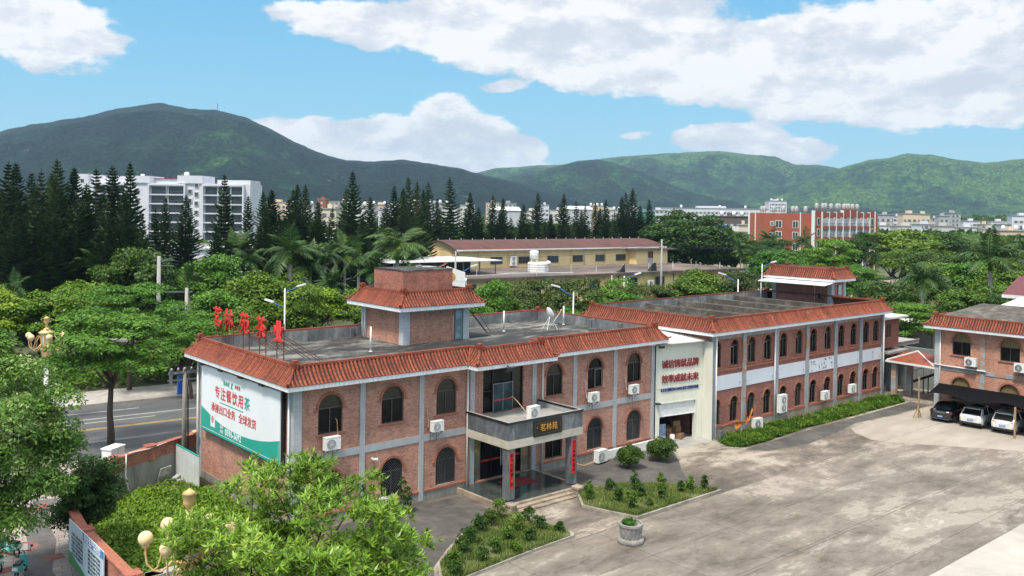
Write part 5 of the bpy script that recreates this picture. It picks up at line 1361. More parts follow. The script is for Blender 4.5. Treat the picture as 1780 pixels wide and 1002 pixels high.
# stone planter
pl = thing('stone_planter', 'round fluted grey stone planter standing alone in the yard', 'planter', (12.86,-12.0,0))
PST = stain_mat('planter_stone', [(.35,(.13,.125,.115)), (.5,(.24,.23,.21)), (.62,(.33,.32,.3))], (2,8,20))
quick('base', PST, pl, lambda b: b.lathe([(.66,0),(.68,.05),(.68,.2),(.60,.26)], n=32))
def flut(b):
    n = 64; prof = [(.52,.26,0),(.55,.3,1),(.60,.78,1),(.60,.84,0),(.64,.88,0),(.64,1.0,0),(.54,1.0,0),(.52,.9,0)]
    vs = []
    for r, z, f in prof:
        for k in range(n):
            t = 2*PI*k/n; q = r - (.028 if f and k % 4 < 2 else 0); vs.append((q*math.cos(t), q*math.sin(t), z))
    b.add(vs, [(i*n+k, i*n+(k+1)%n, (i+1)*n+(k+1)%n, (i+1)*n+k) for i in range(len(prof)-1) for k in range(n)])
    b.add(vs[-n:], [tuple(range(n))])
quick('bowl', PST, pl, flut)
me, _ = crown_mesh('foliage', 77, R=.40, H=.1, cz=1.0, nclump=16, per=34, cr=.12, L=.12, W=.07, mat=LEAF_G)
link_mesh('foliage', me, pl)
# ---------------------------------------------------------------- cars
def car(label, loc, rz, body, kind):
    """local +x is forward; origin on the ground at the car's middle"""
    t = thing('parked_car', label, 'car', loc, rz, 'cars parked under the shade net')
    L, W, H = {'sedan': (4.9,1.84,1.46), 'suv': (4.4,1.82,1.56), 'hatch': (4.35,1.8,1.62)}[kind]
    hl, hw = L/2, W/2
    PNT = body
    # body shell: stations rear -> front: x, half width, underside z, shoulder z
    if kind == 'sedan': st = [(-hl,.62,.40,.78),(-hl+.06,.78,.30,.95),(-hl+.35,.90,.24,1.02),(-hl+1.0,.92,.22,1.0),(0,.92,.22,.96),(hl-1.2,.92,.22,.93),(hl-.5,.88,.24,.84),(hl-.1,.74,.3,.68),(hl,.6,.38,.6)]
    else: st = [(-hl,.66,.42,.86),(-hl+.05,.82,.33,1.0),(-hl+.3,.90,.27,1.04),(-hl+1.0,.91,.25,1.02),(0,.91,.25,1.0),(hl-1.1,.91,.25,.98),(hl-.5,.87,.28,.9),(hl-.12,.74,.34,.74),(hl,.6,.42,.62)]
    def shell(b):
        rows = []
        for x, w, zb, zs in st:
            m = (zb+zs)/2
            rows.append([(x,-w*.86,zb),(x,-w*.98,zb+.06),(x,-w,m),(x,-w*.98,zs-.10),(x,-w*.90,zs),(x,-w*.45,zs+.02),(x,0,zs+.03),(x,w*.45,zs+.02),(x,w*.90,zs),(x,w*.98,zs-.10),(x,w,m),(x,w*.98,zb+.06),(x,w*.86,zb)])
        n = len(rows[0]); v = [p for r in rows for p in r]
        fs = [(i*n+k, i*n+k+1, (i+1)*n+k+1, (i+1)*n+k)[::-1] for i in range(len(rows)-1) for k in range(n-1)]
        fs += [((i+1)*n, (i+1)*n+n-1, i*n+n-1, i*n) for i in range(len(rows)-1)]
        b.add(v, fs, 0, True)
        b.add(rows[0], [tuple(range(n))]); b.add(rows[-1], [tuple(range(n))[::-1]])
    bo = quick('body', PNT, t, shell)
    sh = {'sedan': 1.0, 'suv': 1.02, 'hatch': 1.02}[kind]
    # greenhouse: rows bottom & top
    if kind == 'sedan': xb0, xt0, xt1, xb1 = -hl+.42, -hl+1.35, .35, 1.15
    elif kind == 'suv': xb0, xt0, xt1, xb1 = -hl+.18, -hl+.75, .35, 1.15
    else: xb0, xt0, xt1, xb1 = -hl+.14, -hl+.55, .40, 1.2
    wb, wt = .84, .64
    zt = H - .05
    def cab(b):
        v = [(xb0,-wb*.92,sh-.02),(xb1,-wb,sh-.06),(xb1,wb,sh-.06),(xb0,wb*.92,sh-.02),(xt0,-wt,zt),(xt1,-wt,zt),(xt1,wt,zt),(xt0,wt,zt)]
        b.add(v, [(0,1,5,4),(1,2,6,5),(2,3,7,6),(3,0,4,7)])
    quick('windows', GLASS, t, cab)
    def roof(b):
        xm = (xt0+xt1)/2
        xs = [xt0-.06, xt0+.1, xm, xt1-.1, xt1+.08]; zz = [zt-.02, zt+.03, zt+.05, zt+.03, zt-.02]
        v = []
        for x, z in zip(xs, zz): v += [(x,-wt-.05,z-.05),(x,-wt*.6,z),(x,0,z+.01),(x,wt*.6,z),(x,wt+.05,z-.05)]
        b.add(v, [(i*5+k, (i+1)*5+k, (i+1)*5+k+1, i*5+k+1) for i in range(4) for k in range(4)], 0, True)
        for s in (-1, 1):
            b.bar((xb0+.02,s*wb*.9,sh-.03),(xt0,s*(wt+.01),zt-.02),.09,.06)
            b.bar((xb1,s*wb,sh-.07),(xt1,s*(wt+.01),zt-.02),.06,.05)
            b.bar((xb0+(xb1-xb0)*.52,s*wb*.985,sh-.05),(xt0+(xt1-xt0)*.6,s*(wt+.01),zt-.02),.05,.05)
            if kind != 'sedan': b.add([(xb0,s*wb*.93,sh-.02),(xb0+.55,s*wb*.95,sh-.02),(xt0+.30,s*(wt+.012),zt-.03),(xt0,s*(wt+.012),zt-.03)], [(0,1,2,3)])
    quick('roof', PNT, t, roof)
    if kind != 'sedan':
        quick('spoiler', PNT, t, lambda b: b.box(xt0-.2, xt0+.02, -wt*.95, wt*.95, zt-.05, zt-.01))
        quick('roof_rail', GREYM if kind == 'suv' else WHITE_METAL, t, lambda b: [b.tube([(xt0+.1,s*wt*.96,zt+.05),((xt0+xt1)/2,s*wt*.97,zt+.09),(xt1-.1,s*wt*.96,zt+.05)],.018,6) for s in (-1,1)])
        quick('lower_cladding', BLACKM, t, lambda b: (b.box(-hl-.02,-hl+.2,-.82,.82,.3,.48), b.box(-hl+.9,hl-1.1,-.925,-.86,.24,.38), b.box(-hl+.9,hl-1.1,.86,.925,.24,.38)))
        if kind == 'suv': quick('sunroof', GLASS, t, lambda b: b.box(xt0+.35, xt1-.2, -.42, .42, zt+.055, zt+.066))
    tl = M('tail_light_red', (.35,.01,.015), (.22,.005,.01), .15, 3)
    for s in (-1, 1):
        if kind == 'sedan': quick('tail_light', tl, t, lambda b: b.add([(-hl-.012,s*.60,.70),(-hl+.10,s*.83,.74),(-hl+.26,s*.885,.98),(-hl+.05,s*.68,.97)], [(0,1,2,3)]))
        elif kind == 'suv': quick('tail_light', tl, t, lambda b: b.add([(-hl-.015,s*.42,.86),(-hl+.08,s*.84,.84),(-hl+.12,s*.86,.98),(-hl-.0,s*.42,.90)], [(0,1,2,3)]))
        else: quick('tail_light', tl, t, lambda b: b.add([(-hl-.015,s*.40,.90),(-hl+.06,s*.82,.78),(-hl+.28,s*.88,.98),(-hl+.02,s*.7,1.0)], [(0,1,2,3)]))
    pz = .52 if kind == 'sedan' else .66
    np_ = quick('number_plate', M('blue_plate', (.02,.12,.62), (.02,.1,.5), .4, 2), t, lambda b: b.box(-hl-.03,-hl-.012,-.22,.22,pz-.07,pz+.07))
    quick('plate_characters', WHITE, np_, lambda b: [b.box(-hl-.034,-hl-.031,-.17+.06*k,-.135+.06*k,pz-.04,pz+.04) for k in range(6)])
    if kind == 'sedan':
        quick('chrome_trim', GREYM, t, lambda b: (b.box(-hl-.02,-hl+.02,-.35,.35,.80,.86), b.box(-hl-.02,-hl+.1,-.7,.7,.30,.34)))
        quick('rear_windscreen', GLASSB, t, lambda b: b.add([(xb0-.012,-.66,sh+.02),(xb0-.012,.66,sh+.02),(xt0-.02,.54,zt-.05),(xt0-.02,-.54,zt-.05)], [(0,3,2,1)]))
    for x in (-hl+.86, hl-.92):
        for s in (-1, 1):
            r = .33 if kind == 'sedan' else .35
            def tyre(b, r=r, x=x, s=s):
                M_ = Matrix.Translation((x, s*(hw-.10), r)) @ Matrix.Rotation(PI/2, 4, 'X')
                g = MB(); g.lathe([(r-.05,-.11),(r,-.08),(r,.08),(r-.05,.11)], n=24)
                b.add([tuple(M_ @ Vector(p)) for p in g.v], g.f, 0, False)
            wl = quick('wheel', M('tyre_rubber', (.015,.015,.016), (.01,.01,.01), .9, 6), t, tyre)
            def rim(b, r=r, x=x, s=s):
                y = s*(hw-.10) + s*.115
                for k in range(5):
                    a = 2*PI*k/5 + .3
                    b.bar((x, y, r), (x+(r-.09)*math.cos(a), y, r+(r-.09)*math.sin(a)), .05, .02)
                b.tube([(x+(r-.08)*math.cos(2*PI*k/16), y, r+(r-.08)*math.sin(2*PI*k/16)) for k in range(17)], .02, 5)
            quick('rim', GREYM, wl, rim)
    for s in (-1, 1): quick('wing_mirror', PNT, t, lambda b: b.obox((xb1-.25, s*(hw+.05), sh+.05), (.14,.2,.14)))
    return t
def paint(name, c, rough=.2):
    m, nt, b = new_mat(name); b.inputs['Base Color'].default_value = (*c, 1); b.inputs['Roughness'].default_value = rough
    b.inputs['Coat Weight'].default_value = .8; b.inputs['Coat Roughness'].default_value = .06
    n = noise_node(nt, 3, 4, .6, coords(nt)); r = ramp(nt, [(.35, tuple(x*.86 for x in c)), (.65, c)]); nt.links.new(n.outputs[0], r.inputs[0]); nt.links.new(r.outputs[0], b.inputs['Base Color'])
    return m
PB = paint('black_car_paint', (.010,.010,.012)); PWH = paint('white_car_paint', (.72,.73,.73))
car('black saloon car parked beside the yard passage', (55.45,-9.7,.01), R(4), PB, 'sedan')
car('white hatchback with sunroof parked between black saloon and other white car', (55.2,-12.15,.01), R(3), PWH, 'suv')
car('white compact car behind the wooden prop at the picture edge', (55.1,-14.6,.01), R(3), PWH, 'hatch')
car('white car parked last, past the wooden prop', (55.2,-17.1,.01), R(2), PWH, 'hatch')
cn = thing('shade_net', 'black shade net stretched from the far block over the parked cars', 'canopy', (0,0,0))
def net(b):
    rng = random.Random(2); U, V = 24, 8; v = []
    for i in range(U+1):
        for j in range(V+1):
            u = i/U; w = j/V
            x = 59.3 + (52.5-59.3)*w; y = -7.0 - 14*u + (-2.1*w)*(1-u)*1.0 + (0 if i else 0)
            z = 2.1 + .25*w + .16*math.sin(u*PI*5)*w - .18*math.sin(PI*w)*abs(math.sin(u*PI*3.2))
            v.append((x, y, z))
    n = V+1
    b.add(v, [(i*n+j, i*n+j+1, (i+1)*n+j+1, (i+1)*n+j) for i in range(U) for j in range(V)], 0, True)
quick('net', M('black_shade_cloth', (.009,.009,.011), (.005,.005,.006), 1.0, 12, spec=.05), cn, net)
quick('guy_rope', BLACKM, cn, lambda b: (b.bar((52.5,-9.1,2.35),(50.9,-8.0,2.2),.02), b.bar((59.3,-7,2.1),(57.9,-6.9,2.0),.02)))
WOODP = M('bleached_wood', (.42,.26,.12), (.30,.17,.08), .8, 6, stretch=(1,1,.2))
for x, y, h, l in ((53.2,-8.0,3.4,'tall bleached wooden prop with a splayed foot beside the black car'), (52.2,-15.9,2.4,'short bleached wooden prop before the white cars')):
    tag(quick('wooden_prop', WOODP, None, lambda b: (b.bar((0,0,0),(.05,0,h),.10), b.bar((-.3,.3,0),(0,0,1.0),.06), b.bar((.35,-.1,0),(0,0,.9),.06)) if h > 3 else b.bar((0,0,0),(0,0,h),.12), (x,y,.01)), l, 'post')

# ---------------------------------------------------------------- lamps and poles
def globe_lamp(label, x, y, rz=0, z0=0):
    t = thing('globe_street_lamp', label, 'street lamp', (x, y, z0), rz, 'cream lamps with glass globes')
    quick('pole', [WHITE, CREAMG], t, lambda b: (b.lathe([(.16,0),(.16,4.55)], n=14), b.lathe([(.35,0),(.35,.25),(.2,.5),(.17,.9)], n=14, mi=1)))
    quick('pedestal', CREAMG, t, lambda b: b.lathe([(.20,4.5),(.26,4.6),(.24,4.75),(.36,5.6),(.42,5.66),(.42,5.74),(.34,5.8),(.44,5.9),(.5,6.0)], n=10, smooth=False))
    quick('lantern', [CREAMG, M('lantern_panel', (.62,.60,.50), (.5,.48,.38), .4, 3)], t, lambda b: (b.lathe([(.36,6.0),(.46,6.95)], n=8, smooth=False, mi=1), [b.bar((.38*math.cos(PI/4*k),.38*math.sin(PI/4*k),5.98),(.47*math.cos(PI/4*k),.47*math.sin(PI/4*k),6.98),.06) for k in range(8)], b.lathe([(.56,6.95),(.56,7.02),(.36,7.16),(.12,7.32),(.07,7.4),(.07,7.6)], n=16)))
    quick('finial', CREAMG, t, lambda b: b.lathe([(.07,7.6),(.16,7.72),(.2,7.8),(.2,8.08),(.24,8.1),(.12,8.18),(.02,8.26)], n=14))
    for k in range(6):
        a = 2*PI*k/6 + .26
        c, s = math.cos(a), math.sin(a)
        pts = [(.40,6.1),(.62,5.75+.05),(.85,5.62),(1.1,5.7),(1.28,5.95),(1.32,6.3),(1.32,6.48)]
        up = [(.4,6.6),(.62,6.75),(.8,6.5),(.86,6.1),(.95,5.78),(1.1,5.7)]
        ar = quick('arm', CREAMG, t, lambda b: (b.tube([(r*c,r*s,z) for r,z in pts], .035, 7), b.tube([(r*c,r*s,z) for r,z in up], .024, 6), b.lathe([(.05,6.42),(.12,6.5),(.12,6.56)], (1.32*c,1.32*s,0), 10)))
        quick('globe', GLOBE, ar, lambda b: b.ball((1.32*c,1.32*s,6.77), .235, 12))
    return t
globe_lamp('cream lamp with glass globes on a white pole over the left street', -3.9, 33.7, R(10))
globe_lamp('cream lamp with glass globes rising through the near tree', -10.75, -13.75, R(25), -.55)

def street_light(label, x, y, h=8.7, rz=0, heads=((1.35, .55, 0),), h2=None):
    t = thing('street_light', label, 'street light', (x, y, 0), rz, 'white and blue street lights')
    BL = M('blue_lamp_paint', (.03,.15,.55), (.03,.13,.48), .4, 3)
    quick('pole', WHITE, t, lambda b: b.tube([(0,0,0),(0,0,h)], [.11,.065], 10))
    for (r, dz, a) in heads:
        z = h - (0 if a == 0 else 1.6) - .3
        c, s = math.cos(a), math.sin(a)
        ar = quick('arm', BL, t, lambda b: b.tube([(0,0,z-.1),(r*.5*c,r*.5*s,z+dz*.35),(r*c,r*s,z+dz)], .045, 8))
        quick('lamp_head', [WHITE_METAL, BL], ar, lambda b: (b.obox((( r+.28)*c,(r+.28)*s,z+dz+.11),(.95,.34,.16),a,0,-.28), b.obox(((r+.28)*c,(r+.28)*s,z+dz+.04),(.6,.2,.06),a,1,-.28)))
    return t
street_light('white street light with two heads behind the office roof, nearest the red characters', 20.3, 42.0, 8.7, R(-40), ((1.4,.55,0),(1.3,.5,PI)))
street_light('street light with blue arm whose pole stands behind the long workshop roof corner', 46.5, 26.6, 8.2, R(150), ((1.7,.9,0),))
street_light('street light with blue arm behind the middle of the workshop parapet', 74.6, 25.3, 8.6, R(150), ((1.9,.9,0),))
street_light('street light before the yellow building window, above its trees', 72.3, 42.7, 8.0, R(-30), ((1.7,.5,0),))
street_light('street light peeping out beside the workshop stair house awning', 98.5, 37.8, 9.2, R(-30), ((1.6,.5,0),))
street_light('street light above the ladder between stair house and yellow building', 50.0, 52.0, 8.9, R(-30), ((1.9,.9,0),))
street_light('street light whose blue arm shows beside the rooftop stair house', 27.2, 33.0, 8.2, R(150), ((1.6,.9,0),))
mg = thing('globe_lamp_post', 'short lamp post with several small white globes beyond the workshop parapet', 'street lamp', (84.0,27.4,0))
quick('pole', CONC, mg, lambda b: b.tube([(0,0,0),(0,0,7.2)], .14, 8))
quick('arm', WHITE, mg, lambda b: [b.bar((0,0,6.3),(1.0*math.cos(k*PI/3),1.0*math.sin(k*PI/3),6.3),.05) for k in range(6)])
for k in range(6): quick('globe', WHITE, mg, lambda b: b.ball((1.0*math.cos(k*PI/3),1.0*math.sin(k*PI/3),6.5), .26, 8))
quick('globe', WHITE, mg, lambda b: b.ball((0,0,7.4), .28, 8))

def pole(name, label, x, y, h, arms, r=.17, mat=CONC, cat='utility pole', group='concrete utility poles'):
    t = thing(name, label, cat, (x, y, 0), R(-6), group)
    quick('shaft', mat, t, lambda b: b.tube([(0,0,0),(0,0,h)], [r, r*.62], 10))
    for z, w in arms:
        a = quick('crossarm', GREYM, t, lambda b: b.box(-w/2, w/2, -.06, .04, z-.05, z+.05))
        quick('insulator', RUST, a, lambda b: [b.lathe([(.05,0),(.08,.08),(.05,.16)], (x_, -.01, z+.05), 8) for x_ in (-w*.45, -w*.15, w*.45)])
    return t
hp = thing('transformer_pole', 'pair of grey concrete poles carrying a transformer platform beyond the street', 'utility pole', (12.6,56.5,0), R(-28))
quick('tall_shaft', CONC, hp, lambda b: b.tube([(0,0,0),(0,0,11.5)], [.27,.19], 12))
quick('short_shaft', CONC, hp, lambda b: b.tube([(2.9,0,0),(2.9,0,8.0)], [.24,.18], 12))
quick('platform_beams', GREYM, hp, lambda b: (b.box(-.5,3.5,-.14,.14,4.9,5.08), b.box(-.5,3.5,-.1,.1,7.5,7.64), b.box(-.6,1.6,-.08,.08,11.0,11.1), b.box(-.3,1.5,-.08,.08,10.4,10.48)))
quick('transformer', [GREYM, CONC], hp, lambda b: (b.box(1.1,2.2,-.4,.4,5.09,5.9), [b.box(1.1+.12*k,1.14+.12*k,-.5,.5,5.15,5.8) for k in range(9)], [b.lathe([(.06,0),(.09,.1),(.05,.3)], (1.3+.3*k,0,5.9), 8, 1) for k in range(3)]))
quick('cable', BLACKM, hp, lambda b: (b.tube([(.9,0,10.4),(.8,.05,9),(.9,0,7.7)],.03,5), b.tube([(1.2,0,10.4),(1.3,0,9),(1.6,.1,8.2),(2.6,0,7.75)],.03,5), b.tube([(1.4,0,7.5),(1.6,.1,6.8),(1.5,0,6.1)],.025,5), b.tube([(1.9,0,7.5),(2.2,.1,6.9),(1.9,0,6.2)],.025,5), b.bar((0,0,10.3),(-5.5,1,0),.03), b.bar((0,0,9.9),(-4.4,1,0),.03), b.tube([(1.1,0,5.2),(.9,0,4.6),(1.2,0,4),(1.4,0,3.6)],.03,5)))
np2 = pole('utility_pole', 'weathered wooden looking pole with rotten crossarms beside the billboard edge', -.95, 12.75, 6.9, (), .17, M('weathered_pole', (.26,.24,.21), (.15,.135,.12), .9, 6, stretch=(1,1,.15)))
quick('crossarm', GREYM, np2, lambda b: (b.box(-1.0,1.0,-.1,-.02,6.55,6.7), b.box(-1.0,1.0,.05,.12,6.1,6.2), b.box(-.9,-.75,-.1,.1,5.9,6.8), [b.lathe([(.07,0),(.1,.1),(.06,.25)], (-.8+.4*k,-.06,6.7), 8) for k in range(5)]))
quick('cable', BLACKM, np2, lambda b: b.tube([(.1,-.2,6.2),(.16,-.18,5),(.18,-.18,3.0),(.2,-.18,1.0)],.05,6))
quick('lamp', CREAMG, np2, lambda b: (b.ball((.55,-.35,2.9),.16,8,0,.7), b.bar((0,0,2.8),(.5,-.3,2.9),.04)))
tag(quick('blue_sign_post', M('blue_enamel', (.03,.12,.5), (.02,.1,.4), .4, 2), None, lambda b: b.box(-.2,.2,-.12,.12,0,1.7), (7.9,37.4,.1), (0,0,.2)), 'blue sign pillar on the far pavement beyond the road', 'sign')
pole('utility_pole', 'grey utility pole with braced foot on the lower yellow roof edge', 66.6, 74.5, 10.2, ((9.9,1.8),(9.4,1.2)), .22)
pole('utility_pole', 'grey utility pole with insulators before the yellow wall', 92.0, 52.5, 12.6, ((12.0,2.0),(11.2,1.2)), .22)
pole('utility_pole', 'short grey pole carrying a fuse rack beside the yellow wall', 79.2, 51.5, 7.3, ((6.4,2.0),(5.6,1.6)), .18)
wr = thing('overhead_wires', 'thin black wires sagging in front of the yellow building', 'wires', (0,0,0))
def sag(a, c, s, n=10):
    a = Vector(a); c = Vector(c); return [tuple(a.lerp(c, k/n) - Vector((0,0,s*4*(k/n)*(1-k/n)))) for k in range(n+1)]
quick('wire', BLACKM, wr, lambda b: [b.tube(sag((66.6,74.5,9.9-.25*k),(92.0,52.5,12.0-.35*k),.7), .025, 4, cap=False) for k in range(3)] + [b.tube(sag((92.0,52.5,12.0-.35*k),(150,60,11.0),1.0), .025, 4, cap=False) for k in range(2)])

# ---------------------------------------------------------------- scooters on the plaza
def scooter(label, x, y, rz):
    t = thing('parked_scooter', label, 'scooter', (x, y, .01), rz, 'scooters parked on the plaza')
    AQ = M('aqua_plastic', (.12,.50,.44), (.10,.42,.37), .3, 2)
    for xx in (-.58, .60):
        def w(b, xx=xx):
            b.tube([(xx+.19*math.cos(2*PI*k/18), 0, .22+.19*math.sin(2*PI*k/18)) for k in range(19)], .045, 7)
        quick('wheel', BLACKM, t, w)
    quick('body', [AQ, WHITE], t, lambda b: (b.obox((-.42,0,.50),(.62,.26,.26),0,0,.15), b.obox((-.75,0,.56),(.22,.2,.12),0,1,.4), b.obox((.05,0,.27),(.55,.24,.06)), b.obox((.40,0,.55),(.07,.34,.62),0,0,-.3), b.obox((.60,0,.43),(.32,.14,.05),0,1,.3)))
    quick('seat', BLACKM, t, lambda b: (b.obox((-.36,0,.70),(.62,.25,.10),0,0,.06), b.obox((-.62,0,.73),(.12,.22,.07),0,0,.2)))
    quick('handlebar', BLACKM, t, lambda b: (b.tube([(.44,0,.75),(.36,0,1.0)], .03, 7), b.tube([(.28,-.33,1.03),(.37,0,1.0),(.28,.33,1.03)], .02, 7), b.tube([(.33,.28,1.03),(.36,.32,1.2)],.01,5), b.ball((.35,.34,1.23),.06,6), b.tube([(.33,-.28,1.03),(.36,-.32,1.2)],.01,5), b.ball((.35,-.34,1.23),.06,6)))
    quick('headlight', WHITE, t, lambda b: b.ball((.50,0,.84), .09, 8))
    quick('front_fork', GREYM, t, lambda b: (b.bar((.46,.06,.7),(.60,.06,.22),.03), b.bar((.46,-.06,.7),(.60,-.06,.22),.03), b.bar((-.1,.16,.3),(-.2,.24,.02),.025)))
    return t
scooter('aqua and white scooter parked highest on the paved plaza', -12.1, 5.6, R(115))
scooter('aqua scooter cut by the picture edge below the first one', -12.95, 4.2, R(100))
scooter('scooter with blue box seen last at the bottom of the plaza', -12.2, 2.6, R(60))
tag(quick('litter_bin', GREYM, None, lambda b: b.lathe([(.22,0),(.24,.05),(.24,.75),(.26,.8),(.2,.84)], n=14), (-10.98,11.3,.01)), 'squat grey stone litter bin on the plaza under the tree', 'bin')
FAR = [
(519,231,9.7,17.4,4,'r'),
(549,238,5.6,16.4,0,'r'),
(512,211,10.4,18.3,5,'r'),
(523,208,6.6,18.1,3,'r'),
(603,238,4.0,15.6,2,'r'),
(587,225,6.9,17.2,4,'r'),
(604,225,8.6,19.3,4,'r'),
(643,230,11.1,13.8,0,'r'),
(503,165,5.8,12.7,5,'r'),
(637,209,11.5,13.8,0,'r'),
(585,175,13.6,17.9,0,'r'),
(460,177,9.8,12.5,0,'r'),
(457,166,8.4,11.8,2,'r'),
(414,150,10.2,9.4,4,'r'),
(417,141,11.2,9.1,4,'r'),
(476,163,12.6,11.2,0,'r'),
(474,151,9.0,10.6,2,'r'),
(431,122,16.7,10.6,5,'r'),
(480,212,12.0,11.1,0,'r'),
(576,182,7.2,12.4,4,'r'),
(646,307,13.4,14.7,2,'r'),
(471,193,12.8,11.2,2,'r'),
(553,386,83.8,20.7,0,'w'),
(354,227,16.4,15.4,6,'m'),
(300,182,3.9,12.1,3,'m'),
(766,468,17.9,30.1,0,'t'),
(255,154,9.5,10.2,2,'m'),
(272,496,5.8,22.8,7,'c'),
(151,269,6.7,16.6,3,'c'),
(310,528,30.4,21.8,5,'c'),
(267,447,19.7,18.7,2,'c'),
(314,486,20.6,19.6,5,'c'),
(363,523,21.8,22.3,2,'c'),
(263,398,15.0,16.2,0,'c'),
(355,477,20.5,21.4,4,'c'),
(313,407,11.5,18.1,2,'c'),
(358,448,9.9,20.3,2,'c'),
(422,499,10.3,22.8,5,'c'),
(405,460,11.8,22.2,4,'c'),
(301,339,16.0,17.1,1,'c'),
(351,375,10.8,16.6,2,'c'),
(412,428,6.1,21.2,0,'c'),
(392,393,11.5,17.6,2,'c'),
(374,355,16.1,18.4,1,'c'),
(498,460,14.8,21.4,5,'c'),
(450,396,14.3,18.2,2,'c'),
(504,428,11.2,20.3,0,'c'),
(406,328,11.5,17.2,8,'c'),
(474,375,12.3,18.6,0,'c'),
(249,515,15.4,20.4,5,'c'),
(243,467,18.6,18.6,2,'c'),
]
RIDGES = [
(3000, [(-0.7939,210), (-0.6978,233), (-0.5698,253), (-0.5378,274), (-0.5090,290), (-0.4738,309), (-0.4417,335), (-0.4193,346), (-0.3905,351), (-0.3585,339), (-0.3233,334), (-0.2945,312), (-0.2689,279), (-0.2433,238), (-0.2113,195), (-0.1857,177), (-0.1536,172), (-0.1216,179), (-0.0960,169), (-0.0576,157), (-0.0448,144), (-0.0256,129), (0.0064,111), (0.0384,86), (0.0704,53), (0.1024,23)]),
(3700, [(-0.0704,101), (-0.0192,132), (0.0064,164), (0.0352,185), (0.0512,202), (0.0704,222), (0.0960,233), (0.1152,215), (0.1472,183), (0.1793,133), (0.2113,96), (0.2497,70), (0.2817,43), (0.3137,21)]),
(4900, [(-0.1216,125), (-0.0704,185), (-0.0448,209), (-0.0192,248), (0.0064,253), (0.0256,263), (0.0480,268), (0.0704,279), (0.0960,306), (0.1216,323), (0.1601,332), (0.1921,347), (0.2337,356), (0.2625,339), (0.2913,328), (0.3169,286), (0.3393,290), (0.3617,270), (0.3905,244), (0.4289,193)]),
(4200, [(0.2625,91), (0.3137,156), (0.3521,217), (0.3777,254), (0.3969,279), (0.4193,288), (0.4417,308), (0.4673,304), (0.4962,284), (0.5250,270), (0.5506,282), (0.5762,294), (0.6146,318), (0.6786,338), (0.7746,322)]),
]
PINE = [
('L',3.1,91.1,21.1),
('P',48.4,104.9,18.6),
('P',47.8,95.0,20.0),
('P',46.0,83.3,17.9),
('P',60.1,104.1,17.0),
('P',59.0,95.9,20.8),
('H',69.5,100.0,18.2),
('H',77.1,106.7,21.1),
('H',79.1,102.4,20.8),
('Y',160.4,117.0,18.7),
('Y',150.8,122.6,18.0),
('Y',148.4,127.2,17.3),
('Y',122.2,129.9,16.7),
('L',9.7,90.8,21.3),
('L',4.8,92.3,22.5),
('L',7.1,95.6,22.6),
('L',9.0,99.2,21.5),
('L',7.8,87.1,21.6),
('L',8.8,82.3,22.8),
('L',10.9,84.4,21.8),
('L',2.2,81.3,18.7),
('L',5.2,78.7,18.9),
('L',6.8,77.3,18.4),
('L',3.2,77.8,17.3),
('L',1.1,84.9,19.4),
('L',9.8,77.4,18.5),
('A',14.5,86.6,21.9),
('A',17.2,88.2,22.5),
('A',18.2,83.5,22.8),
('A',11.2,78.9,19.6),
('A',12.3,75.3,18.2),
('A',14.5,74.7,18.6),
('A',17.8,78.4,15.9),
('W',24.0,91.6,16.6),
('W',28.1,98.6,18.2),
('W',28.5,91.7,18.6),
('W',35.5,92.3,22.1),
('W',31.1,85.5,14.2),
('W',42.2,99.7,18.9),
('P',37.5,84.0,19.4),
('P',41.0,87.6,19.7),
('P',43.8,85.2,20.7),
('P',47.3,88.8,20.7),
('P',47.2,95.4,18.5),
('P',37.2,77.7,16.1),
('P',51.2,85.3,14.9),
('P',59.4,98.1,17.7),
('P',55.6,88.3,23.2),
('P',60.2,90.9,19.1),
('P',52.5,80.3,16.1),
('H',68.8,96.7,21.3),
('H',70.9,94.9,22.9),
('H',76.0,99.8,22.3),
('H',102.7,133.5,23.7),
('H',67.4,91.4,19.4),
('H',104.5,131.9,19.7),
('H',106.9,130.0,24.7),
('H',110.4,126.9,21.2),
('H',112.0,125.5,17.8),
('H',114.5,123.4,20.7),
('H',116.0,122.1,19.9),
('Y',117.9,120.4,15.4),
('Y',123.4,122.9,18.6),
('Y',126.1,120.6,21.4),
('Y',132.9,122.3,16.3),
('Y',135.1,120.5,21.4),
('Y',141.7,122.5,19.9),
('Y',143.4,121.0,18.8),
('Y',149.9,123.1,19.3),
('Y',147.6,117.5,20.3),
('Y',154.7,119.0,21.1),
('Y',160.2,121.9,22.3),
('Y',156.9,117.2,23.3),
('Y',160.1,114.3,20.3),
('Y',145.0,112.0,17.1),
('Y',124.0,115.2,15.2),
]
PALM = [
(34.5,86.5,12.5),
(33.7,80.6,11.6),
(39.7,86.0,11.3),
(32.8,65.6,14.2),
(35.7,65.7,11.7),
(44.6,77.9,12.4),
(49.4,80.3,13.2),
(46.9,71.9,12.3),
(44.8,64.5,10.8),
(43.4,56.5,15.1),
(33.8,56.8,10.3),
(27.9,52.6,10.4),
(20.5,68.2,10.3),
(27.0,70.5,10.0),
(11.7,75.7,13.0),
(1.1,69.0,10.4),
(39.9,91.1,9.7),
(52.0,64.9,10.7),
(164.8,80.3,13.7),
(171.2,74.7,13.6),
(155.3,81.7,11.6),
(85.9,6.9,12.6),
(102.6,5.8,15.3),
]
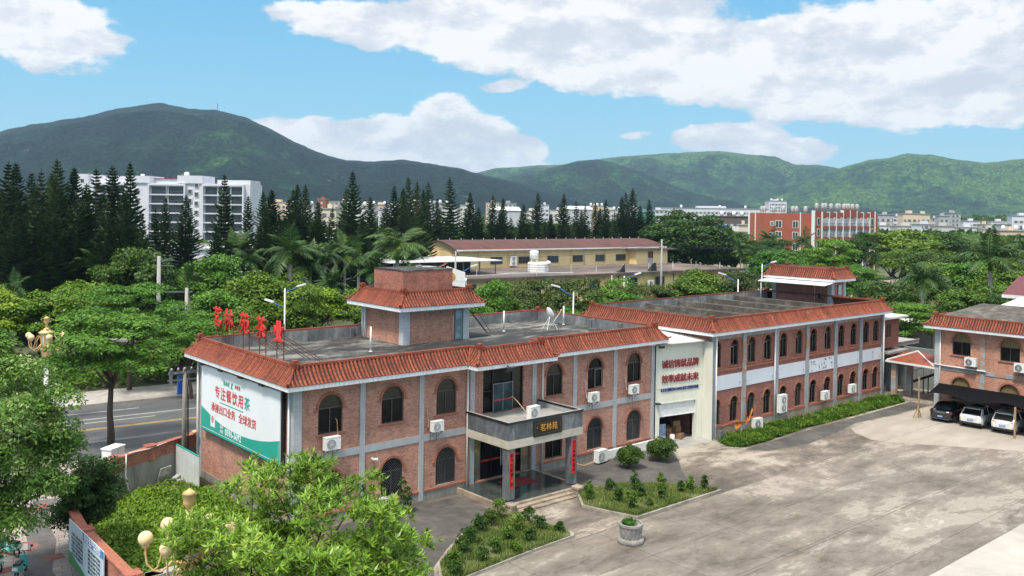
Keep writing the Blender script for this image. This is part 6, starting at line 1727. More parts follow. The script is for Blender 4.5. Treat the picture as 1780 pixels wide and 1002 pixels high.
# ---------------------------------------------------------------- yellow complex beyond the street
YB = thing('yellow_building', 'low yellow building with flat weathered roof and maroon roofed hall on top', 'building', (73.7,77.9,0), R(-5.1))
quick('lower_wall', YWALL, YB, lambda b: b.box(-14,68,.5,40,0,4.75))
quick('roof_slab', [BEAMC, stain_mat('pinkish_roof', [(.38,(.035,.03,.026)), (.48,(.085,.068,.058)), (.55,(.17,.125,.105)), (.66,(.30,.22,.19))], (.12,.6,3), stretch=(.5,1.4,1))], YB, lambda b: (b.box(-15,69.2,-.4,41,4.752,5.25,0), b.box(-14,68.5,.3,40,5.252,5.27,1)))
quick('upper_wall', YWALLC, YB, lambda b: b.box(10,66,22,37.5,5.28,8.95))
def hallroof(b):
    n = 10; v = []
    for x in (9.2, 66.8):
        for k in range(n+1):
            t = k/n; y = 21.2 + 17.1*t; z = 9.0 + 1.75*math.sin(PI*t)**.9
            v.append((x,y,z))
    m = n+1
    b.add(v, [(k,k+m,k+m+1,k+1) for k in range(n)])
quick('hall_roof', MAROONROOF, YB, hallroof)
quick('gable', YWALLC, YB, lambda b: b.add([(9.95,22+15.5*k/10,8.9+1.75*math.sin(PI*k/10)**.9) for k in range(11)], [tuple(range(10,-1,-1))]))
quick('gutter', WHITE, YB, lambda b: (b.bar((9.2,21.1,8.95),(66.8,21.1,8.95),.2,.25), [b.bar((10+2.8*k,29.8,10.75),(10+2.8*k,29.8,11.1),.08) for k in range(21)]))
for k, x in enumerate((24.0, 42.5, 56.0)): quick('drain_pipe', WHITE, YB, lambda b: b.tube([(x+.9,21.3,8.9),(x,21.8,8.1),(x,21.8,5.3)],.1,6))
for x in (15, 22.3, 30.5, 38.9, 48.5, 58.0): quick('pier', YWALL, YB, lambda b: b.box(x-.2,x+.2,21.82,21.99,5.28,8.9))
for i, x in enumerate((19.2,26.2,33.8,40.6,47.2,53.2)):
    w = quick('window', GREYM, YB, lambda b: b.box(x-1.45,x+1.45,21.9,21.98,6.0,7.5))
    quick('pane', GLASSB, w, lambda b: (b.box(x-1.35,x-.5,21.86,21.9,6.1,7.4), b.box(x-.4,x+.3,21.86,21.9,6.1,7.4), b.box(x+.4,x+1.35,21.86,21.9,6.1,7.4)))
    quick('window_grille', GREYM, w, lambda b: [b.box(x-1.3+.26*k,x-1.26+.26*k,21.6,21.64,6.0,7.5) for k in range(11)])
quick('side_room', [YWALLC, BEAMC], YB, lambda b: (b.box(55.6,65.5,19.5,21.98,5.28,8.4,0), b.box(54.6,67.8,18.6,22.3,8.41,8.75,1)))
quick('roof_doorway', [RUST, PILASTER], YB, lambda b: (b.box(59.3,60.9,19.44,19.49,6.6,8.1,0), b.box(59.3,60.9,19.42,19.48,5.3,6.6,1)))
for i, x in enumerate((-8,-1,6,13,20,27,36.8,44.2,51,58.5)):
    w = quick('window', GREYM, YB, lambda b: b.box(x-1.3,x+1.3,.42,.49,1.4,4.2))
    quick('pane', GLASSB, w, lambda b: (b.box(x-1.15,x-.05,.38,.42,1.5,4.1), b.box(x+.05,x+1.15,.38,.42,1.5,4.1)))
for x in (2.5,17,33,48): quick('downpipe', GREYM, YB, lambda b: b.tube([(x,.35,4.7),(x,.35,0)],.09,6))
quick('white_canopy', [SHEETW, GREYM], YB, lambda b: (b.prism([(-13,7),(9.5,6),(9.5,21),(-13,21)], 7.75, 7.9, 0), [b.bar((x,7.4,5.3),(x,7.4,7.75),.15,None,1) for x in (-12,-7,-2,2,5.5,9)]))
quick('tarpaulin', BLACKM, YB, lambda b: b.box(-9,6.5,12,20.5,5.3,7.6))
ac_unit('double fan air conditioner on the yellow hall wall by the first window', (98.6,97.3,5.6), R(-5), (1.5,.5,2.0), 0, double=True)
ac_unit('double fan air conditioner hung on the lower yellow wall behind the fuse rack', (114.5,74.1,1.6), R(-5), (1.3,.5,2.0), 1, double=True)
def yb(x, y): 
    c, s = math.cos(R(-5.1)), math.sin(R(-5.1)); return (73.7+x*c-y*s, 77.9+x*s+y*c)
wt = thing('water_tank', 'white octagonal water tank with a steel cylinder above on the weathered roof', 'water tank', (*yb(19.2,8),5.27))
quick('tank', WHITE, wt, lambda b: b.lathe([(1.9,0)]+[(1.9+.06*(k%2),.22*k) for k in range(1,9)]+[(1.7,1.95)], n=8, smooth=False))
quick('steel_cylinder', WHITE_METAL, wt, lambda b: (b.lathe([(.8,2.6),(.85,2.7),(.85,4.0),(.6,4.15)], (-.6,.4,0), 14), [b.bar((-.6+.7*math.cos(k*PI/2),.4+.7*math.sin(k*PI/2),1.9),(-.6+.7*math.cos(k*PI/2),.4+.7*math.sin(k*PI/2),2.65),.1) for k in range(4)]))
for x, y, l in ((22.5,9,'small round white dish beside the octagonal roof tank'),):
    tag(quick('small_dish', WHITE, None, lambda b: (b.bar((0,0,0),(0,0,1.2),.08), b.ball((0,0,1.6),.55,8,0,.9)), (*yb(x,y),5.27)), l, 'satellite dish')
for x, y, l in ((34.2,1.2,'black tarpaulin peak on the yellow building roof edge'),(43.0,1.5,'black drum shape wrapped in plastic on the roof edge')):
    tag(quick('black_bundle', BLACKM, None, lambda b: b.add([(-.9,-.5,0),(.9,-.5,0),(1.0,.5,0),(-.9,.5,0),(-.2,-.3,1.5 if x > 40 else .7),(1.0,-.2,1.7)], [(0,1,5,4),(1,2,5),(2,3,4,5),(3,0,4)]), (*yb(x,y),5.27)), l, 'bundle')
tag(quick('roof_pipework', WHITE, None, lambda b: (b.bar((*yb(-2,3),5.4),(*yb(12,6),5.4),.12), b.bar((*yb(9,7),5.4),(*yb(24,3.2),5.4),.15), [b.bar((*yb(x,1.5+(x%7)),5.27),(*yb(x,1.5+(x%7)),6.6),.06) for x in (3,14,27,30,38,47,50,55,60,63)])), 'loose white pipes and thin rods on the weathered yellow building roof', 'pipes')
gt = thing('white_gable_house', 'small white gable with round emblem and red tiled slope beside the stair house', 'house', (47.0,53.0,0), R(-40))
quick('wall', WHITE, gt, lambda b: b.prism([(0,0),(4,0),(4,6),(0,6)], 0, 7.6))
quick('gable', WHITE, gt, lambda b: b.add([(0,-.02,7.6),(4,-.02,7.6),(4,-.02,8.8),(1.6,-.02,9.6)], [(0,1,2,3)]))
quick('roof', TILE, gt, lambda b: b.add([(-3.5,-.3,7.4),(1.4,-.3,9.8),(1.4,6,9.8),(-3.5,6,7.4)], [(0,1,2,3)]))
quick('emblem', GOLD, gt, lambda b: b.add([(2.2+.55*math.cos(k*PI/8),-.06,8.2+.55*math.sin(k*PI/8)) for k in range(16)], [tuple(range(16))]))

# ---------------------------------------------------------------- white apartment block
AP = thing('apartment_block', 'wide white apartment block with recessed balconies rising behind the dark pines', 'building', (63.1,279.5,0), R(-40.8)); AP.scale = (.93, 1, 1)
quick('wall', PALEW, AP, lambda b: (b.box(0,62,0,14,0,24.6), b.box(0,4,-.3,12,0,27.3), b.box(4,19,1,12,24.6,26.8), b.box(19,26,-.5,12,24.6,26.9), b.box(36,45,-.5,12,24.6,27.2), b.box(50,62,0.5,12,24.6,25.9), b.box(26,36,4,12,24.6,26.0)))
quick('roof_edge', TILE, AP, lambda b: b.box(26,36,3.6,4,26.0,26.3))
for (x0, x1, n) in ((26.2,38.6,2),(45.6,59.6,3),(6.5,17.5,3)):
    fr = quick('balcony_surround', PALEW, AP, lambda b: (b.box(x0-.5,x0,-1.4,-.01,.5,23.8), b.box(x1,x1+.5,-1.4,-.01,.5,23.8), b.box(x0-.5,x1+.5,-1.4,-.01,23.8,24.4)))
    for f in range(7):
        z = 20.9 - 3.05*f
        bl = quick('balcony', [GREYM, PALEW], AP, lambda b: (b.box(x0,x1,-1.3,-.01,z-.35,z,1), b.box(x0,x1,-1.32,-1.28,z+.95,z+1.0,0), [b.box(x0+(x1-x0)*k/2-.06,x0+(x1-x0)*k/2+.06,-1.34,-1.28,z,z+2.7,1) for k in range(1,2)]))
        quick('balcony_glazing', FARGLASS, bl, lambda b: [b.box(x0+(x1-x0)*k/n+.4,x0+(x1-x0)*(k+1)/n-.15,-.05,-.012,z+.1,z+2.55) for k in range(n)])
for x in (21.5, 40.5, 42.8, 1.8):
    for f in range(8):
        z = 24.3 - 3.05*f - (.9 if x == 42.8 else 0)
        w = quick('window', WHITE, AP, lambda b: b.box(x-.75,x+.75,-.58 if x > 19 and x < 44 else -.36,-.01 if x < 19 else -.49,z,z+1.5) if False else b.box(x-.72,x+.72,-.36,-.02,z,z+1.4))
        quick('pane', FARGLASS, w, lambda b: b.box(x-.62,x+.62,-.40,-.361,z+.1,z+1.3))
quick('roof_tank', WHITE_METAL, AP, lambda b: (b.lathe([(.9,27.2),(.9,28.2),(.5,28.5)], (38,3,0), 12), b.lathe([(.7,26.9),(.7,27.6)], (22,3,0), 12)))
# lower pale halls in front of it
def hall(name, label, x, y, rz, L, W, H, mat, bands):
    t = thing(name, label, 'building', (x,y,0), rz)
    quick('wall', mat, t, lambda b: b.box(0,L,0,W,0,H))
    quick('roof', STEELROOF, t, lambda b: b.box(-.5,L+.5,-.5,W+.5,H+.01,H+.35))
    quick('balustrade', mat, t, lambda b: (b.box(0,L,-.6,-.45,H+1.2,H+1.35), [b.box(k*.9,k*.9+.3,-.6,-.45,H+.36,H+1.2) for k in range(int(L/.9))]))
    for (a, c, z0, z1) in bands: quick('window', GLASS, t, lambda b: b.box(a,c,-.06,-.01,z0,z1))
    return t
hall('pale_hall', 'pale blue grey hall with balustrade between the pines behind the tall palms', 82.0, 157.0, R(-40), 26, 12, 9.4, PALEW, ((9,14,3.2,6.6),(17,22,3.2,6.6),(2,6,3.2,6.6)))
hall('pale_hall', 'low white hall with balustrade below the white apartment block', 42.0, 170.0, R(-40), 34, 12, 7.2, PALEW, ((20,26,2.5,5.5),(4,10,2.5,5.5)))
wbh = thing('white_outbuilding', 'low white outbuilding glimpsed behind the clustered palms', 'building', (47.0,86.0,0), R(-8))
quick('wall', WHITE, wbh, lambda b: b.box(-12,16,0,8,0,5.2)); quick('roof', SHEETW, wbh, lambda b: b.box(-12.5,24,-.8,9,5.25,5.5))
quick('doorway', GLASS, wbh, lambda b: [b.box(x,x+1.6,-.06,-.01,0,3.6) for x in (-8,-3,2,7,12)])
lw = tag(quick('stone_wall', CONC, None, lambda b: (b.box(-8,8,0,.5,0,1.6), b.box(-8.3,8.3,-.15,.65,1.6,1.9)), (14.5,60.0,0), (0,0,R(-30))), 'low pale stone wall behind the transformer poles', 'wall')

# ---------------------------------------------------------------- red dormitory
RB = thing('red_dormitory', 'long orange red five storey block with white framed balconies and roof tanks', 'building', (215.1,99.1,0), R(-5))
quick('side_wall', REDBR, RB, lambda b: b.box(0,33,.02,23.4,0,17.3))
quick('front_wall', REDBR2, RB, lambda b: (b.box(0,3.4,-.6,0,0,18.2), b.box(27.4,30.4,-.6,0,0,18.2)))
for i in range(8):
    x = 3.4 + 24.0*i/7
    quick('white_fin', WHITE, RB, lambda b: b.box(x-.16,x+.16,-.95,0,0,17.9 + (.5 if 2 < i < 6 else 0)))
for x in (-.25, 30.2): quick('white_fin', WHITE, RB, lambda b: b.box(x,x+.35,-.8,.2,0,18.2))
quick('white_fin', WHITE, RB, lambda b: (b.box(-.15,0,22.9,23.5,0,17.6), b.box(-.15,0,4.0,4.3,0,17.6), b.box(-.15,0,20.6,20.9,0,17.4)))
for i in range(7):
    x0 = 3.57 + 24.0*i/7; x1 = x0 + 24/7 - .34
    for f in range(5):
        z = 13.6 - 3.25*f
        bl = quick('balcony', [REDBR2, GREYM, PALEW], RB, lambda b: (b.box(x0,x1,-.85,-.7,z-.9,z+.1,0), b.box(x0,x1,-.7,-.02,z-.2,z,2), b.box(x0,x1,-.82,-.78,z+.85,z+.92,1), [b.box(x0+.25*k,x0+.25*k+.05,-.82,-.78,z+.1,z+.85,1) for k in range(12)], b.box(x0,x1,-.04,-.005,z,z+2.35,2)))
        quick('balcony_door', FARGLASS, bl, lambda b: (b.box(x0+.3,x0+1.1,-.08,-.045,z,z+2.0)))
    quick('parapet', REDBR2, RB, lambda b: b.box(x0,x1,-.9,-.7,16.3,17.7 + (.9 if 2 < i < 5 else 0)))
for x, zs in ((1.9,(14,10.8,7.5,4.2)),(28.9,(14,10.8,7.5,4.2))):
    for z in zs:
        w = quick('window', WHITE, RB, lambda b: b.box(x-.65,x+.65,-.66,-.605,z-.1,z+2.1)); quick('pane', FARGLASS, w, lambda b: b.box(x-.5,x+.5,-.69,-.661,z+.05,z+1.95))
for y, s in ((14.4,.9),(12.0,1.25),(5.9,1.1)):
    for f in range(4):
        z = 12.9 - 3.3*f
        if s < 1: w = quick('window', WHITE, RB, lambda b: b.box(-.08,-.01,y-.75,y+.75,z+.6,z+1.9)); quick('pane', GLASSF, w, lambda b: b.box(-.11,-.081,y-.6,y+.6,z+.75,z+1.75))
        else:
            w = quick('window', WHITE, RB, lambda b: b.box(-.08,-.01,y-.95*s,y+.95*s,z,z+2.2))
            quick('pane', FARGLASS, w, lambda b: (b.box(-.11,-.081,y-.8*s,y-.08,z+.15,z+2.05), b.box(-.11,-.081,y+.08,y+.8*s,z+.15,z+2.05)))
tkp = MB(); tkp.lathe([(.75,.7),(.8,.8),(.8,2.3),(.5,2.6),(.2,2.7)], n=12); [tkp.bar((.6*math.cos(k*PI/2),.6*math.sin(k*PI/2),0),(.6*math.cos(k*PI/2),.6*math.sin(k*PI/2),.75),.1) for k in range(4)]
tko = None; k = 0
for x in (-0.5,1.5): pass
for (x, y) in [(2,20),(2,19),(2,15.5),(2,12),(2,8.5),(2,7.2),(2,4),(6,3),(9,3),(10.2,3),(13,3),(16,3),(17,3),(19.5,3),(20.8,3),(22,3),(24,3),(26.5,3)]:
    if tko is None: tko = tkp.build('rooftop_tank', M('dull_tank_steel', (.42,.42,.42), (.3,.3,.3), .5, 2)); o = tko
    else: o = tko.copy(); COL.objects.link(o)
    c, s = math.cos(R(-5)), math.sin(R(-5)); o.location = (215.1+x*c-y*s, 99.1+x*s+y*c, 17.3 + (1.0 if y == 3 else 0)); o.scale = (.72,.72,.8)
    tag(o, '%s steel water tank from the far end along the red dormitory roof' % ORD[k], 'water tank', 'water tanks on the red dormitory'); k += 1

# ---------------------------------------------------------------- far town
FM = [PALEW, STEELROOF, PALE2, PALE3, PALE4, PALE5, M('brown_render', (.13,.095,.085), (.10,.075,.065), .8, .3), REDBR, GREENNET]
FNAME = ['white', 'steel roofed white', 'grey white', 'cream', 'grey', 'peach', 'dark brown', 'orange', 'green netted']
CL = {'r': 'in the far town right of the red dormitory', 'w': 'stretching behind the big round tree', 'm': 'between the round tree and the red dormitory', 't': 'on the skyline above the red dormitory', 'c': 'in the far town beyond the pine row'}
def band_mat():
    m, nt, b = new_mat('far_window_band'); L = nt.links
    tc = N(nt, 'ShaderNodeTexCoord'); br = N(nt, 'ShaderNodeTexBrick', offset=0.0); L.new(tc.outputs['Object'], br.inputs['Vector'])
    sp_ = N(nt, 'ShaderNodeSeparateXYZ'); L.new(tc.outputs['Object'], sp_.inputs[0]); ad = N(nt, 'ShaderNodeMath', operation='ADD'); L.new(sp_.outputs[0], ad.inputs[0]); L.new(sp_.outputs[1], ad.inputs[1])
    cm = N(nt, 'ShaderNodeCombineXYZ'); L.new(ad.outputs[0], cm.inputs[0]); L.new(cm.outputs[0], br.inputs['Vector']); cm.inputs[1].default_value = 3
    br.inputs['Scale'].default_value = 1; br.inputs['Brick Width'].default_value = 3.1; br.inputs['Row Height'].default_value = 100; br.inputs['Mortar Size'].default_value = .75
    br.inputs['Color1'].default_value = (.08,.09,.10,1); br.inputs['Color2'].default_value = (.16,.17,.18,1); br.inputs['Mortar'].default_value = (.45,.44,.42,1); br.inputs['Mortar Smooth'].default_value = 0
    L.new(br.outputs[0], b.inputs['Base Color']); b.inputs['Roughness'].default_value = .4
    return m
BANDM = band_mat()
cnt = {}
for i, (x, y, w, h, m, c) in enumerate(FAR):
    rng = random.Random(i*3+1)
    k = cnt[(m, c)] = cnt.get((m, c), -1) + 1
    lab = '%s %s building from the left %s' % (ORD[k], FNAME[m], CL[c])
    if (m, c) in ((0,'w'), (0,'t'), (6,'m'), (3,'m'), (2,'m'), (7,'c'), (8,'c')): lab = '%s building %s' % ({'w':'very long white','t':'tall white tower'}.get(c, FNAME[m]), CL[c])
    rz = R(-40.6 + rng.choice([-14, 0, 12]) if w < 40 else -40.6)
    t = thing('town_building', lab, 'building', (x, y, 0), rz, 'buildings of the far town')
    d = min(w*.8, 16)
    quick('wall', FM[m], t, lambda b: (b.box(-w/2,w/2,0,d,0,h), b.box(-w*.15,w*.12,d*.3,d*.7,h,h+2.0) if m != 1 else None))
    if m == 1: quick('roof', SHEETW, t, lambda b: b.add([(-w/2-.5,-.5,h),(w/2+.5,-.5,h),(w/2+.5,d+.5,h),(-w/2-.5,d+.5,h),(-w/2-.5,d/2,h+2),(w/2+.5,d/2,h+2)], [(0,1,5,4),(4,5,2,3),(0,4,3),(1,2,5)]))
    else:
        quick('roof', CONC if m != 6 else FM[6], t, lambda b: b.box(-w/2-.4,w/2+.4,-.4,d+.4,h+.01,h+.4))
        if m != 8:
            n = int(h/3.1)
            for f in range(max(1, n - 5), n):
                quick('window_band', BANDM, t, lambda b: b.box(-w*.44,w*.44,-.08,-.01,3.1*f+1.0,3.1*f+2.5))
            n = 0
            if w > 14 and rng.random() < .6: quick('roof_tank', WHITE_METAL, t, lambda b: [b.lathe([(.9,0),(.9,1.8),(.4,2.2)], (q*w*.3,d*.3,h+.4), 8) for q in (-1,0.2,1)])
tag(quick('blue_shed', BLUEROOF, None, lambda b: b.box(-5,5,0,8,0,11.5), (330,218,0), (0,0,R(-40))), 'bright blue shed wall beside the red dormitory', 'shed')
rh = thing('red_roofed_house', 'cream house with red hipped roof between round tree and red dormitory', 'house', (190,112,0), R(-30))
quick('wall', PALE3, rh, lambda b: b.box(-6,6,0,9,0,9.5)); quick('roof', TILE, rh, lambda b: b.add([(-7,-1,9.5),(7,-1,9.5),(7,10,9.5),(-7,10,9.5),(0,4.5,13)], [(0,1,4),(1,2,4),(2,3,4),(3,0,4)]))
fr_ = thing('flat_roof_building', 'long flat roof with pinkish weathered top among trees behind the workshop', 'building', (128,26,0), R(-5))
quick('wall', YWALL, fr_, lambda b: b.box(0,34,0,14,0,4.4)); quick('roof', [BEAMC, stain_mat('pink_roof', [(.36,(.16,.11,.085)), (.5,(.28,.2,.16)), (.62,(.4,.3,.25))], (.1,.5,3))], fr_, lambda b: (b.box(-.5,34.5,-.5,14.5,4.41,4.9,0), b.box(0,34,0,14,4.91,4.93,1)))
mb_ = thing('maroon_roofed_building', 'brick building with maroon roof and grey pilasters behind the far block', 'building', (83,-4.5,0), -PI/2)
quick('wall', BRICK, mb_, lambda b: b.box(0,14,0,8,0,8.2))
quick('pilaster', PILASTER, mb_, lambda b: (b.box(-.3,.5,-.1,0,0,8.2), b.box(3.5,4.1,-.1,0,0,8.2)))
quick('roof', M('maroon_tile', (.14,.035,.04), (.10,.025,.03), .6, 2), mb_, lambda b: (b.add([(-1,-1,8.6),(15,-1,8.6),(15,3.5,10.4),(-1,3.5,10.4)], [(0,1,2,3)])))
quick('fascia', WHITE, mb_, lambda b: b.box(-1,15,-1.05,-1,8.25,8.6))
tag(quick('white_flat_roof', SHEETW, None, lambda b: b.add([(0,0,0),(12,0,0),(12,6,.6),(0,6,.6),(0,0,-.15),(12,0,-.15)], [(0,1,2,3),(0,4,5,1)]), (73,-6.5,8.1), (0,0,-PI/2)), 'white sloping sheet roof between far block and maroon roof', 'roof')
tag(quick('white_flat_roof', SHEETW, None, lambda b: b.box(0,14,0,8,0,.5), (95,-5.5,11.6), (0,0,-PI/2)), 'white flat canopy above the maroon roof at the picture edge', 'roof')
crm = thing('cream_corner_house', 'cream house with small tiled hat roof and white dish near the tall palm', 'house', (150,10,0), R(-60))
quick('wall', PALE5, crm, lambda b: b.box(-6,8,0,9,0,11.5)); quick('roof', TILE, crm, lambda b: b.add([(-1,-.8,13.2),(7,-.8,13.2),(7,5,13.2),(-1,5,13.2),(3,2,15)], [(0,1,4),(1,2,4),(2,3,4),(3,0,4)])); quick('dish', WHITE, crm, lambda b: b.ball((1,-.6,12.4),.7,8))
shd = thing('open_shed', 'dark open shed with white roof between workshop and far block', 'shed', (74,3.5,0), R(-40))
quick('roof', SHEETW, shd, lambda b: b.box(-6,8,-1,6,5.0,5.2)); quick('posts', CONC, shd, lambda b: [b.box(x,x+.4,-.6,-.2,0,5) for x in (-5,-1,3,7)]); quick('back_wall', PILASTER_OLD, shd, lambda b: b.box(-6,8,5.5,5.8,0,5))
tag(quick('walkway_deck', CONC, None, lambda b: (b.box(0,9,0,3,0,.35), b.box(0,9,-.05,0,.35,.45)), (60.2,-.5,4.05), (0,0,0)), 'raised concrete walkway deck behind the tiled passage roof', 'deck')
CLOUDTAB = [(0.220,0.167,0.070,0.040,1.30), (0.266,0.162,0.032,0.019,0.60), (0.500,0.210,0.051,0.022,1.10), (0.562,0.202,0.070,0.029,1.20), (0.638,0.202,0.096,0.038,1.40), (0.715,0.185,0.102,0.035,1.40), (0.829,0.176,0.128,0.045,1.50), (0.935,0.165,0.128,0.051,1.50), (1.053,0.164,0.166,0.058,1.50), (1.187,0.168,0.128,0.058,1.40), (0.923,0.138,0.070,0.026,1.20), (1.024,0.120,0.070,0.027,1.10), (1.103,0.106,0.064,0.019,1.00), (1.197,0.112,0.070,0.027,1.10), (0.779,0.219,0.192,0.029,1.30), (0.476,0.074,0.070,0.020,1.40), (0.537,0.071,0.070,0.024,1.40), (0.587,0.082,0.038,0.027,1.30), (0.632,0.096,0.048,0.031,1.70), (0.683,0.084,0.045,0.027,1.60), (0.718,0.070,0.031,0.020,1.50), (0.625,0.051,0.122,0.019,1.60), (0.917,0.082,0.038,0.015,1.30), (0.959,0.082,0.051,0.020,1.50), (1.001,0.068,0.051,0.017,1.40), (0.836,0.087,0.022,0.006,0.50), (0.705,0.138,0.026,0.008,0.60), (1.207,0.194,0.096,0.038,1.20)]
SKYTINT = (1.0,1.0,1.0)
HAZE = 0.00009
EXPOSURE = 0.55
# ---------------------------------------------------------------- trees
PCL = {'L': 'in the dense dark clump at the picture edge', 'A': 'just before the apartment block end', 'W': 'across the white apartment block', 'P': 'behind the tall palms', 'H': 'between palms and the maroon roofed hall', 'Y': 'behind the maroon roofed hall'}
pc = {}
for i, (g, x, y, h) in enumerate(sorted(PINE, key=lambda p: (p[0], (p[1]+21.9)*.76-(p[2]+42.9)*.65 if True else 0))):
    k = pc[g] = pc.get(g, -1) + 1
    rng = random.Random(i*7+3)
    t = thing('norfolk_pine', '%s %s pine from the left %s' % (ORD[k], 'tall' if h > 19 else 'shorter', PCL[g]), 'pine tree', (x, y, 0), rng.uniform(0, 6.28), 'pines in the long dark row'); t.rotation_euler = (rng.uniform(-.02,.02), rng.uniform(-.02,.02), rng.uniform(0,6.28))
    cr, tr = PINES[(i*5+2) % 6]
    s = rng.uniform(.85, 1.3) * (1.15 if g in 'LA' else 1.12)
    for nm, me in (('crown', cr), ('trunk', tr)):
        c = link_mesh(nm, me, t); w = max(h, 15)*s; c.scale = (w, w, h)
PLAB = ['wide palm whose fronds sweep up before the apartment block','palm crown just below the wide sweeping palm','palm behind the sweeping pair near the pines','tallest windblown palm left of the centre','bushy palm right of the tallest windblown one','palm with upright fronds before the pale hall','tall palm in the cluster centre beneath the pale hall','palm at the cluster edge nearest the hall canopy','low palm in front of the cluster against the white wall','big palm standing over the rooftop tank room','small palm rising from trees behind the street light','low palm above the light trees by the street light','slim young palm with straight stem by the transformer poles','second slim palm further from the transformer poles','windblown palm among dark pines over the round tree','small palm half hidden at the picture edge under pines','drooping palm low between the pines and light trees','palm beside the white canopy roof','palm before the orange end wall of the dormitory','palm at the corner of the orange dormitory','palm between round tree and dormitory','large drooping palm behind the workshop end','tall heavy palm over the far block, grey stem showing']
for i, (x, y, h) in enumerate(PALM):
    s = .86*[1.1,1.0,1.0,1.15,1.0,1.0,1.05,1.1,.95,1.1,.9,.8,.55,.55,.9,.8,1,.9,.9,.9,.9,1.0,1.1][i]
    h *= [1.12,1.1,1.1,1.12,1.1,1.1,1.1,1.1,1.05,1.12,1,1,1,1,1,1,1,1,1.1,1.1,1,1.05,1.08][i]
    place_palm(x, y, h, PLAB[i], i, s, i*1.3, 'palms around the site')
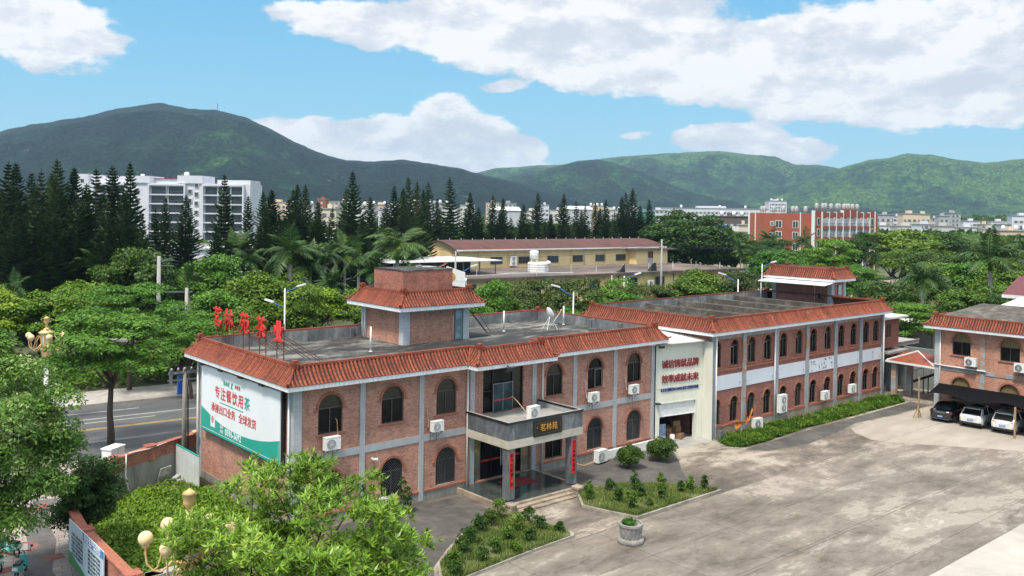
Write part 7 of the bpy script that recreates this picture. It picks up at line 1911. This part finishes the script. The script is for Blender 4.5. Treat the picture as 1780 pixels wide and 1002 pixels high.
TREES = [
('broad',60,175,9,16,'green tree at the foot of the apartment block'),
('broad',78,160,8,14,'green tree between the apartment block and pale hall'),
('deep',100,142,9,15,'dark tree beyond the pale hall balustrade'),
('broad',172,74,8.5,13,'green tree nearest the dormitory end wall'),
('deep',14.5,70.7,12.7,12.0,'large dark round tree between pines and transformer poles'),
('fresh',23.3,69.8,11.0,8.6,'mid green tree behind the platform of the transformer poles'),
('yellow',-3.5,60,9.3,12.0,'yellow green spreading tree at the picture edge beyond the street'),
('yellow',3.2,54.5,9.6,10.5,'yellow green rounded tree behind the globe lamp'),
('yellow',-10,66,10.6,12.0,'yellowish tree farthest back under the dark pines'),
('fresh',-6.5,47,6.8,8.5,'bright green tree directly behind the globe lamp head'),
('spread',-2.2,23.1,9.9,10.4,'street tree with dark trunk on the pavement before the road'),
('spread',5.0,42.0,10.4,9.0,'feathery tree across the road above the street tree'),
('spread',8.2,35.5,7.4,7.0,'feathery tree across the road nearest the billboard corner'),
('fresh',10.5,44,6.8,8.0,'low green tree between feathery tree and transformer poles'),
('fresh',17.5,51.4,8.2,8.4,'light green tree behind the first red rooftop characters'),
('broad',21.2,51.3,9.2,9.6,'rounded green tree behind the middle red rooftop characters'),
('broad',24.6,48.3,8.9,8.4,'green tree between the two headed street light and stair house'),
('yellow',27.8,49.9,8.2,8.4,'light green tree touching the rooftop stair house outline'),
('broad',31.6,47.3,8.0,8.2,'green tree hidden partly by the rooftop stair house'),
('broad',16.0,44.0,6.4,7.5,'low green tree behind the first stilts of the red characters'),
('broad',38.5,78,8.2,9.0,'green tree below the palm cluster near the white wall'),
('fresh',28.0,62,8.6,9.5,'green tree between the slim palms and the light street tree'),
('broad',32.0,66,8.0,9.0,'leafy tree under the sweeping palms'),
('fresh',41.5,35.0,9.3,5.4,'slender fresh green tree right of the roof ladder'),
('bronze',46.6,36.6,8.2,8.0,'bronze tinged tree next to the slender fresh one'),
('bronze',51.0,38.8,8.6,8.0,'bronze tinged tree before the yellow wall, middle one'),
('bronze',52.4,33.4,9.0,8.6,'largest bronze tinged tree behind the satellite dish'),
('fresh',56.6,30.1,9.1,8.2,'round fresh green tree under the single street light head'),
('bronze',59.6,31.0,8.0,6.6,'bronze tinged tree just past the round fresh one'),
('fresh',48.0,28.5,6.2,6.0,'low light green bush tree beyond the office parapet corner'),
('fresh',61.5,27.0,5.6,6.5,'low light green tree under the yellow wall windows'),
('broad',74.8,31.5,8.9,10.0,'green tree behind the middle of the workshop parapet'),
('bronze',81.5,30.0,9.2,9.2,'bronze tinged tree left of the workshop stair house'),
('bronze',70.5,34.5,7.6,7.0,'bronze tinged tree beside the utility pole with insulators'),
('banyan',161.3,100.5,18.6,28.0,'huge dark round tree at the end of the yellow building'),
('banyan',179,101,14.0,19.0,'dark tree leaning out behind the huge round one'),
('deep',162.0,78.0,11.5,12.0,'dark tree left of the orange dormitory foot'),
('fresh',131.6,57.8,10.2,12.5,'green tree before the orange dormitory corner'),
('fresh',137,60,9.2,12,'green tree behind the yellow building corner'),
('fresh',138,50,9.4,12,'green tree above the stair house roof left end'),
('spread',116.5,36.0,13.5,10.4,'open branched light tree above the stair house roof'),
('deep',171.2,61.5,12.6,9.0,'dark tree against the dormitory balconies'),
('broad',208.6,69.0,13.8,25,'wide flat topped tree right of the dormitory'),
('deep',222,66,13.6,19,'dark tree behind the wide flat topped one'),
('deep',235,62,11.5,20,'dark green tree before the town with scaffolding'),
('broad',190,62,9.0,14,'green tree at the foot of the dormitory white fin'),
('spread',101.2,23.5,10.0,9.6,'pale flowering tree beside the workshop stair house'),
('deep',105,16.5,8.6,10,'dark tree behind the workshop far corner'),
('broad',124.5,22.0,9.6,12.5,'green tree behind the pale flowering one'),
('deep',170,45,10.2,16,'dark tree before the far town, middle distance'),
('fresh',122.2,17.6,10.2,12.6,'light green tree behind the large drooping palm'),
('broad',116,9.5,9.8,11,'green tree between the two large palms'),
('deep',154.8,29.5,11.0,13,'dark tree among roofs behind the large palms'),
('deep',149.1,19.2,10.4,12,'dark green tree left of the tall heavy palm'),
('yellow',128,0,9.6,10,'yellow green tree at the picture edge past the tall palm'),
('spread',73.5,2.2,8.0,7.4,'pale green windblown tree between workshop and far block'),
('deep',88.5,12.5,8.4,9,'dark tree just behind the workshop roof end'),
('broad',97.6,6.5,8.4,9.6,'green tree behind the concrete hipped roof'),
('deep',95,-1,8.8,9.6,'dark tree beside the tall palm stem'),
('fresh',107,1,9,10,'fresh green tree behind the tall palm stem'),
('deep',81,8.5,7,8,'low dark tree behind the open shed'),
('broad',240,140,9,16,'green tree left of the blue shed'),
('deep',60,120,9,14,'dark tree below the pines behind the palms'),
('deep',75,120,9,14,'dark tree below the pines beside the pale hall'),
('deep',33,100,8,12,'dark tree under the pines left of the low white hall'),
('deep',-2,82,8,14,'dark shrub tree at the foot of the pine clump'),
('deep',9,90,8,14,'dark shrub tree under the pines behind the large dark tree'),
('deep',25,84,8.6,11,'dark tree between pines and slim palms'),
('broad',170,84,9,13,'green tree in front of the dormitory side palms'),
('fresh',182,74,8,13,'green tree below the dormitory front'),
('broad',92,116,8,12,'green tree behind the white canopy roof'),
('deep',112,118,9,14,'dark tree behind the maroon roofed hall'),
('deep',130,112,9,14,'dark tree behind the hall roof right end'),
]
for i, (k, x, y, h, w, l) in enumerate(TREES):
    place_tree(k, x, y, h, w, l, 'tree', None, {'spread':'spreading_tree','deep':'dark_tree','banyan':'dark_tree'}.get(k, 'broadleaf_tree'), var=i)
# distant woodland between the roofs: no one could count it
def woods():
    rng = np.random.default_rng(11); P = []
    C0 = np.array([-21.9,-42.9]); f = np.array([.650,.760]); r = np.array([.760,-.650])
    def put(a0, a1, D0, D1, n, h, rad):
        for _ in range(n):
            D = rng.uniform(D0, D1); a = rng.uniform(a0, a1); c = C0 + f*D + r*a*D; hh = h*rng.uniform(.6, 1.15)
            m = 190; u = rot_rand(rng, m); u[:, 2] = np.abs(u[:, 2])
            P.append(np.column_stack([c[0]+u[:,0]*rad, c[1]+u[:,1]*rad, hh*(.35 + .65*u[:,2])]))
    put(-.6, .62, 330, 560, 150, 9, 6); put(.38, .62, 310, 440, 60, 9, 6.5); put(.36,.62, 1000, 1300, 170, 16, 11); put(-.25,.36,760,1100,120,11,9)
    p = np.concatenate(P); n = len(p)
    d = rot_rand(rng, n); s = np.cross(d, rot_rand(rng, n)); s /= np.linalg.norm(s, axis=1, keepdims=True)
    me = leaf_mesh('woodland', p, d, s, 3.0*rng.uniform(.6,1.3,n), 2.2, LEAF_D)
    tag(link_mesh('woodland', me), 'distant green woodland filling the gaps between the far roofs', None, None, 'stuff')
woods()

# near trees
def near_tree(name, label, x, y, h, w, mat, seed, L, W, nclump, per, cr, style='puff', flat=.75, cz=.62, H=.36, r0=.16, rosette=False, low=-.45):
    o = thing(name, label, 'tree', (x, y, 0))
    if not rosette:
        me, cs = crown_mesh('crown', seed, R=w/2*.9, H=h*H, cz=h*cz, nclump=nclump, per=per, cr=cr, L=L, W=W, mat=mat, style=style, flat=flat, low=low)
    else:
        # whorls of long leaves at shoot tips
        rng = np.random.default_rng(seed); _, cs = crown_mesh('x', seed, R=w/2*.86, H=h*H, cz=h*cz, nclump=nclump, per=1, cr=cr, L=L, W=W, mat=mat, low=low)
        tips = []
        for c in cs:
            u = rot_rand(rng, per); u[:, 2] = np.where(u[:, 2] < -.2, -u[:, 2], u[:, 2])
            tips.append(c + u*cr*rng.uniform(.45, 1.05, (per,1))*np.array([1,1,.8]))
        tips = np.concatenate(tips); nt_ = len(tips); q = 11
        ax = tips - np.array([0,0,h*cz-1]); ax /= np.linalg.norm(ax, axis=1, keepdims=True); ax = ax*.6 + np.array([0,0,.75]) + rot_rand(rng, nt_)*.35; ax /= np.linalg.norm(ax, axis=1, keepdims=True)
        b = np.repeat(tips, q, 0); A = np.repeat(ax, q, 0)
        rad = rot_rand(rng, nt_*q); rad -= A*(rad*A).sum(1, keepdims=True); rad /= np.linalg.norm(rad, axis=1, keepdims=True)
        t = rng.uniform(.15, 1.0, (nt_*q, 1)); d = rad*(.35+.75*t) + A*(1.05-.9*t) + np.array([0.10,-.05,-.12]); d /= np.linalg.norm(d, axis=1, keepdims=True)
        s = np.cross(d, A); s /= (np.linalg.norm(s, axis=1, keepdims=True)+1e-6)
        me = leaf_mesh('crown', b - A*rng.uniform(0,.08,(nt_*q,1)), d, s, L*rng.uniform(.6,1.25,nt_*q), W, mat, .35)
    link_mesh('crown', me, o)
    link_mesh('trunk', limb_mesh(seed, h, cs, r0, split=.38, nl=26), o)
    return o
near_tree('broadleaf_tree', 'near tree with long glossy light green leaves before the office corner', -7.9, -16.1, 8.9, 10.9, LEAF_N, 305, .27, .066, 110, 36, .88, rosette=True, cz=.55, H=.40, r0=.16, low=-.8)
near_tree('broadleaf_tree', 'windblown tree with silvery leaf undersides over the plaza', -13.9, .6, 9.8, 9.3, LEAF_W, 302, .20, .085, 130, 420, .80, cz=.645, H=.34, r0=.2, low=-1.1)
near_tree('dark_tree', 'dense dark leafy tree at the bend of the garden wall', -8.9, 4.5, 4.5, 3.5, LEAF_D, 303, .17, .08, 80, 260, .60, cz=.52, H=.42, r0=.11, low=-1.1)

# ---------------------------------------------------------------- hills
def hills():
    C0 = np.array([-21.9,-42.9]); f = np.array([.650,.760]); r = np.array([.760,-.650])
    NA, ND = 620, 210
    a = np.linspace(-1.15, 1.25, NA); D = np.concatenate([np.linspace(1150, 5400, ND-20), np.linspace(5450, 7500, 20)])
    Z = np.full((ND, NA), -8.0)
    rid = []
    for R0, pts in RIDGES:
        pa = np.array([p[0] for p in pts]); ph = np.array([p[1] for p in pts])
        H = np.interp(a, pa, ph, left=0 if pa[0] > -.7 else ph[0], right=0 if pa[-1] < .6 else ph[-1])
        H = np.maximum(H, 0); rid.append((R0, H))
    verts = []
    for j in range(ND):
        for i in range(NA):
            c = C0 + f*D[j] + r*a[i]*D[j]
            z = -8.0
            v = Vector((c[0]/420, c[1]/420, 0))
            sp1 = 1 - abs(mnoise.noise(v))*2; sp2 = 1 - abs(mnoise.noise(v*2.7 + Vector((3,1,0))))*2; fn = mnoise.noise(v*11)*.6 + mnoise.noise(v*26)*.4
            for R0, H in rid:
                h = H[i]
                if h <= 1: continue
                wf = 1500 if R0 < 3500 else (1300 if R0 < 4000 else 1500)
                t = (D[j]-R0)/wf
                g = max(0, 1 + t) if t < 0 else max(0, 1 - t*.8)
                g = g*g*(3-2*g) if t < 0 else g
                g = g**.95
                k = min(1, abs(t)*3.2)
                zz = h*g*(1 + k*(.44*sp1 + .26*sp2 - .38)) + h*.05*fn*k + h*.008*fn
                # foothill must stay under the line of sight to its own crest
                zz = min(zz, 17 + (h-17)*D[j]/R0*(1.0 - .05*min(1, -t*4)) if t < -.02 else zz)
                z = max(z, zz)
            verts.append((c[0], c[1], z + (mnoise.noise(v*60)*2.2 if z > 5 else 0)))
    faces = [(j*NA+i, j*NA+i+1, (j+1)*NA+i+1, (j+1)*NA+i) for j in range(ND-1) for i in range(NA-1)]
    me = bpy.data.meshes.new('hills'); me.from_pydata(verts, [], faces)
    me.polygons.foreach_set('use_smooth', [True]*len(faces))
    m, nt, b = new_mat('forested_hillside'); L = nt.links
    v = coords(nt, 'Object')
    n1 = noise_node(nt, .0016, 5, .6, v); n2 = noise_node(nt, .012, 6, .7, v); n3 = noise_node(nt, .07, 4, .7, v)
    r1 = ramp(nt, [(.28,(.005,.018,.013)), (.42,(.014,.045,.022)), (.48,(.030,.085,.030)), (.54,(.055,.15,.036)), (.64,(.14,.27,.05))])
    ad = N(nt, 'ShaderNodeMath', operation='MULTIPLY_ADD'); L.new(n2.outputs[0], ad.inputs[0]); ad.inputs[1].default_value = .75
    a2 = N(nt, 'ShaderNodeMath', operation='MULTIPLY_ADD'); L.new(n1.outputs[0], a2.inputs[0]); a2.inputs[1].default_value = .8; a2.inputs[2].default_value = -.12
    sx = N(nt, 'ShaderNodeSeparateXYZ'); L.new(v, sx.inputs[0])
    # sunlit hills further east, cloud shadow on the near mountain: both painted as greens
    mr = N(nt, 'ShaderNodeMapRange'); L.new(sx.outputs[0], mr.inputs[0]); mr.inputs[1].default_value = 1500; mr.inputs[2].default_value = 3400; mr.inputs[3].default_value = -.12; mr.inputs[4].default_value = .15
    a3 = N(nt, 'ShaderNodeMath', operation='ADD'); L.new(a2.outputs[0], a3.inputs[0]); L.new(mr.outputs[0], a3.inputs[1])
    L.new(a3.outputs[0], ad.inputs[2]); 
    sub = N(nt, 'ShaderNodeMath', operation='SUBTRACT'); L.new(ad.outputs[0], sub.inputs[0]); sub.inputs[1].default_value = .21
    L.new(sub.outputs[0], r1.inputs[0])
    r3 = ramp(nt, [(.35,(.3,.3,.3)), (.6,(1.3,1.3,1.3))]); L.new(n3.outputs[0], r3.inputs[0])
    c = mix(nt, .8, r1.outputs[0], r3.outputs[0], 'MULTIPLY')
    vt = N(nt, 'ShaderNodeTexVoronoi'); vt.inputs['Scale'].default_value = .075; vt.inputs['Randomness'].default_value = 1; L.new(v, vt.inputs['Vector'])
    rv = ramp(nt, [(.0,(1.35,1.35,1.3)), (.45,(.85,.85,.85)), (.8,(.35,.38,.42))]); L.new(vt.outputs['Distance'], rv.inputs[0])
    c = mix(nt, .9, c, rv.outputs[0], 'MULTIPLY')
    # bare rock and cuttings
    n4 = noise_node(nt, .008, 8, .8, v); r4 = ramp(nt, [(.645, 0.0), (.67, .7)]); L.new(n4.outputs[0], r4.inputs[0])
    c = mix(nt, r4.outputs[0], c, (.32,.28,.22))
    L.new(c, b.inputs['Base Color']); b.inputs['Roughness'].default_value = .95; b.inputs['Specular IOR Level'].default_value = .1
    b0 = N(nt, 'ShaderNodeBump'); b0.inputs['Strength'].default_value = 1.0; b0.inputs['Distance'].default_value = 110; L.new(n2.outputs[0], b0.inputs['Height'])
    bp_ = N(nt, 'ShaderNodeBump'); bp_.inputs['Strength'].default_value = 1.0; bp_.inputs['Distance'].default_value = 26; L.new(n3.outputs[0], bp_.inputs['Height']); L.new(b0.outputs[0], bp_.inputs['Normal']); L.new(bp_.outputs[0], b.inputs['Normal'])
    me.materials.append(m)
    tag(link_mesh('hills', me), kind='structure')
hills()
tag(quick('radio_mast', GREYM, None, lambda b: (b.bar((0,0,0),(0,0,22),1.5), b.bar((0,0,15),(5,0,15),1.2)), (1173,2861,338)), 'small radio mast standing on the mountain crest', 'mast')

# ---------------------------------------------------------------- sky, sun, haze, camera
SUN_EL, SUN_AZ = R(62), R(-112)     # azimuth measured from +Y clockwise: light from the -X side
w = bpy.data.worlds.new('World'); scene.world = w; w.use_nodes = True
nt = w.node_tree; L = nt.links
bg = nt.nodes['Background']; bg.inputs[1].default_value = .1
sky = N(nt, 'ShaderNodeTexSky', sky_type='NISHITA'); sky.sun_disc = False
sky.sun_elevation = SUN_EL; sky.sun_rotation = SUN_AZ; sky.air_density = 1.0; sky.dust_density = .4; sky.ozone_density = 2.5
tc = N(nt, 'ShaderNodeTexCoord'); sx = N(nt, 'ShaderNodeSeparateXYZ'); L.new(tc.outputs['Generated'], sx.inputs[0])
def mth(op, a, b=None, c=None):
    n = N(nt, 'ShaderNodeMath', operation=op)
    for i, v in enumerate((a, b, c)):
        if v is None: continue
        if hasattr(v, 'links'): L.new(v, n.inputs[i])
        else: n.inputs[i].default_value = v
    return n.outputs[0]
az = mth('ARCTAN2', sx.outputs[0], sx.outputs[1]); el = mth('ARCSINE', sx.outputs[2])
cm = N(nt, 'ShaderNodeCombineXYZ'); L.new(az, cm.inputs[0]); L.new(el, cm.inputs[1])
wn = noise_node(nt, 9, 5, .6, cm.outputs[0]); 
wv = N(nt, 'ShaderNodeVectorMath', operation='MULTIPLY_ADD'); L.new(wn.outputs['Color'], wv.inputs[0]); wv.inputs[1].default_value = (.05,.03,0); 
of = N(nt, 'ShaderNodeVectorMath', operation='ADD'); L.new(cm.outputs[0], of.inputs[0]); of.inputs[1].default_value = (-.025,-.015,0); L.new(of.outputs[0], wv.inputs[2])
P_ = wv.outputs[0]
CLOUDS = CLOUDTAB
bias = None
for (ca, ce, sa, se, st) in CLOUDS:
    s1 = N(nt, 'ShaderNodeVectorMath', operation='SUBTRACT'); L.new(P_, s1.inputs[0]); s1.inputs[1].default_value = (ca, ce, 0)
    s2 = N(nt, 'ShaderNodeVectorMath', operation='MULTIPLY'); L.new(s1.outputs[0], s2.inputs[0]); s2.inputs[1].default_value = (1/sa, 1/se, 0)
    ln = N(nt, 'ShaderNodeVectorMath', operation='LENGTH'); L.new(s2.outputs[0], ln.inputs[0])
    v = mth('MULTIPLY', mth('SUBTRACT', 1.0, ln.outputs[1]), st)
    bias = v if bias is None else mth('SMOOTH_MAX', bias, v, .25)
mpn = N(nt, 'ShaderNodeMapping'); mpn.inputs['Scale'].default_value = (1, 1.9, 1); L.new(cm.outputs[0], mpn.inputs[0])
n1 = noise_node(nt, 13, 9, .62, mpn.outputs[0]); n2 = noise_node(nt, 4.2, 5, .55, mpn.outputs[0])
dens = mth('ADD', bias, mth('MULTIPLY', mth('SUBTRACT', n1.outputs[0], .5), 2.0))
# unseen high cloud, added to soften and whiten the fill light
hi = N(nt, 'ShaderNodeMapRange'); L.new(el, hi.inputs[0]); hi.inputs[1].default_value = .24; hi.inputs[2].default_value = .5; hi.inputs[3].default_value = -1.2; hi.inputs[4].default_value = .75
dens = mth('MAXIMUM', dens, mth('ADD', hi.outputs[0], mth('MULTIPLY', mth('SUBTRACT', n2.outputs[0], .5), 3.0)))
mask = N(nt, 'ShaderNodeMapRange', interpolation_type='SMOOTHSTEP'); L.new(dens, mask.inputs[0]); mask.inputs[1].default_value = -.06; mask.inputs[2].default_value = .24
# lit tops, lilac grey hollows
n3 = noise_node(nt, 7.5, 8, .62, mpn.outputs[0])
mp4 = N(nt, 'ShaderNodeMapping'); mp4.inputs['Scale'].default_value = (1, 1.9, 1); mp4.inputs['Location'].default_value = (.012, -.03, 0); L.new(cm.outputs[0], mp4.inputs[0])
n4 = noise_node(nt, 7.5, 8, .62, mp4.outputs[0])
relief = mth('SUBTRACT', n3.outputs[0], n4.outputs[0])
shade = mth('ADD', mth('MULTIPLY', relief, 3.4), mth('MULTIPLY', mth('SUBTRACT', n2.outputs[0], .5), -1.1))
cr = ramp(nt, [(.2, (4.9,5.2,5.8)), (.5, (5.9,6.05,6.4)), (.72, (7.1,7.1,7.1))]); L.new(mth('ADD', shade, .55), cr.inputs[0])
# clear sky: Nishita, tinted to this day's saturated cyan
tint = mix(nt, 1.0, sky.outputs[0], SKYTINT, 'MULTIPLY')
grad = ramp(nt, [(0.0, (2.9,5.4,6.3)), (.09, (1.8,4.6,6.2)), (.25, (1.0,3.8,6.2)), (.6, (1.0,2.6,4.8))]); L.new(el, grad.inputs[0])
skyc = mix(nt, .75, tint, grad.outputs[0])
hb_ = N(nt, 'ShaderNodeMapRange'); L.new(el, hb_.inputs[0]); hb_.inputs[1].default_value = .25; hb_.inputs[2].default_value = .6; hb_.inputs[3].default_value = 1.0; hb_.inputs[4].default_value = 1.55  # sky above the view brightened to lift the fill light
sc_ = N(nt, 'ShaderNodeVectorMath', operation='SCALE'); L.new(mix(nt, mask.outputs[0], skyc, cr.outputs[0]), sc_.inputs[0]); L.new(hb_.outputs[0], sc_.inputs['Scale'])
L.new(sc_.outputs[0], bg.inputs[0])

sl = bpy.data.lights.new('sun', 'SUN'); sl.energy = 3.3; sl.angle = R(9); sl.color = (1.0,.925,.81)
so_ = bpy.data.objects.new('sun', sl); COL.objects.link(so_)
sv = Vector((math.sin(SUN_AZ)*math.cos(SUN_EL), math.cos(SUN_AZ)*math.cos(SUN_EL), math.sin(SUN_EL)))
so_.rotation_euler = sv.to_track_quat('Z', 'Y').to_euler(); so_.location = (0, 0, 900)

if HAZE:
    hb = quick('haze', [], None, lambda b: b.box(-2600,6200,-2800,6200,-30,470))
    hm = bpy.data.materials.new('thin_air'); hm.use_nodes = True; hn = hm.node_tree
    hn.nodes.remove(hn.nodes['Principled BSDF'])
    pv = hn.nodes.new('ShaderNodeVolumePrincipled'); pv.inputs['Density'].default_value = HAZE; pv.inputs['Color'].default_value = (.52,.77,1.0,1); pv.inputs['Anisotropy'].default_value = .2
    hn.links.new(pv.outputs[0], hn.nodes['Material Output'].inputs['Volume'])
    hb.data.materials.clear(); hb.data.materials.append(hm)
    tag(hb, 'thin bluish haze over the whole valley', 'haze', None, 'stuff')
    scene.cycles.volume_bounces = 0

cam = bpy.data.cameras.new('camera'); co = bpy.data.objects.new('camera', cam); COL.objects.link(co)
yaw, pit, rol = -.7083, -.0096, .0135
r_ = Vector((math.cos(yaw), math.sin(yaw), 0)); fw = Vector((-math.sin(yaw), math.cos(yaw), 0)); up = Vector((0,0,1))
f2 = fw*math.cos(pit) + up*math.sin(pit); u2 = -fw*math.sin(pit) + up*math.cos(pit)
xa = r_*math.cos(rol) + u2*math.sin(rol); ya = -r_*math.sin(rol) + u2*math.cos(rol)
co.matrix_world = Matrix(((xa.x, ya.x, -f2.x, -21.9293), (xa.y, ya.y, -f2.y, -42.8834), (xa.z, ya.z, -f2.z, 16.963), (0,0,0,1)))
cam.sensor_width = 36; cam.lens = 1562.26/1780*36; cam.shift_y = -(501-381.555)/1780
cam.clip_start = .5; cam.clip_end = 20000
scene.camera = co
scene.view_settings.view_transform = 'Standard'; scene.view_settings.look = 'None'; scene.view_settings.gamma = 1
scene.view_settings.exposure = EXPOSURE
scene.cycles.max_bounces = 6; scene.cycles.transparent_max_bounces = 8
scene.cycles.use_denoising = True
